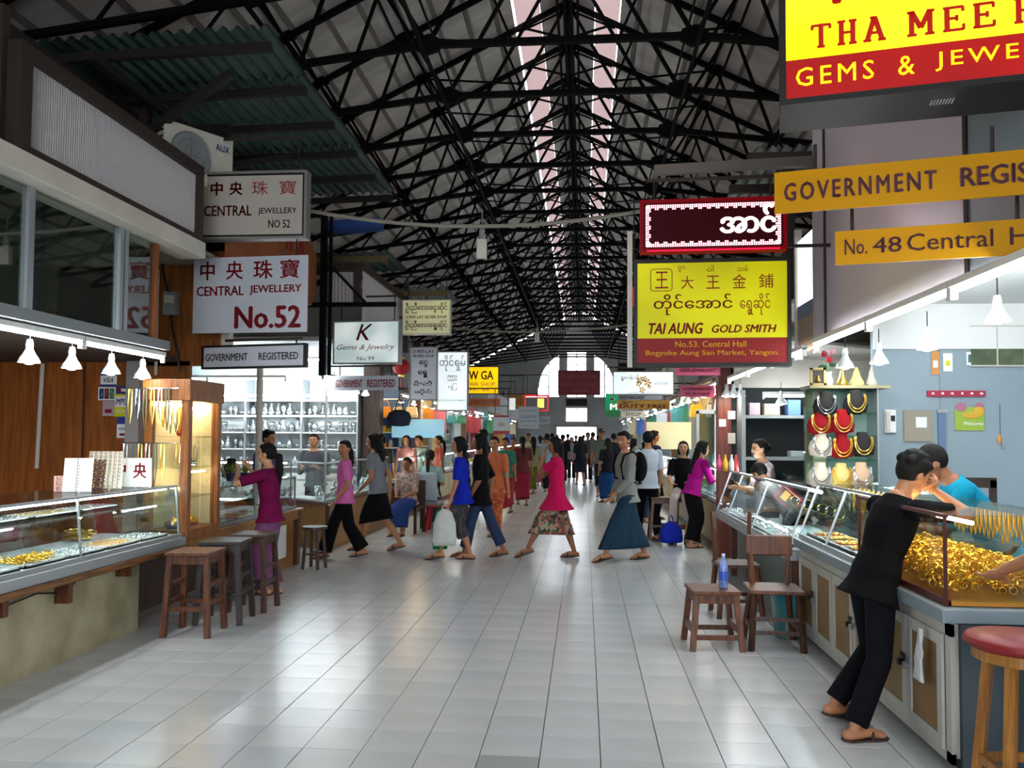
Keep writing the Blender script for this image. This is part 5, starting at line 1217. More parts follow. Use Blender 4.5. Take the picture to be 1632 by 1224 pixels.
# --- far left signs
sign('led_sign', 'distant red LED sign with a yellow lit picture', 'sign', 836, 874, 629, 655, 21, 21, .1, mat('led_face2', '#2a0006', .3), mat('led_case2', '#a00c14', .4, 0, None, .5, '#d01018', .9), .03,
     [(lambda a, b_, c, d: MB().b(a, b_, -.004, -.002, c, d), .55, .85, .15, .8, emis('led_amber', '#ffb040', 3)), (lambda a, b_, c, d: MB().b(a, b_, -.004, -.002, c, c + .02), .0, 1, .9, 1, E_LED)], hang=.5)
sign('hanging_board', 'pale blue hanging board with faint blue text, far left row', 'sign', 826, 859, 648, 683, 20, 20, .03, mat('pale_blue_board', '#9fb0bd', .5), None, 0,
     [('လက်ဝတ်ရတနာ', .1, .9, .72, .9, T_BLUE), ('GEMS', .1, .9, .48, .6, T_BLUE), ('JADE', .1, .9, .28, .38, T_BLUE), ('No. 71', .3, .8, .08, .16, T_BLUE)], hang=.3)
sign('hanging_board', 'small pale blue board right of the larger pale blue one', 'sign', 861, 876, 664, 676, 24, 24, .03, mat('pale_blue_board', '#9fb0bd', .5), None, 0, [('RUBY', .1, .9, .3, .7, T_BLUE)], hang=.3)
sign('hanging_board', 'ochre board beside a small white lightbox, far left row', 'sign', 812, 836, 629, 652, 22, 22, .04, mat('ochre_board', '#8f6a1e', .6), None, 0, [('GOLD', .3, .9, .4, .7, T_DRED)], hang=.5)
sign('lightbox_sign', 'small upright white lightbox at the ochre board', 'sign', 811, 822, 634, 654, 20.5, 20.5, .06, LB_WHITE, M_SIGNGR, .01, [('၁၂', .2, .8, .4, .6, T_BLK)], hang=.4)
sign('hanging_board', 'long red and white board hanging low on the far left', 'sign', 786, 812, 662, 692, 15.5, 15.5, .03, mat('dull_white_board', '#a9aeae', .5), None, 0, [('OPEN', .3, .7, .4, .6, T_RED)], [(0, 1, 0, .18, T_RED), (0, 1, .9, 1, T_MAR)], hang=.5)
# --- maroon banner across the hall
sign('hanging_banner', 'maroon banner hanging in the middle of the hall before the arched window', 'banner', 889, 957, 590, 630, 34.32, 34.32, .03, mat('maroon_banner', '#7a2a33', .7), None, 0,
     [('ဗိုလ်ချုပ်ေအာင်ဆန်းေစျး', .08, .92, .62, .88, mat('faded_pink_print', '#a05a62', .6)), ('BOGYOKE AUNG SAN MARKET', .06, .94, .36, .5, mat('faded_pink_print', '#a05a62', .6)), ('YANGON', .3, .7, .12, .26, mat('faded_pink_print', '#a05a62', .6))], hang=atY(920, 590, 34.32).z * 0 + 6.5 - atY(920, 590, 34.32).z)
# --- right row
sign('lightbox_sign', 'glaring white lightbox with yellow orchids on the right row', 'sign', 977, 1074, 592, 629, 14.2, 14.2, .14, LB_BRIGHT, M_SIGNGR, .012,
     [('ရွှေပန်းချီ', .12, .42, .6, .88, T_MAR), ('GOLD SHOP', .68, .92, .42, .54, T_BLK), ('No. 61 Central Hall', .25, .72, .03, .09, T_BLK)], hang=.6)
t = [o for o in bpy.data.objects if o.get('label', '').startswith('glaring white lightbox')][0]
g = MB()
for x, z, r_ in ((-.05, .24, .05), (.02, .27, .04), (.07, .2, .055), (-.08, .18, .04), (-.02, .08, .045), (.1, .13, .03)):
    for k in range(5):
        a = k * 1.257
        g.add([(x, -.005, z), (x + r_ * math.cos(a - .4), -.005, z + r_ * math.sin(a - .4)), (x + r_ * 1.3 * math.cos(a), -.005, z + r_ * 1.3 * math.sin(a)), (x + r_ * math.cos(a + .4), -.005, z + r_ * math.sin(a + .4))], [(0, 1, 2, 3)])
put('orchid_print', g, mat('orchid_yellow', '#e8a800', .6), t)
sign('hanging_board', 'long amber board with red letters below the orchid lightbox', 'sign', 983, 1068, 638, 652, 15, 15, .03, mat('amber_board', '#b98512', .5), None, 0, [('DUTY FREE', .05, .95, .12, .55, T_RED, .03), ('ရွှေ', .1, .3, .6, .9, T_DRED)], hang=.3)
sign('hanging_board', 'grey strip with dark letters between orchid box and amber board', 'sign', 985, 1055, 630, 637, 15, 15, .02, M_WPANEL, None, 0, [('SHWE NAN DAW', .02, .6, .1, .9, T_DRED, .02)], hang=.1)
sign('hanging_board', 'green board with a white cross mark at the right row', 'sign', 965, 986, 627, 664, 16, 16, .05, lightbox('green_sign', '#168a5c', .35, '#20c070'), None, 0, [('M', .35, .9, .3, .55, E_LED, .03), ('+', .3, .7, .62, .9, T_WHT, .03)], [(0, 1, 0, .25, T_GRN)], hang=.5)
sign('hanging_board', 'teal and white strip board under the amber board', 'sign', 966, 1028, 655, 665, 17, 17, .03, mat('teal_strip', '#5f8f8c', .5), None, 0, [('MEDICINE', .05, .35, .2, .8, T_GRN), ('SHOP', .5, .9, .2, .8, T_BLK)], [(.38, 1, 0, 1, T_WHT)], hang=.3)
sign('hanging_board', 'pink strip board directly under the TAI AUNG lightbox', 'sign', 1076, 1148, 584, 598, 11, 11, .02, mat('pink_board', '#c0466a', .5), None, 0, [('GEMS JEWELLERY', .1, .9, .25, .75, T_MAR, .02)], hang=.3)
sign('hanging_board', 'lower pink board with two lines of dark lettering', 'sign', 1084, 1139, 614, 633, 12, 12, .02, mat('pink_board', '#c0466a', .5), None, 0, [('GOVERNMENT REG', .08, .92, .58, .82, T_MAR, .02), ('No. 55 Central', .15, .85, .2, .42, T_MAR, .02)], hang=.25)
# ================================================================ FARTHER STALLS
ORD = ['first', 'second', 'third', 'fourth', 'fifth', 'sixth', 'seventh', 'eighth', 'ninth', 'tenth', 'eleventh']
PALS = {'red': '#8e2428', 'teal': '#3f7d78', 'orange': '#c9822c', 'white': '#c9cdce', 'blue': '#3b5f9c', 'green': '#2f6f48', 'cream': '#c4b48f', 'pink': '#b96480', 'brown': '#5a3620', 'black': '#17181b', 'grey': '#7d8486', 'yellow': '#c9a92c'}
PM = {k: mat('stall_%s' % k, v, .6) for k, v in PALS.items()}
GOODS = {}
def good(kind, col):
    key = (kind, col)
    if key not in GOODS:
        g = MB()
        if kind == 'handbag':
            g.loft([[(x, y, z) for x, y in ((-w, -d), (w, -d), (w, d), (-w, d))] for z, w, d in ((-.28, .13, .05), (-.22, .14, .06), (-.05, .11, .04), (-.03, .09, .02))])
            g.tube([(-.08, 0, -.04), (-.06, 0, .08), (0, 0, .13), (.06, 0, .08), (.08, 0, -.04)], .009, 5)
        elif kind == 'hanging_garment':
            g.loft([[(x, y, z) for x, y in ((-w, -d), (0, -d * 1.3), (w, -d), (w, d), (0, d * 1.3), (-w, d))] for z, w, d in ((-.6, .17, .04), (-.3, .15, .04), (-.12, .15, .04), (-.06, .2, .03), (0, .06, .02))])
            g.tube([(0, 0, 0), (0, 0, .05), (.02, 0, .08)], .006, 4)
        elif kind == 'jar':
            g.lathe([(.06, 0), (.075, .02), (.075, .13), (.05, .16), (.055, .19), (.0, .195)], n=10)
        elif kind == 'gift_box':
            g.b(-.12, .12, -.1, .1, 0, .13).b(-.125, .125, -.105, .105, .13, .16)
        elif kind == 'folded_cloth':
            for i in range(3): g.b(-.15 + .004 * i, .15 - .004 * i, -.11, .11, .035 * i, .035 * i + .03)
        me = g.mesh(kind); me.materials.append(PM[col]); GOODS[key] = me
    return GOODS[key]
def stall(side, idx, y0, y1, base, back, goods, cols, fas, label, warm=False, hi=3.3, X=None, bright=True, pos='left'):
    s = side
    xf = X if X is not None else (-3.5 if s < 0 else 1.76)
    if s > 0: xf = X if X is not None else 1.8
    e = lambda a, b_: (min(a, b_), max(a, b_))
    who = '%s stall %s the near signs' % (label, 'beyond')
    t = thing('shop_counter', '%s counter of the %s' % (base, label), 'counter')
    a, c = e(xf, xf + s * .6)
    put('carcass', MB().b(a + .03, c - .03, y0 + .1, y1 - .1, 0, .68), PM[base], t)
    put('worktop', MB().b(a - .02, c, y0 + .05, y1 - .05, .68, .73), PM['white'], t)
    for k in range(3):
        yy = y0 + .2 + k * (y1 - y0 - .4) / 3
        q, r_ = e(xf + s * .03, xf + s * .01)
        put('door', MB().b(q, r_, yy + .03, yy + (y1 - y0 - .4) / 3 - .03, .08, .64), PM['cream' if base != 'cream' else 'grey'], t)
    t = thing('glass_showcase', 'glass showcase on the %s counter of the %s' % (base, label), 'display case')
    q = xf + s * .02
    a, c = e(q, q + s * .004)
    put('front_pane', MB().b(a, c, y0 + .1, y1 - .1, .75, 1.15), M_GLASS, t)
    a2, c2 = e(q, q + s * .5)
    put('top_pane', MB().b(a2, c2, y0 + .1, y1 - .1, 1.15, 1.156), M_GLASS, t)
    put('deck', MB().b(a2, c2, y0 + .1, y1 - .1, .735, .75), M_TRAY, t)
    put('end_pane', MB().b(a2, c2, y0 + .1, y0 + .104, .75, 1.15), M_GLASS, t)
    a3, c3 = e(q - s * .006, q + s * .014)
    put('rail', MB().b(a3, c3, y0 + .1, y1 - .1, 1.14, 1.165).b(a3, c3, y0 + .1, y0 + .115, .74, 1.15), M_ALU, t)
    put('lamp_tube', MB().cyl((q + s * .05, y0 + .2, 1.13), (q + s * .05, y1 - .2, 1.13), .012), M_TUBE, t)
    g = MB(); rr = random.Random(idx * 7 + (s > 0))
    for i in range(60):
        x = q + s * rr.uniform(.06, .45); y = rr.uniform(y0 + .2, y1 - .2); h = rr.uniform(.02, .09)
        g.b(x - .03, x + .03, y - .03, y + .03, .75, .75 + h)
    put('small_goods', g, (M_GOLD2, M_SILVER, PM['cream'])[idx % 3], t, kind='stuff')
    # structure behind
    st = struct('wall_%s_stall' % ('left' if s < 0 else 'right'), None, None, 'partition and back wall of the %s' % label)
    xb = xf + s * 2.6; a, c = e(xb, xb + s * .06)
    put('back_wall', MB().b(a, c, y0, y1, 0, 3.0), PM[back], st)
    a, c = e(xf + s * .35, xb)
    put('partition', MB().b(a, c, y1 - .04, y1 + .02, 0, 3.0), PM[back], st)
    a, c = e(xf + s * .1, xb)
    put('ceiling_board', MB().b(a, c, y0, y1, 2.75, 2.8), PM['white'], st)
    a, c = e(xf + s * .3, xf + s * .45)
    put('pillar', MB().b(a, c, y1 - .1, y1 + .06, 0, hi + .5), PM['grey' if idx % 2 else 'brown'], st)
    t = thing('fascia_panel', '%s fascia board over the %s' % (fas, label), 'panel')
    a, c = e(xf + s * .08, xf + s * .14)
    put('board', MB().b(a, c, y0, y1, 2.55, hi), PM[fas], t)
    put('moulding', MB().b(a - .02, c + .02, y0, y1, 2.5, 2.55).b(a - .02, c + .02, y0, y1, hi, hi + .06), PM['brown'], t)
    # goods on a shelf facing the camera along the partition, and hanging
    t = thing('display_shelves', 'open shelves of goods on the end partition of the %s' % label, 'shelf unit')
    a, c = e(xf + s * .7, xb - s * .1)
    for z in (1.3, 1.65, 2.0): put('shelf_board', MB().b(a, c, y1 - .34, y1 - .05, z, z + .025), PM['white'], t)
    for x in (a, c - .03): put('upright', MB().b(x, x + .03, y1 - .34, y1 - .05, 0, 2.3), PM['grey'], t)
    put('cupboard', MB().b(a, c, y1 - .36, y1 - .05, 0, .95), PM[back], t)
    step = .2 if y0 < 30 else .34
    nn = int((c - a - .1) / step)
    for z in (1.325, 1.675, 2.025):
        for k in range(nn):
            tier = {1.325: 'low', 1.675: 'middle', 2.025: 'top'}[z]
            col = cols[rr.randrange(len(cols))]; kd = ('jar', 'gift_box', 'folded_cloth')[rr.randrange(3)]
            o = put(kd, good(kd, col)); o.location = (a + .15 + step * k, y1 - .19, z); o.scale = (.72, .72, .9)
            tag(o, '%s %s, %s on the %s open shelf of the %s' % (col, kd.replace('_', ' '), NTH[k], tier, label), kd.split('_')[-1], '%s %ss on the shelves of the %s' % (col, kd.replace('_', ' '), label))
    bar_ = put('hanging_rail', MB().cyl((a - .4 if s > 0 else a, y1 - .5, 2.42), (c if s > 0 else c + .4, y1 - .5, 2.42), .012), M_ALU); tag(bar_, 'steel rail for hanging goods in the %s' % label, 'rail')
    nh = 5 if y0 < 30 else 3
    for k in range(nh):
        col = cols[rr.randrange(len(cols))]; kd = goods
        o = put(kd, good(kd, col)); x = (a if s > 0 else c) + s * (-.3 + k * .3 * 5 / nh)
        o.location = (x, y1 - .5, 2.28 if kd == 'handbag' else 2.33)
        tag(o, '%s %s, %s on the hanging rail of the %s' % (col, kd.replace('_', ' '), NTH[k], label), kd.split('_')[-1], '%s %ss hanging in the %s' % (col, kd.replace('_', ' '), label))
    m = M_WARM if warm else M_TUBE
    tube_light((xf + s * .15, (y0 + y1) / 2, 2.4), (0, 1, 0), 'fluorescent tube along the counter of the %s' % label, min(2.4, y1 - y0 - .6), None, m)
    tube_light((xf + s * 1.5, y1 - .75, 2.66), (1, 0, 0), 'crosswise ceiling tube inside the %s' % label, 1.5, None, m)
    nl = 3 if y0 < 24 else 1
    for k in range(nl):
        bell_lamp((xf + s * .11, y0 + .5 + k * (y1 - y0 - .9) / max(1, nl - 1) if nl > 1 else y0 + 1.2, 2.28), '%s bell lamp over the counter of the %s' % (NTH[k], label), 'bell lamps of the %s' % label)
LEFT = [(15.9, 19.3, 'brown', 'blue', 'handbag', ('orange', 'cream', 'yellow'), 'grey', True), (19.4, 23.0, 'red', 'cream', 'hanging_garment', ('red', 'pink', 'white', 'orange'), 'brown', True),
        (23.1, 27.0, 'grey', 'white', 'handbag', ('teal', 'green', 'red'), 'grey', False), (27.1, 31.0, 'white', 'red', 'hanging_garment', ('red', 'white', 'pink'), 'black', False),
        (31.1, 35.4, 'brown', 'teal', 'hanging_garment', ('green', 'cream', 'blue'), 'grey', False), (35.5, 40.5, 'cream', 'orange', 'handbag', ('orange', 'red', 'white'), 'grey', True), (40.6, 46.5, 'grey', 'blue', 'hanging_garment', ('blue', 'white', 'cream'), 'black', False)]
RIGHT = [(11.45, 14.4, 'brown', 'white', 'handbag', ('white', 'blue', 'red'), 'black', False), (14.5, 17.6, 'teal', 'cream', 'handbag', ('cream', 'yellow', 'white'), 'grey', True),
         (17.7, 21.2, 'grey', 'teal', 'hanging_garment', ('white', 'teal', 'green'), 'white', False), (21.3, 25.2, 'white', 'grey', 'hanging_garment', ('red', 'pink', 'white'), 'grey', False),
         (25.3, 29.6, 'brown', 'teal', 'handbag', ('teal', 'white', 'green'), 'black', False), (29.7, 34.5, 'cream', 'white', 'hanging_garment', ('pink', 'white', 'blue'), 'grey', False), (34.6, 40.5, 'red', 'cream', 'hanging_garment', ('red', 'cream', 'white'), 'grey', False), (40.6, 46.5, 'grey', 'white', 'handbag', ('blue', 'white', 'grey'), 'black', False)]
for i, r_ in enumerate(LEFT): stall(-1, i, *r_[:7], '%s far left stall' % ORD[i], r_[7])
for i, r_ in enumerate(RIGHT): stall(1, i + 10, *r_[:7], '%s far right stall' % ORD[i], r_[7], X=1.85)
# white framed glass door and posts of the first right stall
t = thing('glass_door_panel', 'white framed glass panel standing at the first right stall', 'panel', (0, 0, 0))
p0 = atY(1110, 655, 12.6); p1 = atY(1143, 655, 12.6)
put('frame', MB().b(p0.x, p0.x + .04, 12.6, 12.64, .7, 1.98).b(p1.x - .04, p1.x, 12.6, 12.64, .7, 1.98).b(p0.x, p1.x, 12.6, 12.64, 1.94, 2.0), M_WHITE, t)
put('glass_pane', MB().b(p0.x + .04, p1.x - .04, 12.61, 12.62, .7, 1.94), M_GLASSD, t)
for k, px in enumerate((1150, 1172)):
    p = atY(px, 600, 11.6)
    o = put('door_post', MB().b(-.03, .03, -.03, .03, 2.0, 3.0), M_ALU if k else M_WHITE); tag(o, ['white upright over the red column', 'grey upright right of the white one'][k], 'post', loc=(p.x, 11.6, 0))
o = put('lit_poster', MB().b(-.45, .45, -.02, .0, 0, .55), lightbox('poster_glow', '#c8c4a0', .45, '#e8e4c8')); p = atY(1065, 700, 17.4); tag(o, 'glowing cream poster behind the curly haired woman', 'poster', loc=(p.x, 14.3 + 3.0, 1.35))
o = put('lit_poster', MB().b(-.6, .6, -.02, .0, 0, .42), lightbox('poster_blue', '#7ab0d0', .35, '#b8d8e8')); p = atY(668, 700, 19.0); tag(o, 'pale blue lit poster on the back of the first left stall', 'poster', loc=(p.x, 18.85, 1.55))
g = MB().loft([[(w * math.cos(a), .1 * math.sin(a), z) for a in np.linspace(0, 2 * math.pi, 13)[:-1]] for z, w in ((-.16, .1), (-.14, .2), (0, .24), (.1, .2), (.15, .1))]); g.tube([(-.08, 0, .12), (-.05, 0, .3), (0, 0, .36), (.05, 0, .3), (.08, 0, .12)], .012, 6); g.cyl((0, 0, .35), (0, 0, .85), .006, n=5)
o = put('navy_bag', g, mat('navy_cloth', '#151c34', .8), None, True); tag(o, 'dark navy bag hanging high beside the red lantern', 'bag', loc=atY(636, 666, 15.7))
# far cross beams / dark loft at the end of the hall
t = thing('loft_window_grille', 'dark louvred grille high on the far right of the end wall', 'grille', (0, 0, 0))
q0 = atY(985, 579, YF - .1); q1 = atY(1013, 591, YF - .1)
for k in range(6): put('louvre', MB().b(q0.x, q1.x + .6, YF - .1, YF - .04, q1.z + .09 * k, q1.z + .09 * k + .05), M_STEEL, t)
t = thing('notice_board', 'black notice board above the far door', 'board', (WXC, YF - .08, 3.55))
put('board', MB().b(-.66, .66, 0, .05, 0, .45), M_BLACK, t); put('frame', MB().b(-.7, .7, -.01, .05, -.04, 0).b(-.7, .7, -.01, .05, .45, .49), M_CREAM, t)
# ================================================================ PEOPLE
def remeshed(mb, vox, smooth_it=3, name='body'):
    me = mb.mesh(name); o = bpy.data.objects.new('tmp', me); COL.objects.link(o)
    r = o.modifiers.new('r', 'REMESH'); r.mode = 'VOXEL'; r.voxel_size = vox
    if smooth_it:
        s_ = o.modifiers.new('s', 'SMOOTH'); s_.iterations = smooth_it; s_.factor = .5
    dg = bpy.context.evaluated_depsgraph_get()
    out = bpy.data.meshes.new_from_object(o.evaluated_get(dg)); out.name = name
    bpy.data.objects.remove(o); bpy.data.meshes.remove(me)
    out.shade_smooth(); return out
def ik(a, b_, l1, l2, pole):
    a = Vector(a); b_ = Vector(b_); d = b_ - a; L = min(d.length, (l1 + l2) * .999); d.normalize(); b2 = a + d * L
    c = (l1 * l1 - l2 * l2 + L * L) / (2 * L); h = math.sqrt(max(0, l1 * l1 - c * c))
    p = Vector(pole); p = (p - d * p.dot(d))
    if p.length < 1e-5: p = d.orthogonal()
    p.normalize(); return a + d * c + p * h, b2
def cap(mb, a, ra, b_, rb, n=10):
    a = Vector(a); b_ = Vector(b_); mb.cyl(a, b_, ra, rb, n); mb.sph(a, ra, n, 6); mb.sph(b_, rb, n, 6)
SK = {'tan': mat('skin_tan', '#a8714e', .55), 'brown': mat('skin_brown', '#8a5638', .55), 'light': mat('skin_light', '#c4916d', .55)}
M_HAIR = mat('black_hair', '#0a0808', .75, 0, None, .25)
M_EYE = mat('eye_dark', '#140c0a', .2); M_LIP = mat('lip', '#7c3b35', .5)
def cloth(name, col, noise=None): return mat('cloth_' + name, col, .9, 0, noise, .12)
def pattern(name, cols, scale=26):
    k = 'cloth_' + name
    if k in MATS: return MATS[k]
    m = mat(k, cols[0], .85); nt = m.node_tree; b = nt.nodes['Principled BSDF']
    tc = nt.nodes.new('ShaderNodeTexCoord'); v = nt.nodes.new('ShaderNodeTexVoronoi'); v.inputs['Scale'].default_value = scale
    rp = nt.nodes.new('ShaderNodeValToRGB'); rp.color_ramp.interpolation = 'CONSTANT'
    e = rp.color_ramp.elements
    while len(e) < len(cols): e.new(.5)
    for i, c in enumerate(cols): e[i].position = i / len(cols); e[i].color = lin(c)
    sp_ = nt.nodes.new('ShaderNodeSeparateColor')
    nt.links.new(tc.outputs['Object'], v.inputs['Vector']); nt.links.new(v.outputs['Color'], sp_.inputs[0]); nt.links.new(sp_.outputs[0], rp.inputs[0]); nt.links.new(rp.outputs[0], b.inputs['Base Color'])
    return m
def person(loc, rz, H, label, top, bottom, skin='tan', hair='short', feet=None, hands=None, hip=None, lean=0.0, side=0.0, head=(0, 0), male=False,
           vox=.011, group=None, shoe='#2a1d18', hairm=None, poles=None, twist=0.0, arm_pole=None, name='person'):
    """top = (material, sleeve 0..1, hem t, flare); bottom = (kind, material, hem u 0..1, flare)"""
    far = vox > .014
    t = thing(name, label, 'person', loc, rz, group)
    hip = Vector(hip) if hip else Vector((0, 0, .52 * H))
    Rl = Matrix.Rotation(-lean, 3, 'X') @ Matrix.Rotation(side, 3, 'Y') @ Matrix.Rotation(twist, 3, 'Z')
    up = Rl @ Vector((0, 0, 1)); fx = Rl @ Vector((1, 0, 0)); fy = Rl @ Vector((0, 1, 0)); SL = .33 * H
    sw = (.112 if male else .1) * H
    feet = feet or [(-.05 * H, 0, .045 * H), (.05 * H, 0, .045 * H)]
    body = MB()
    T = [(-.12, .07, .06), (0, .094 if not male else .088, .066), (.12, .092, .064), (.32, .074 if not male else .08, .052), (.6, .086 if not male else .095, .062), (.8, .098 if not male else .11, .052), (.9, .075, .042), (1.0, .034, .034)]
    def ring(t_, w, d, off=0, n=16, sq=1.0): 
        c = hip + up * (SL * t_)
        return [c + fx * ((w * H + off) * math.cos(a)) + fy * ((d * H + off) * math.sin(a)) for a in [2 * math.pi * i / n for i in range(n)]]
    body.loft([ring(*q) for q in T])
    base = hip + up * SL
    Rh = Rl @ Matrix.Rotation(head[0], 3, 'Z') @ Matrix.Rotation(-head[1], 3, 'X')
    hc = base + up * (.035 * H) + (Rh @ Vector((0, .012 * H, .045 * H)))
    cap(body, base - up * .02 * H, .032 * H, hc - Rh @ Vector((0, .005 * H, .035 * H)), .028 * H)
    hp = lambda x, y, z: hc + Rh @ Vector((x * H, y * H, z * H))
    body.sph(hp(0, 0, .008), (.046 * H, .056 * H, .058 * H), 16, 12, Rh)
    body.sph(hp(0, .014, -.03), (.034 * H, .038 * H, .036 * H), 14, 9, Rh)
    body.sph(hp(0, .055, -.012), (.008 * H, .012 * H, .014 * H), 8, 6, Rh)
    for s in (-1, 1):
        body.sph(hp(s * .047, -.002, -.006), (.007 * H, .013 * H, .018 * H), 8, 6, Rh)
        body.sph(hp(s * .024, .036, -.016), (.014 * H, .014 * H, .012 * H), 8, 6, Rh)
    # arms
    hands = hands or [(-.15 * H, .02 * H, .46 * H), (.15 * H, .02 * H, .46 * H)]
    arms = []
    for s, hd in zip((-1, 1), hands):
        sh = hip + up * (SL * .83) + fx * (s * sw)
        pole = (s * .5, -1, -.3) if not arm_pole else arm_pole[0 if s < 0 else 1]
        el, wr = ik(sh, hd, .172 * H, .15 * H, pole)
        arms.append((sh, el, wr))
        cap(body, sh, .031 * H, el, .022 * H); cap(body, el, .023 * H, wr, .0145 * H)
        d = (wr - el).normalized(); sd = d.cross(fy if abs(d.dot(fy)) < .9 else up).normalized(); nm = sd.cross(d)
        pc = wr + d * .034 * H
        Mx = Matrix((sd, nm, d)).transposed()
        body.sph(pc, (.02 * H, .0105 * H, .034 * H), 10, 7, Mx)
        if not far:
            for k, (o_, L) in enumerate(((-.0145, .04), (-.005, .046), (.005, .043), (.0145, .034))):
                a0 = wr + d * .055 * H + sd * o_ * H; a1 = a0 + (d * .95 + nm * .3).normalized() * L * .5 * H; a2 = a1 + (d * .75 + nm * .65).normalized() * L * .5 * H
                cap(body, a0, .0052 * H, a1, .0048 * H, 6); cap(body, a1, .0048 * H, a2, .004 * H, 6)
            a0 = wr + d * .02 * H + sd * (-s) * .014 * H; a1 = a0 + (d * .6 - sd * s * .8).normalized() * .03 * H; a2 = a1 + (d * .95 - sd * s * .2).normalized() * .024 * H
            cap(body, a0, .007 * H, a1, .006 * H, 6); cap(body, a1, .006 * H, a2, .0048 * H, 6)
    # legs
    legs = []
    for i, (s, ft) in enumerate(zip((-1, 1), feet)):
        hj = hip + fx * (s * .05 * H) - up * .01 * H
        kn, an = ik(hj, ft, .245 * H, .235 * H, poles[i] if poles else (0, 1, .15))
        legs.append((hj, kn, an))
        cap(body, hj, .048 * H, kn, .033 * H)
        mid = kn.lerp(an, .3) - Vector((0, .008 * H, 0))
        cap(body, kn, .031 * H, mid, .033 * H); cap(body, mid, .033 * H, an, .019 * H)
        lift = an.z - .045 * H
        toe = Vector((an.x, an.y + .10 * H, max(.012 * H, an.z - .033 * H - (lift * .9 if lift > 0 else 0))))
        heel = Vector((an.x, an.y - .025 * H, max(.018 * H, an.z - .027 * H)))
        cap(body, heel, .02 * H, an.lerp(toe, .45) - Vector((0, 0, .004 * H)), .019 * H); cap(body, an.lerp(toe, .45) - Vector((0, 0, .004 * H)), .019 * H, toe, .013 * H)
        sb = MB(); dv = (toe - heel); dn = Vector((0, -dv.z, dv.y)).normalized()
        rr_ = []
        for q, w in ((-.14, .012), (0, .022), (.4, .021), (.75, .027), (1.0, .024), (1.16, .01)):
            c = heel.lerp(toe, q) - dn * .016 * H
            c.z = max(c.z, .004)
            rr_.append([c + Vector((-w * H, 0, 0)) - dn * .004 * H, c + Vector((w * H, 0, 0)) - dn * .004 * H, c + Vector((w * H, 0, 0)) + dn * .004 * H, c + Vector((-w * H, 0, 0)) + dn * .004 * H])
        sb.loft(rr_)
        if not far:
            c = heel.lerp(toe, .62); sb.tube([c + Vector((-.024 * H, 0, -.01 * H)), c + Vector((-.014 * H, .004, .012 * H)), c + Vector((.014 * H, .004, .012 * H)), c + Vector((.024 * H, 0, -.01 * H))], .006 * H, 6)
        put('sandal', sb, mat('sandal_' + shoe, shoe, .7), t)
    put('body', remeshed(body, vox * .8 if not far else vox, 2 if not far else 1), SK[skin], t)
    # face details
    if not far or head == 'x':
        for s in (-1, 1):
            put('eye', MB().sph(hp(s * .019, .049, .001), (.0085 * H, .005 * H, .0042 * H), 8, 6, Rh), M_EYE, t, True)
            put('eyebrow', MB().bar(hp(s * .01, .053, .014), hp(s * .03, .046, .013), .004 * H, .0035 * H), M_HAIR, t)
        put('mouth', MB().sph(hp(0, .0505, -.038), (.0135 * H, .004 * H, .0045 * H), 8, 6, Rh), M_LIP, t, True)
    # hair
    hb = MB()
    hb.sph(hp(0, -.012, .016), (.0525 * H, .057 * H, .06 * H), 16, 11, Rh)
    if hair in ('short', 'messy'):
        hb.sph(hp(0, .022, .05), (.042 * H, .03 * H, .02 * H), 10, 7, Rh)
        if hair == 'messy':
            r3 = random.Random(3)
            for _ in range(46):
                a, b2 = r3.uniform(0, 6.28), r3.uniform(.1, 1.4)
                hb.sph(hp(.048 * math.sin(b2) * math.cos(a), -.012 + .052 * math.sin(b2) * math.sin(a), .02 + .056 * math.cos(b2)), .019 * H, 7, 5)
    else:
        hb.sph(hp(0, .016, .048), (.044 * H, .03 * H, .022 * H), 10, 7, Rh)
        back = hc + Rh @ Vector((0, -.045 * H, -.01 * H))
        if hair == 'pony':
            p1 = hc + Rh @ Vector((0, -.085 * H, -.02 * H)); p2 = p1 + Vector((0, -.01 * H, -.09 * H)); p3 = p2 + Vector((0, .004 * H, -.1 * H))
            cap(hb, back, .022 * H, p1, .022 * H); cap(hb, p1, .024 * H, p2, .022 * H); cap(hb, p2, .022 * H, p3, .008 * H)
        elif hair == 'bun':
            hb.sph(hp(0, -.065, .005), .03 * H, 10, 7)
        elif hair == 'hat':
            pass
        else:
            Lh = {'long': .2, 'verylong': .34, 'bob': .06, 'curly': .12}[hair]
            n_ = 5
            for k in range(n_ + 1):
                q = k / n_
                c = hc + Rh @ Vector((0, -.035 * H, 0)) - up * (Lh * q + .02) * H - fy * (.02 * q + .012) * H
                w = (.05 if hair != 'bob' else .052) * (1 - .35 * q if hair != 'curly' else 1.05 - .1 * q)
                hb.sph(c, (w * H, .03 * H * (1 - .3 * q) * (1.4 if hair == 'curly' else 1), .045 * H), 10, 7, Rl)
            for s in (-1, 1): hb.sph(hp(s * .044, -.006, -.02), (.014 * H, .026 * H, .045 * H), 8, 6, Rh)
            if hair == 'curly':
                r3 = random.Random(5)
                for _ in range(30): hb.sph(hc + Rh @ Vector((r3.uniform(-.055, .055) * H, r3.uniform(-.075, -.01) * H, r3.uniform(-.13, .06) * H)), .018 * H, 6, 5)
    put('hair', remeshed(hb, vox * .8, 1 if hair not in ('messy', 'curly') else 0), hairm or M_HAIR, t)
    # top
    tm, sl, hem, fl_ = top
    cb = MB(); o_ = .009 * H
    rings = []
    if hem < 0:
        rings.append(ring(hem, .107 + fl_, .083 + fl_, o_))
        if hem < -.12: rings.append(ring(hem * .5, .098 + fl_ * .5, .07 + fl_ * .5, o_))
    for q in T:
        if q[0] > max(hem, -.02) and q[0] < .95: rings.append(ring(q[0], q[1], q[2], o_))
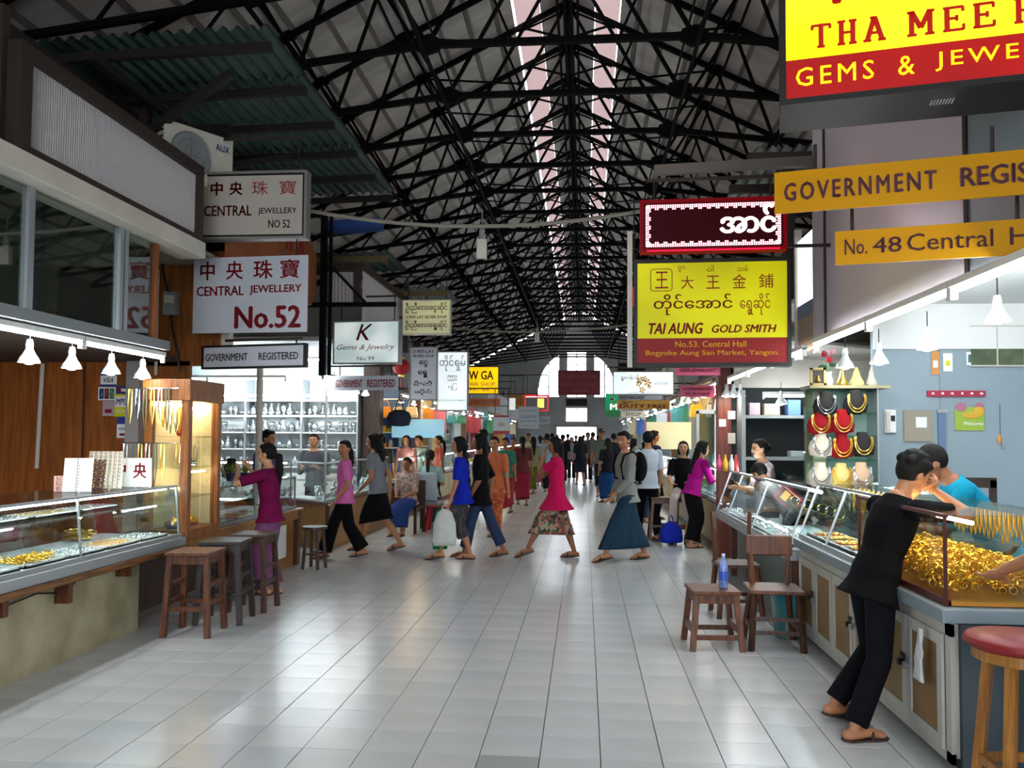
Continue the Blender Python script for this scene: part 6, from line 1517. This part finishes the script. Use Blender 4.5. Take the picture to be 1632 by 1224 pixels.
    rings.append(ring(.955, .05, .042, o_ * .6))
    cb.loft(rings)
    for (sh, el, wr) in arms:
        if sl > 0:
            k1 = min(1, sl / .5)
            e1 = sh.lerp(el, k1)
            cb.sph(sh, .031 * H + o_, 10, 6); cb.cyl(sh, e1, .031 * H + o_, (.031 - .008 * k1) * H + o_ * 1.1, 10)
            if sl > .5:
                k2 = (sl - .5) / .5; w1 = el.lerp(wr, k2); cb.sph(el, .023 * H + o_ * 1.1, 10, 6); cb.cyl(el, w1, .023 * H + o_ * 1.1, (.023 - .008 * k2) * H + o_, 10)
    put('shirt' if male else 'blouse', remeshed(cb, vox * .8, 1), tm, t)
    # bottom
    kind, bm, hu, bf = bottom
    if kind == 'pants':
        pb = MB(); pb.loft([ring(-.1, .075, .066, o_ * .8), ring(0, T[1][1], .066, o_ * .8), ring(.14, .09, .062, o_ * .8)])
        for (hj, kn, an) in legs:
            cap(pb, hj, .051 * H + o_ * .3, kn, .036 * H + o_ * .5 + bf * .4 * H)
            e1 = kn.lerp(an, min(1, hu)); pb.cyl(kn, e1, .036 * H + o_ * .5 + bf * .4 * H, .026 * H + o_ + bf * H, 12)
        put('trousers', remeshed(pb, vox * .8, 1), bm, t)
    else:
        NR, NS = 12, 36; rings = [ring(.02, .05, .035, 0, NS)]
        for k in range(NR + 1):
            u = k / NR * hu
            def at(lg):
                hj, kn, an = lg; l1, l2 = (kn - hj).length, (an - kn).length; s_ = u * (l1 + l2)
                return hj.lerp(kn, s_ / l1) if s_ < l1 else kn.lerp(an, (s_ - l1) / l2)
            pL, pR = at(legs[0]), at(legs[1])
            def tan(lg): return ((lg[1] - lg[0]) if u * .48 < .245 else (lg[2] - lg[1])).normalized()
            ax = (pR - pL); c = (pL + pR) / 2
            tg = (tan(legs[0]) + tan(legs[1])).normalized()
            if ax.length < .03: ax = Vector((.03, 0, 0))
            ah = ax.normalized(); ah = (ah - tg * ah.dot(tg)).normalized(); bh = tg.cross(ah)
            rl = ((.056 - .02 * u) * H + .012 * H + bf * u * H) * (.77 + .23 * min(1, u / .25))
            A = ax.length / 2 + rl * 1.05; B_ = rl * (1.1 + .15 * max(0, 1 - u / .25))
            ref = fx - tg * fx.dot(tg); ref.normalize(); ref2 = tg.cross(ref)
            ring_ = []
            for i in range(NS):
                a = 2 * math.pi * i / NS
                v = ref * math.cos(a) + ref2 * math.sin(a) * -1
                ca, sa = v.dot(ah), v.dot(bh)
                r_ = 1 / math.sqrt((ca / A) ** 2 + (sa / B_) ** 2)
                r_ *= 1 + .035 * u * math.cos(7 * a) + .02 * u * math.sin(11 * a)
                p_ = c + v * r_; ring_.append(p_)
            rings.append(ring_)
        put('longyi' if kind == 'longyi' else 'skirt', MB().loft(rings), bm, t, True)
    return t, hc
HPI = math.pi / 2
def on(px, py): v = atZ(px, py, 0); return (v.x, v.y, 0)
# --- 1 magenta blouse at the left counter
H = 1.5
person((-3.12, 8.2, 0), 1.5, H, 'woman in a magenta blouse and purple longyi standing at the left counter', (cloth('magenta', '#6e0f42', (9, .25)), .42, -.12, .008), ('longyi', cloth('purple', '#7a4a72', (20, .2)), .97, .004), 'light', 'pony',
       feet=[(-.04, .02, .07), (.05, -.05, .07)], hands=[(-.1, .3, 1.22), (.06, .26, 1.24)], lean=.06, head=(.15, -.05), vox=.010)
# --- 2 pink blouse, 3 grey top
person((-3.1, 10.75, 0), 1.85, 1.52, 'woman in a pink blouse and wide black trousers walking left', (cloth('pink', '#d06aa5', (7, .1)), .4, -.16, .012), ('pants', cloth('black', '#0c0b0e'), .97, .03), 'tan', 'pony',
       feet=[(-.05, .26, .07), (.06, -.24, .1)], hands=[(-.17, .1, .78), (.2, -.02, .72)], head=(.9, 0), vox=.011)
person((-2.83, 11.45, 0), 1.45, 1.62, 'curly haired woman in a grey top and black skirt walking left', (cloth('grey_top', '#7d8388', (9, .15)), .3, -.1, .004), ('skirt', cloth('black', '#0c0b0e'), .56, .015), 'tan', 'curly',
       feet=[(-.05, .24, .07), (.06, -.3, .13)], hands=[(-.15, .2, .85), (.19, -.1, .8)], lean=.1, head=(.2, 0), vox=.011)
# --- 4 two women with bags
person((-1.56, 10.78, 0), 1.6, 1.58, 'woman in a bright blue blouse with long black hair carrying shopping bags', (cloth('royal_blue', '#1526a0', (9, .1)), .42, -.2, .008), ('pants', pattern('dark_floral', ['#22222a', '#3a3538', '#2a2d3a', '#4a4240'], 30), .42, .022), 'tan', 'verylong',
       feet=[(-.05, .3, .07), (.05, -.1, .075)], hands=[(-.16, .14, .76), (.17, .12, .76)], lean=.06, head=(.1, -.03), vox=.011)
person((-1.36, 11.05, 0), 1.5, 1.62, 'woman in black just behind the blue blouse, mostly hidden', (cloth('black', '#0c0b0e'), .5, -.3, .012), ('pants', cloth('slate', '#2a3550'), .85, .012), 'brown', 'verylong',
       feet=[(-.05, .2, .07), (.05, -.3, .11)], hands=[(-.17, .1, .8), (.17, -.1, .8)], head=(0, 0), vox=.011)
def bag(loc, rz, w, d, h, m, label, cat='bag', name='shopping_bag', hl=.12):
    t = thing(name, label, cat, loc, rz)
    put('bag_body', MB().loft([[(x, y, z) for x, y in ((-a, -c), (-a * .3, -c * 1.2), (a * .4, -c * .9), (a, -c), (a, c), (a * .3, c * 1.15), (-a * .4, c * .9), (-a, c))] for z, a, c in ((-h, w * .45, d * .4), (-h * .85, w * .5, d * .5), (-h * .4, w * .46, d * .45), (-h * .1, w * .3, d * .3), (0, w * .12, d * .15))]), m, t, True)
    put('handle', MB().tube([(-w * .15, 0, -.02), (-w * .1, 0, hl * .6), (0, 0, hl), (w * .1, 0, hl * .6), (w * .15, 0, -.02)], .008, 6), m, t)
    return t
bag((-1.76, 10.62, .66), .1, .3, .16, .46, cloth('white_plastic', '#c9ccc4', (8, .1)), 'white plastic shopping bag with blue print in the blue bloused woman\'s hand', hl=.05)
bag((-1.84, 10.74, .64), .2, .2, .12, .5, cloth('green_plastic', '#0f7a43', (8, .1)), 'green shopping bag beside the white plastic one', hl=.06)
# --- 5 orange dress
t5, _ = person((-1.42, 13.33, 0), math.pi - .1, 1.58, 'woman in an orange blouse and patterned orange longyi walking toward the camera', (pattern('orange_print', ['#c86a3a', '#c2653a', '#b85a34'], 40), .42, -.25, .01), ('longyi', pattern('orange_longyi', ['#b5562c', '#8f3f22', '#c46a30', '#a34a26'], 34), .95, .006), 'tan', 'pony',
       feet=[(-.06, .12, .07), (.06, -.08, .07)], hands=[(-.24, .05, .72), (.24, .02, .74)], vox=.011)
bag((-1.66, 13.3, .66), 1.2, .2, .12, .26, cloth('black', '#0c0b0e'), 'small dark handbag hanging from the orange dressed woman\'s hand', hl=.08, name='handbag')
# --- 6 pink peplum
person((-.36, 11.12, 0), 1.62, 1.58, 'woman in a crimson peplum top and patterned skirt striding left, hand at face', (cloth('crimson', '#c01450', (9, .12)), .35, -.36, .062), ('skirt', pattern('diamond', ['#4a4a34', '#7a4438', '#8a8a72', '#2e2a26', '#a06a5a'], 26), .72, .014), 'brown', 'long',
       feet=[(-.05, .4, .085), (.05, -.24, .075)], hands=[(-.05, .16, 1.36), (.03, .17, 1.3)], arm_pole=[(0, .3, -1), (0, .3, -1)], head=(.1, .1), vox=.010)
# --- 7 man in blue longyi
t7, _ = person((.56, 10.98, 0), 1.95, 1.66, 'young man in a grey long sleeved shirt and dark blue longyi striding left', (cloth('grey_shirt', '#7d7e78', (9, .1)), .92, -.2, .006), ('longyi', cloth('blue_longyi', '#1f3648', (14, .2)), .92, .028), 'tan', 'short', male=True,
       feet=[(-.06, .34, .085), (.06, -.27, .075)], hands=[(-.06, .2, .86), (.1, .17, .84)], lean=.06, head=(.6, 0), vox=.010)
t = thing('backpack', 'black backpack on the young man in the grey shirt', 'backpack', t7.location, t7.rotation_euler[2])
put('bag_body', MB().sph((0, -.17, 1.2), (.15, .09, .2), 12, 9), cloth('black', '#0c0b0e'), t, True)
for s in (-1, 1): put('strap', MB().tube([(s * .11, -.1, 1.33), (s * .12, -.02, 1.4), (s * .12, .1, 1.36), (s * .12, .145, 1.22), (s * .13, .12, 1.06), (s * .13, -.06, 1.0)], .014, 6), cloth('black', '#0c0b0e'), t)
# --- 8 white shirt man
person((1.0, 13.3, 0), .5, 1.68, 'man in a white shirt and black trousers walking behind the grey shirted man', (cloth('white_shirt', '#b9c6d2', (9, .08)), .45, -.15, .006), ('pants', cloth('black', '#0c0b0e'), .96, .01), 'tan', 'short', male=True,
       feet=[(-.06, .22, .075), (.06, -.2, .08)], hands=[(-.2, .1, .8), (.19, -.02, .8)], head=(-.5, 0), vox=.012)
# --- 10 magenta standing, 9 seated dark top
person((1.56, 12.4, 0), -1.2, 1.56, 'woman in a magenta blouse and long black skirt leaning at the right counter', (cloth('magenta2', '#a3127a', (9, .12)), .6, -.12, .006), ('longyi', cloth('black', '#0c0b0e'), .96, .004), 'light', 'long',
       feet=[(-.05, 0, .07), (.06, -.04, .07)], hands=[(-.08, .42, 1.02), (.12, .4, .98)], lean=.28, head=(0, -.2), vox=.012)
person((1.52, 13.1, 0), math.pi - .25, 1.56, 'woman in a black top and white trousers seated on a high stool', (cloth('black', '#0c0b0e'), .4, -.1, .004), ('pants', cloth('white_trouser', '#b8aaa4'), .95, .006), 'light', 'bob',
       hip=(0, 0, .78), feet=[(-.1, .28, .34), (.12, .3, .32)], hands=[(-.14, .26, .92), (.14, .28, .9)], head=(.1, -.1), vox=.012)
stool((1.52, 13.1, 0), .2, 'high wooden stool under the seated woman in black and white', .7, .34, M_TEAK, .05)
stool((1.2, 13.3, 0), .0, 'high stool left of the seated woman in black and white', .66, .34, M_TEAK, .05)
bag((1.28, 12.62, .34), .3, .3, .2, .3, cloth('blue_bag', '#1a2a9a'), 'bright blue bag on the floor by the high stool', hl=.1)
person((1.15, 15.9, 0), -.9, 1.6, 'woman with long curly hair and bare arms at the far right counter', (cloth('dusty_red', '#7a3b3b'), .15, -.1, .004), ('pants', cloth('jeans', '#3b4c66'), .96, .006), 'light', 'curly', hands=[(-.12, .3, 1.0), (.14, .3, 1.0)], lean=.1, vox=.014)
person((1.35, 16.6, 0), -1.2, 1.72, 'man in a dark blue shirt behind the curly haired woman', (cloth('navy', '#2e3550'), .45, -.12, .006), ('pants', cloth('black', '#0c0b0e'), .96, .01), 'tan', 'short', male=True, vox=.014)
bag((2.05, 12.9, 1.45), 0, .22, .16, .28, cloth('pale_blue_plastic', '#a9bccb'), 'pale blue plastic bag on the counter by the seated woman', hl=.06)
# --- vendors right
p = atY(1213, 720, 9.9)
person((p.x + .1, 9.9, 0), HPI + .15, 1.58, 'woman vendor in a pinkish floral blouse behind the gold smith counter', (pattern('floral_pink', ['#b59a9a', '#a0807f', '#c9b3ad', '#8f8a90'], 40), .5, -.1, .006), ('longyi', cloth('black', '#0c0b0e'), .95, .004), 'light', 'bun',
       hands=[(-.1, .36, 1.02), (.14, .34, 1.0)], lean=.18, head=(.1, -.15), vox=.011)
p = atY(1268, 760, 9.0)
person((p.x, 9.0, 0), 0.6, 1.55, 'person in a grey striped shirt bending behind the bright showcase', (cloth('grey_stripe', '#6f6a68', (30, .2)), .5, -.1, .01), ('pants', cloth('black', '#0c0b0e'), .96, .01), 'tan', 'short', male=True, lean=.9, hands=[(-.15, .5, .8), (.15, .5, .8)], head=(0, -.2), vox=.013)
# --- youth in black leaning on the gold case
fL = atZ(1335, 1158, 0); fR = atZ(1366, 1184, 0)
Hy = 1.58
base_ = Vector((1.5, 4.75, 0)); rzy = -1.3
Ry = Matrix.Rotation(-rzy, 3, 'Z')
loc_ = lambda w: Ry @ (Vector(w) - base_)
lf = loc_((fL.x + .02, fL.y + .12, .1)); rf_ = loc_((fR.x, fR.y + .03, .075))
hp_ = loc_((1.6, 4.86, .79))
person(base_, rzy, Hy, 'youth dressed in black leaning his arms on the gold showcase', (cloth('black_tee', '#08080b'), .34, -.2, .008), ('pants', cloth('black_jeans', '#0b0b10'), .97, .004), 'tan', 'messy', male=True, hip=hp_,
       feet=[lf, rf_], hands=[loc_((1.93, 5.06, 1.29)), loc_((1.99, 4.94, 1.28))], arm_pole=[(-1, .8, -.35), (.7, 1, -.3)], lean=.36, side=.0, head=(.0, .2), vox=.0085, shoe='#2e1a14')
# --- man in teal bending
p = atY(1500, 760, 5.9)
person((2.72, 5.75, 0), 1.4, 1.68, 'man in a teal shirt bending over the counter opposite the youth', (cloth('teal_shirt', '#1286a4', (9, .08)), .45, -.1, .008), ('pants', cloth('black', '#0c0b0e'), .96, .01), 'brown', 'short', male=True,
       hands=[(-.1, .62, 1.02), (.16, .6, 1.02)], lean=.62, head=(0, .0), vox=.009)
# --- seated arm at the right edge
person((2.16, 3.5, 0), .1, 1.62, 'person in a dark checked shirt seated at the extreme right edge, forearm on the counter', (pattern('check_teal', ['#1c2b33', '#2c4650', '#39434a'], 60), .45, -.1, .006), ('pants', cloth('black', '#0c0b0e'), .96, .01), 'tan', 'short', male=True,
       hip=(0, -.05, .8), feet=[(-.12, .22, .3), (.14, .22, .3)], hands=[(-.3, .42, 1.0), (.05, .4, .98)], arm_pole=[(-1, -.4, -.6), (1, -.4, -.6)], vox=.009)
# --- left mid ground
person((-2.86, 13.6, 0), math.pi - .2, 1.5, 'seated woman in a floral blouse facing the camera by the silver shop', (pattern('floral_beige', ['#8a7268', '#a08a80', '#6f6a5a', '#b08a88'], 36), .5, -.1, .012), ('longyi', cloth('navy_longyi', '#23366a'), .9, .01), 'brown', 'bun',
       hip=(0, 0, .52), feet=[(-.08, .42, .07), (.08, .42, .07)], hands=[(-.08, .3, .62), (.08, .3, .62)], lean=.1, vox=.012)
t = thing('wooden_chair', 'dark wooden chair under the seated floral woman', 'chair', (-2.86, 13.7, 0), math.pi - .2)
put('seat', MB().b(-.2, .2, -.2, .2, .4, .43), M_DTEAK, t)
for sx in (-1, 1):
    for sy in (-1, 1): put('leg', MB().b(sx * .18 - .02, sx * .18 + .02, sy * .18 - .02, sy * .18 + .02, 0, .4), M_DTEAK, t)
put('backrest', MB().b(-.2, .2, -.2, -.17, .43, .85), M_DTEAK, t)
t = thing('armchair', 'grey backed chair with its back to the camera', 'chair', (-2.62, 14.1, 0), -.1)
put('seat', MB().b(-.22, .22, -.2, .2, .42, .5), M_GREY, t, bevel=.02)
put('backrest', MB().b(-.21, .21, -.24, -.18, .5, .98), mat('pale_grey_vinyl', '#8d979e', .4), t, bevel=.03)
for sx in (-1, 1):
    for sy in (-1, 1): put('leg', MB().b(sx * .18 - .015, sx * .18 + .015, sy * .18 - .015, sy * .18 + .015, 0, .42), M_BLACK, t)
person((-2.62, 14.2, 0), -.1, 1.6, 'person in pale green seated on the grey chair, seen from behind', (cloth('pale_green', '#8fa8a0'), .4, -.05, .006), ('pants', cloth('jeans', '#3b4c66'), .96, .006), 'tan', 'pony',
       hip=(0, 0, .58), feet=[(-.08, .42, .07), (.08, .42, .07)], hands=[(-.1, .32, .8), (.1, .32, .8)], vox=.013)
for k, x in enumerate((-2.45, -2.15)):
    t = thing('plastic_stool', ['red plastic stool beside the grey chair', 'second red plastic stool, nearer the aisle'][k], 'stool', (x, 14.0 + .3 * k, 0))
    m_ = mat('red_plastic', '#8f0f16', .35)
    put('seat', MB().b(-.15, .15, -.15, .15, .4, .44), m_, t, bevel=.015)
    for sx in (-1, 1):
        for sy in (-1, 1): put('leg', MB().bar((sx * .17, sy * .17, 0), (sx * .12, sy * .12, .4), .05), m_, t)
p = atY(504, 700, 13.2)
person((p.x, 13.2, 0), math.pi, 1.62, 'man with glasses in a grey jacket behind the silver showcase', (cloth('dark_grey', '#4a4c52'), .9, -.1, .01), ('pants', cloth('black', '#0c0b0e'), .96, .01), 'tan', 'short', male=True, lean=.2, hands=[(-.12, .3, 1.08), (.12, .3, 1.08)], head=(.1, -.3), vox=.011)
p = atY(420, 700, 11.1)
person((p.x, 11.1, 0), -HPI * 1.1, 1.66, 'man in a purple striped shirt standing left of the pale pole', (cloth('purple_stripe', '#4a4270', (40, .3)), .45, -.1, .008), ('pants', cloth('black', '#0c0b0e'), .96, .01), 'tan', 'short', male=True, lean=.08, vox=.011)
for k, (px, Y, c_, hr, rz) in enumerate(((668, 17.8, '#8a9a94', 'short', 2.6), (648, 17.2, '#b07a70', 'long', 3.0), (700, 18.6, '#9a5040', 'pony', 2.0), (610, 16.2, '#2b2622', 'short', .5))):
    p = atY(px, 700, Y)
    person((p.x, Y, 0), rz, 1.6, ['vendor in a pale grey green shirt under the blue lit poster', 'vendor with long hair left of the blue poster vendor', 'woman with a ponytail behind the stall past the blue poster', 'dark dressed person by the pillar of the silver shop'][k], (cloth('v%d' % k, c_), .4, -.1, .008), ('longyi', cloth('black', '#0c0b0e'), .95, .005), 'tan', hr, vox=.015)
# --- far crowd
CR_ = [(806, 17.5, '#2f6f60', '#8a2a30', 'longyi', 'bun', 2.9, 'teal top and red longyi near the orange dressed woman'), (833, 19.5, '#5a2c30', '#7a1c36', 'longyi', 'pony', 0.2, 'dark top and long maroon longyi, far left of the crowd'),
       (771, 18.0, '#20242c', '#3a3f48', 'pants', 'short', 1.2, 'dark shirt beyond the orange dressed woman'), (818, 24, '#8a4a3a', '#4a3a34', 'longyi', 'bun', 3.0, 'rust top at the left stalls'),
       (850, 23.5, '#7a7a5a', '#4f5220', 'longyi', 'long', 0.3, 'olive longyi in the distance'), (861, 27, '#8fa0a8', '#8a3048', 'longyi', 'pony', 0.0, 'pale blue top and wine longyi'),
       (872, 24.5, '#8aa2b0', '#15161a', 'pants', 'short', 0.2, 'light blue shirt and black trousers'), (842, 31, '#a09070', '#5a4a3a', 'pants', 'short', 3.0, 'sand coloured shirt far on the left'),
       (880, 34, '#3a3c40', '#2a2a30', 'pants', 'short', 0.1, 'charcoal shirt under the maroon banner'), (897, 29, '#14151a', '#101014', 'pants', 'short', 0.0, 'all black clothes right of the crimson top'),
       (911, 31, '#7a7e84', '#14151a', 'pants', 'bob', 3.1, 'grey top and black trousers, mid crowd'), (925, 28, '#1c1c22', '#23242c', 'skirt', 'long', 0.2, 'black dress at the centre of the crowd'),
       (937, 30, '#4a4440', '#191a1e', 'pants', 'short', 3.0, 'brownish shirt just left of the capped man'), (945, 33, '#6a5048', '#8a8a90', 'pants', 'short', 0.0, 'mauve brown shirt behind the capped man'),
       (958, 23, '#5a625e', '#17181c', 'pants', 'short', 3.05, 'grey green shirt and dark shorts, wearing a dark cap'), (969, 20.5, '#15171f', '#173a6a', 'longyi', 'long', 0.4, 'black top and bright blue longyi left of the grey shirted man'),
       (978, 26, '#22252a', '#2a2c34', 'pants', 'short', 0.0, 'dark clothes partly behind the grey shirted man'), (905, 38, '#1f2228', '#1a1a20', 'pants', 'short', 0, 'black shirt far down the hall'),
       (918, 41, '#2c3036', '#202228', 'pants', 'short', 3.1, 'dark grey shirt near the far door'), (930, 44, '#454a50', '#1e2026', 'pants', 'short', 0, 'slate shirt beside the far door'),
       (943, 39, '#2a2228', '#1a1a20', 'skirt', 'long', .2, 'dark skirt far down the hall'), (953, 42, '#50545a', '#1e2026', 'pants', 'short', 0, 'grey shirt at the right of the far door'),
       (888, 43, '#24262c', '#1e2026', 'pants', 'short', 3, 'near black clothes at the left of the far door'), (990, 29, '#3a5a58', '#1e2026', 'pants', 'short', -1, 'dull green shirt at the right stalls'),
       (1010, 22, '#8a8f94', '#22242a', 'pants', 'long', -1.2, 'light grey top at the right stalls'), (868, 38, '#6a5a50', '#2a2a30', 'longyi', 'bun', .2, 'brown top far left near the far door')]
for k, (px, Y, c1, c2, kd, hr, rz, desc) in enumerate(CR_):
    p = atY(px, 700, Y); s_ = .16 + .05 * (k % 3)
    ft = [(-.07, s_ * (1 if k % 2 else -1), .08), (.07, -s_ * (1 if k % 2 else -1), .09)]
    fem = hr in ('long', 'bun', 'pony', 'bob')
    t, hc = person((p.x, Y, 0), rz, (1.56 if fem else 1.68) + .03 * (k % 3) + (.08 if 'cap' in desc else 0), 'distant %s in %s' % ('woman' if fem else 'man', desc), (cloth('c%d' % k, c1), .42, -.14, .008), (kd, cloth('d%d' % k, c2), .93 if kd == 'longyi' else (.55 if kd == 'skirt' or 'shorts' in desc else .96), .008), 'brown', hr, feet=ft, male=not fem, vox=.02)
    if 'dark cap' in desc: put('cap', MB().lathe([(.14, .0), (.1, .015), (.09, .08), (.02, .1)], n=14), M_BLACK, t).location = hc + Vector((0, .02, .04))
# plants and bust on the honey wood counter
for k, px in enumerate((368, 392)):
    p = atY(px, 735, 9.0 + .2 * k)
    t = thing('potted_plant', ['small yellow green potted plant beside the black bust', 'second small potted plant, nearer the man in purple'][k], 'plant', (p.x, 9.0 + .2 * k, 1.075))
    put('pot', MB().lathe([(.04, 0), (.055, .08), (.05, .085)], n=12), mat('navy_pot', '#20284a', .5), t)
    g = MB(); r3 = random.Random(k)
    for _ in range(40):
        a = r3.uniform(0, 6.28); e_ = r3.uniform(.2, 1.3); L = r3.uniform(.08, .15)
        d = Vector((math.cos(a) * math.cos(e_), math.sin(a) * math.cos(e_), math.sin(e_))); w = d.cross(Vector((0, 0, 1))).normalized() * .012
        b0 = Vector((0, 0, .08)); g.add([b0, b0 + d * L * .5 + w, b0 + d * L, b0 + d * L * .5 - w], [(0, 1, 2, 3)])
    put('foliage', g, mat('plant_leaf', '#7f9a2c', .6), t, kind='stuff')
b_ = bust(370, 692, M_VELBLK, M_WHITE, 'black bust with a white collar on the left counter', 1.25, 9.3)
b_.location.z = 1.08 + .125
p = atY(215, 770, 6.75)
t = thing('paper_sign', 'white slanted card with red Chinese characters on the showcase end', 'sign', (p.x - .02, 6.72, 1.145), .1)
put('card', MB().b(-.17, .17, 0, .006, 0, .24), M_WHITE, t)
lettering(t, '中', -.15, -.04, .09, .2, T_RED, -.003, .03); lettering(t, '央', .02, .13, .07, .2, T_RED, -.003, .03)
put('prop', MB().bar((0, .006, .18), (0, .1, 0), .05, .006, (1, 0, 0)), M_WHITE, t)
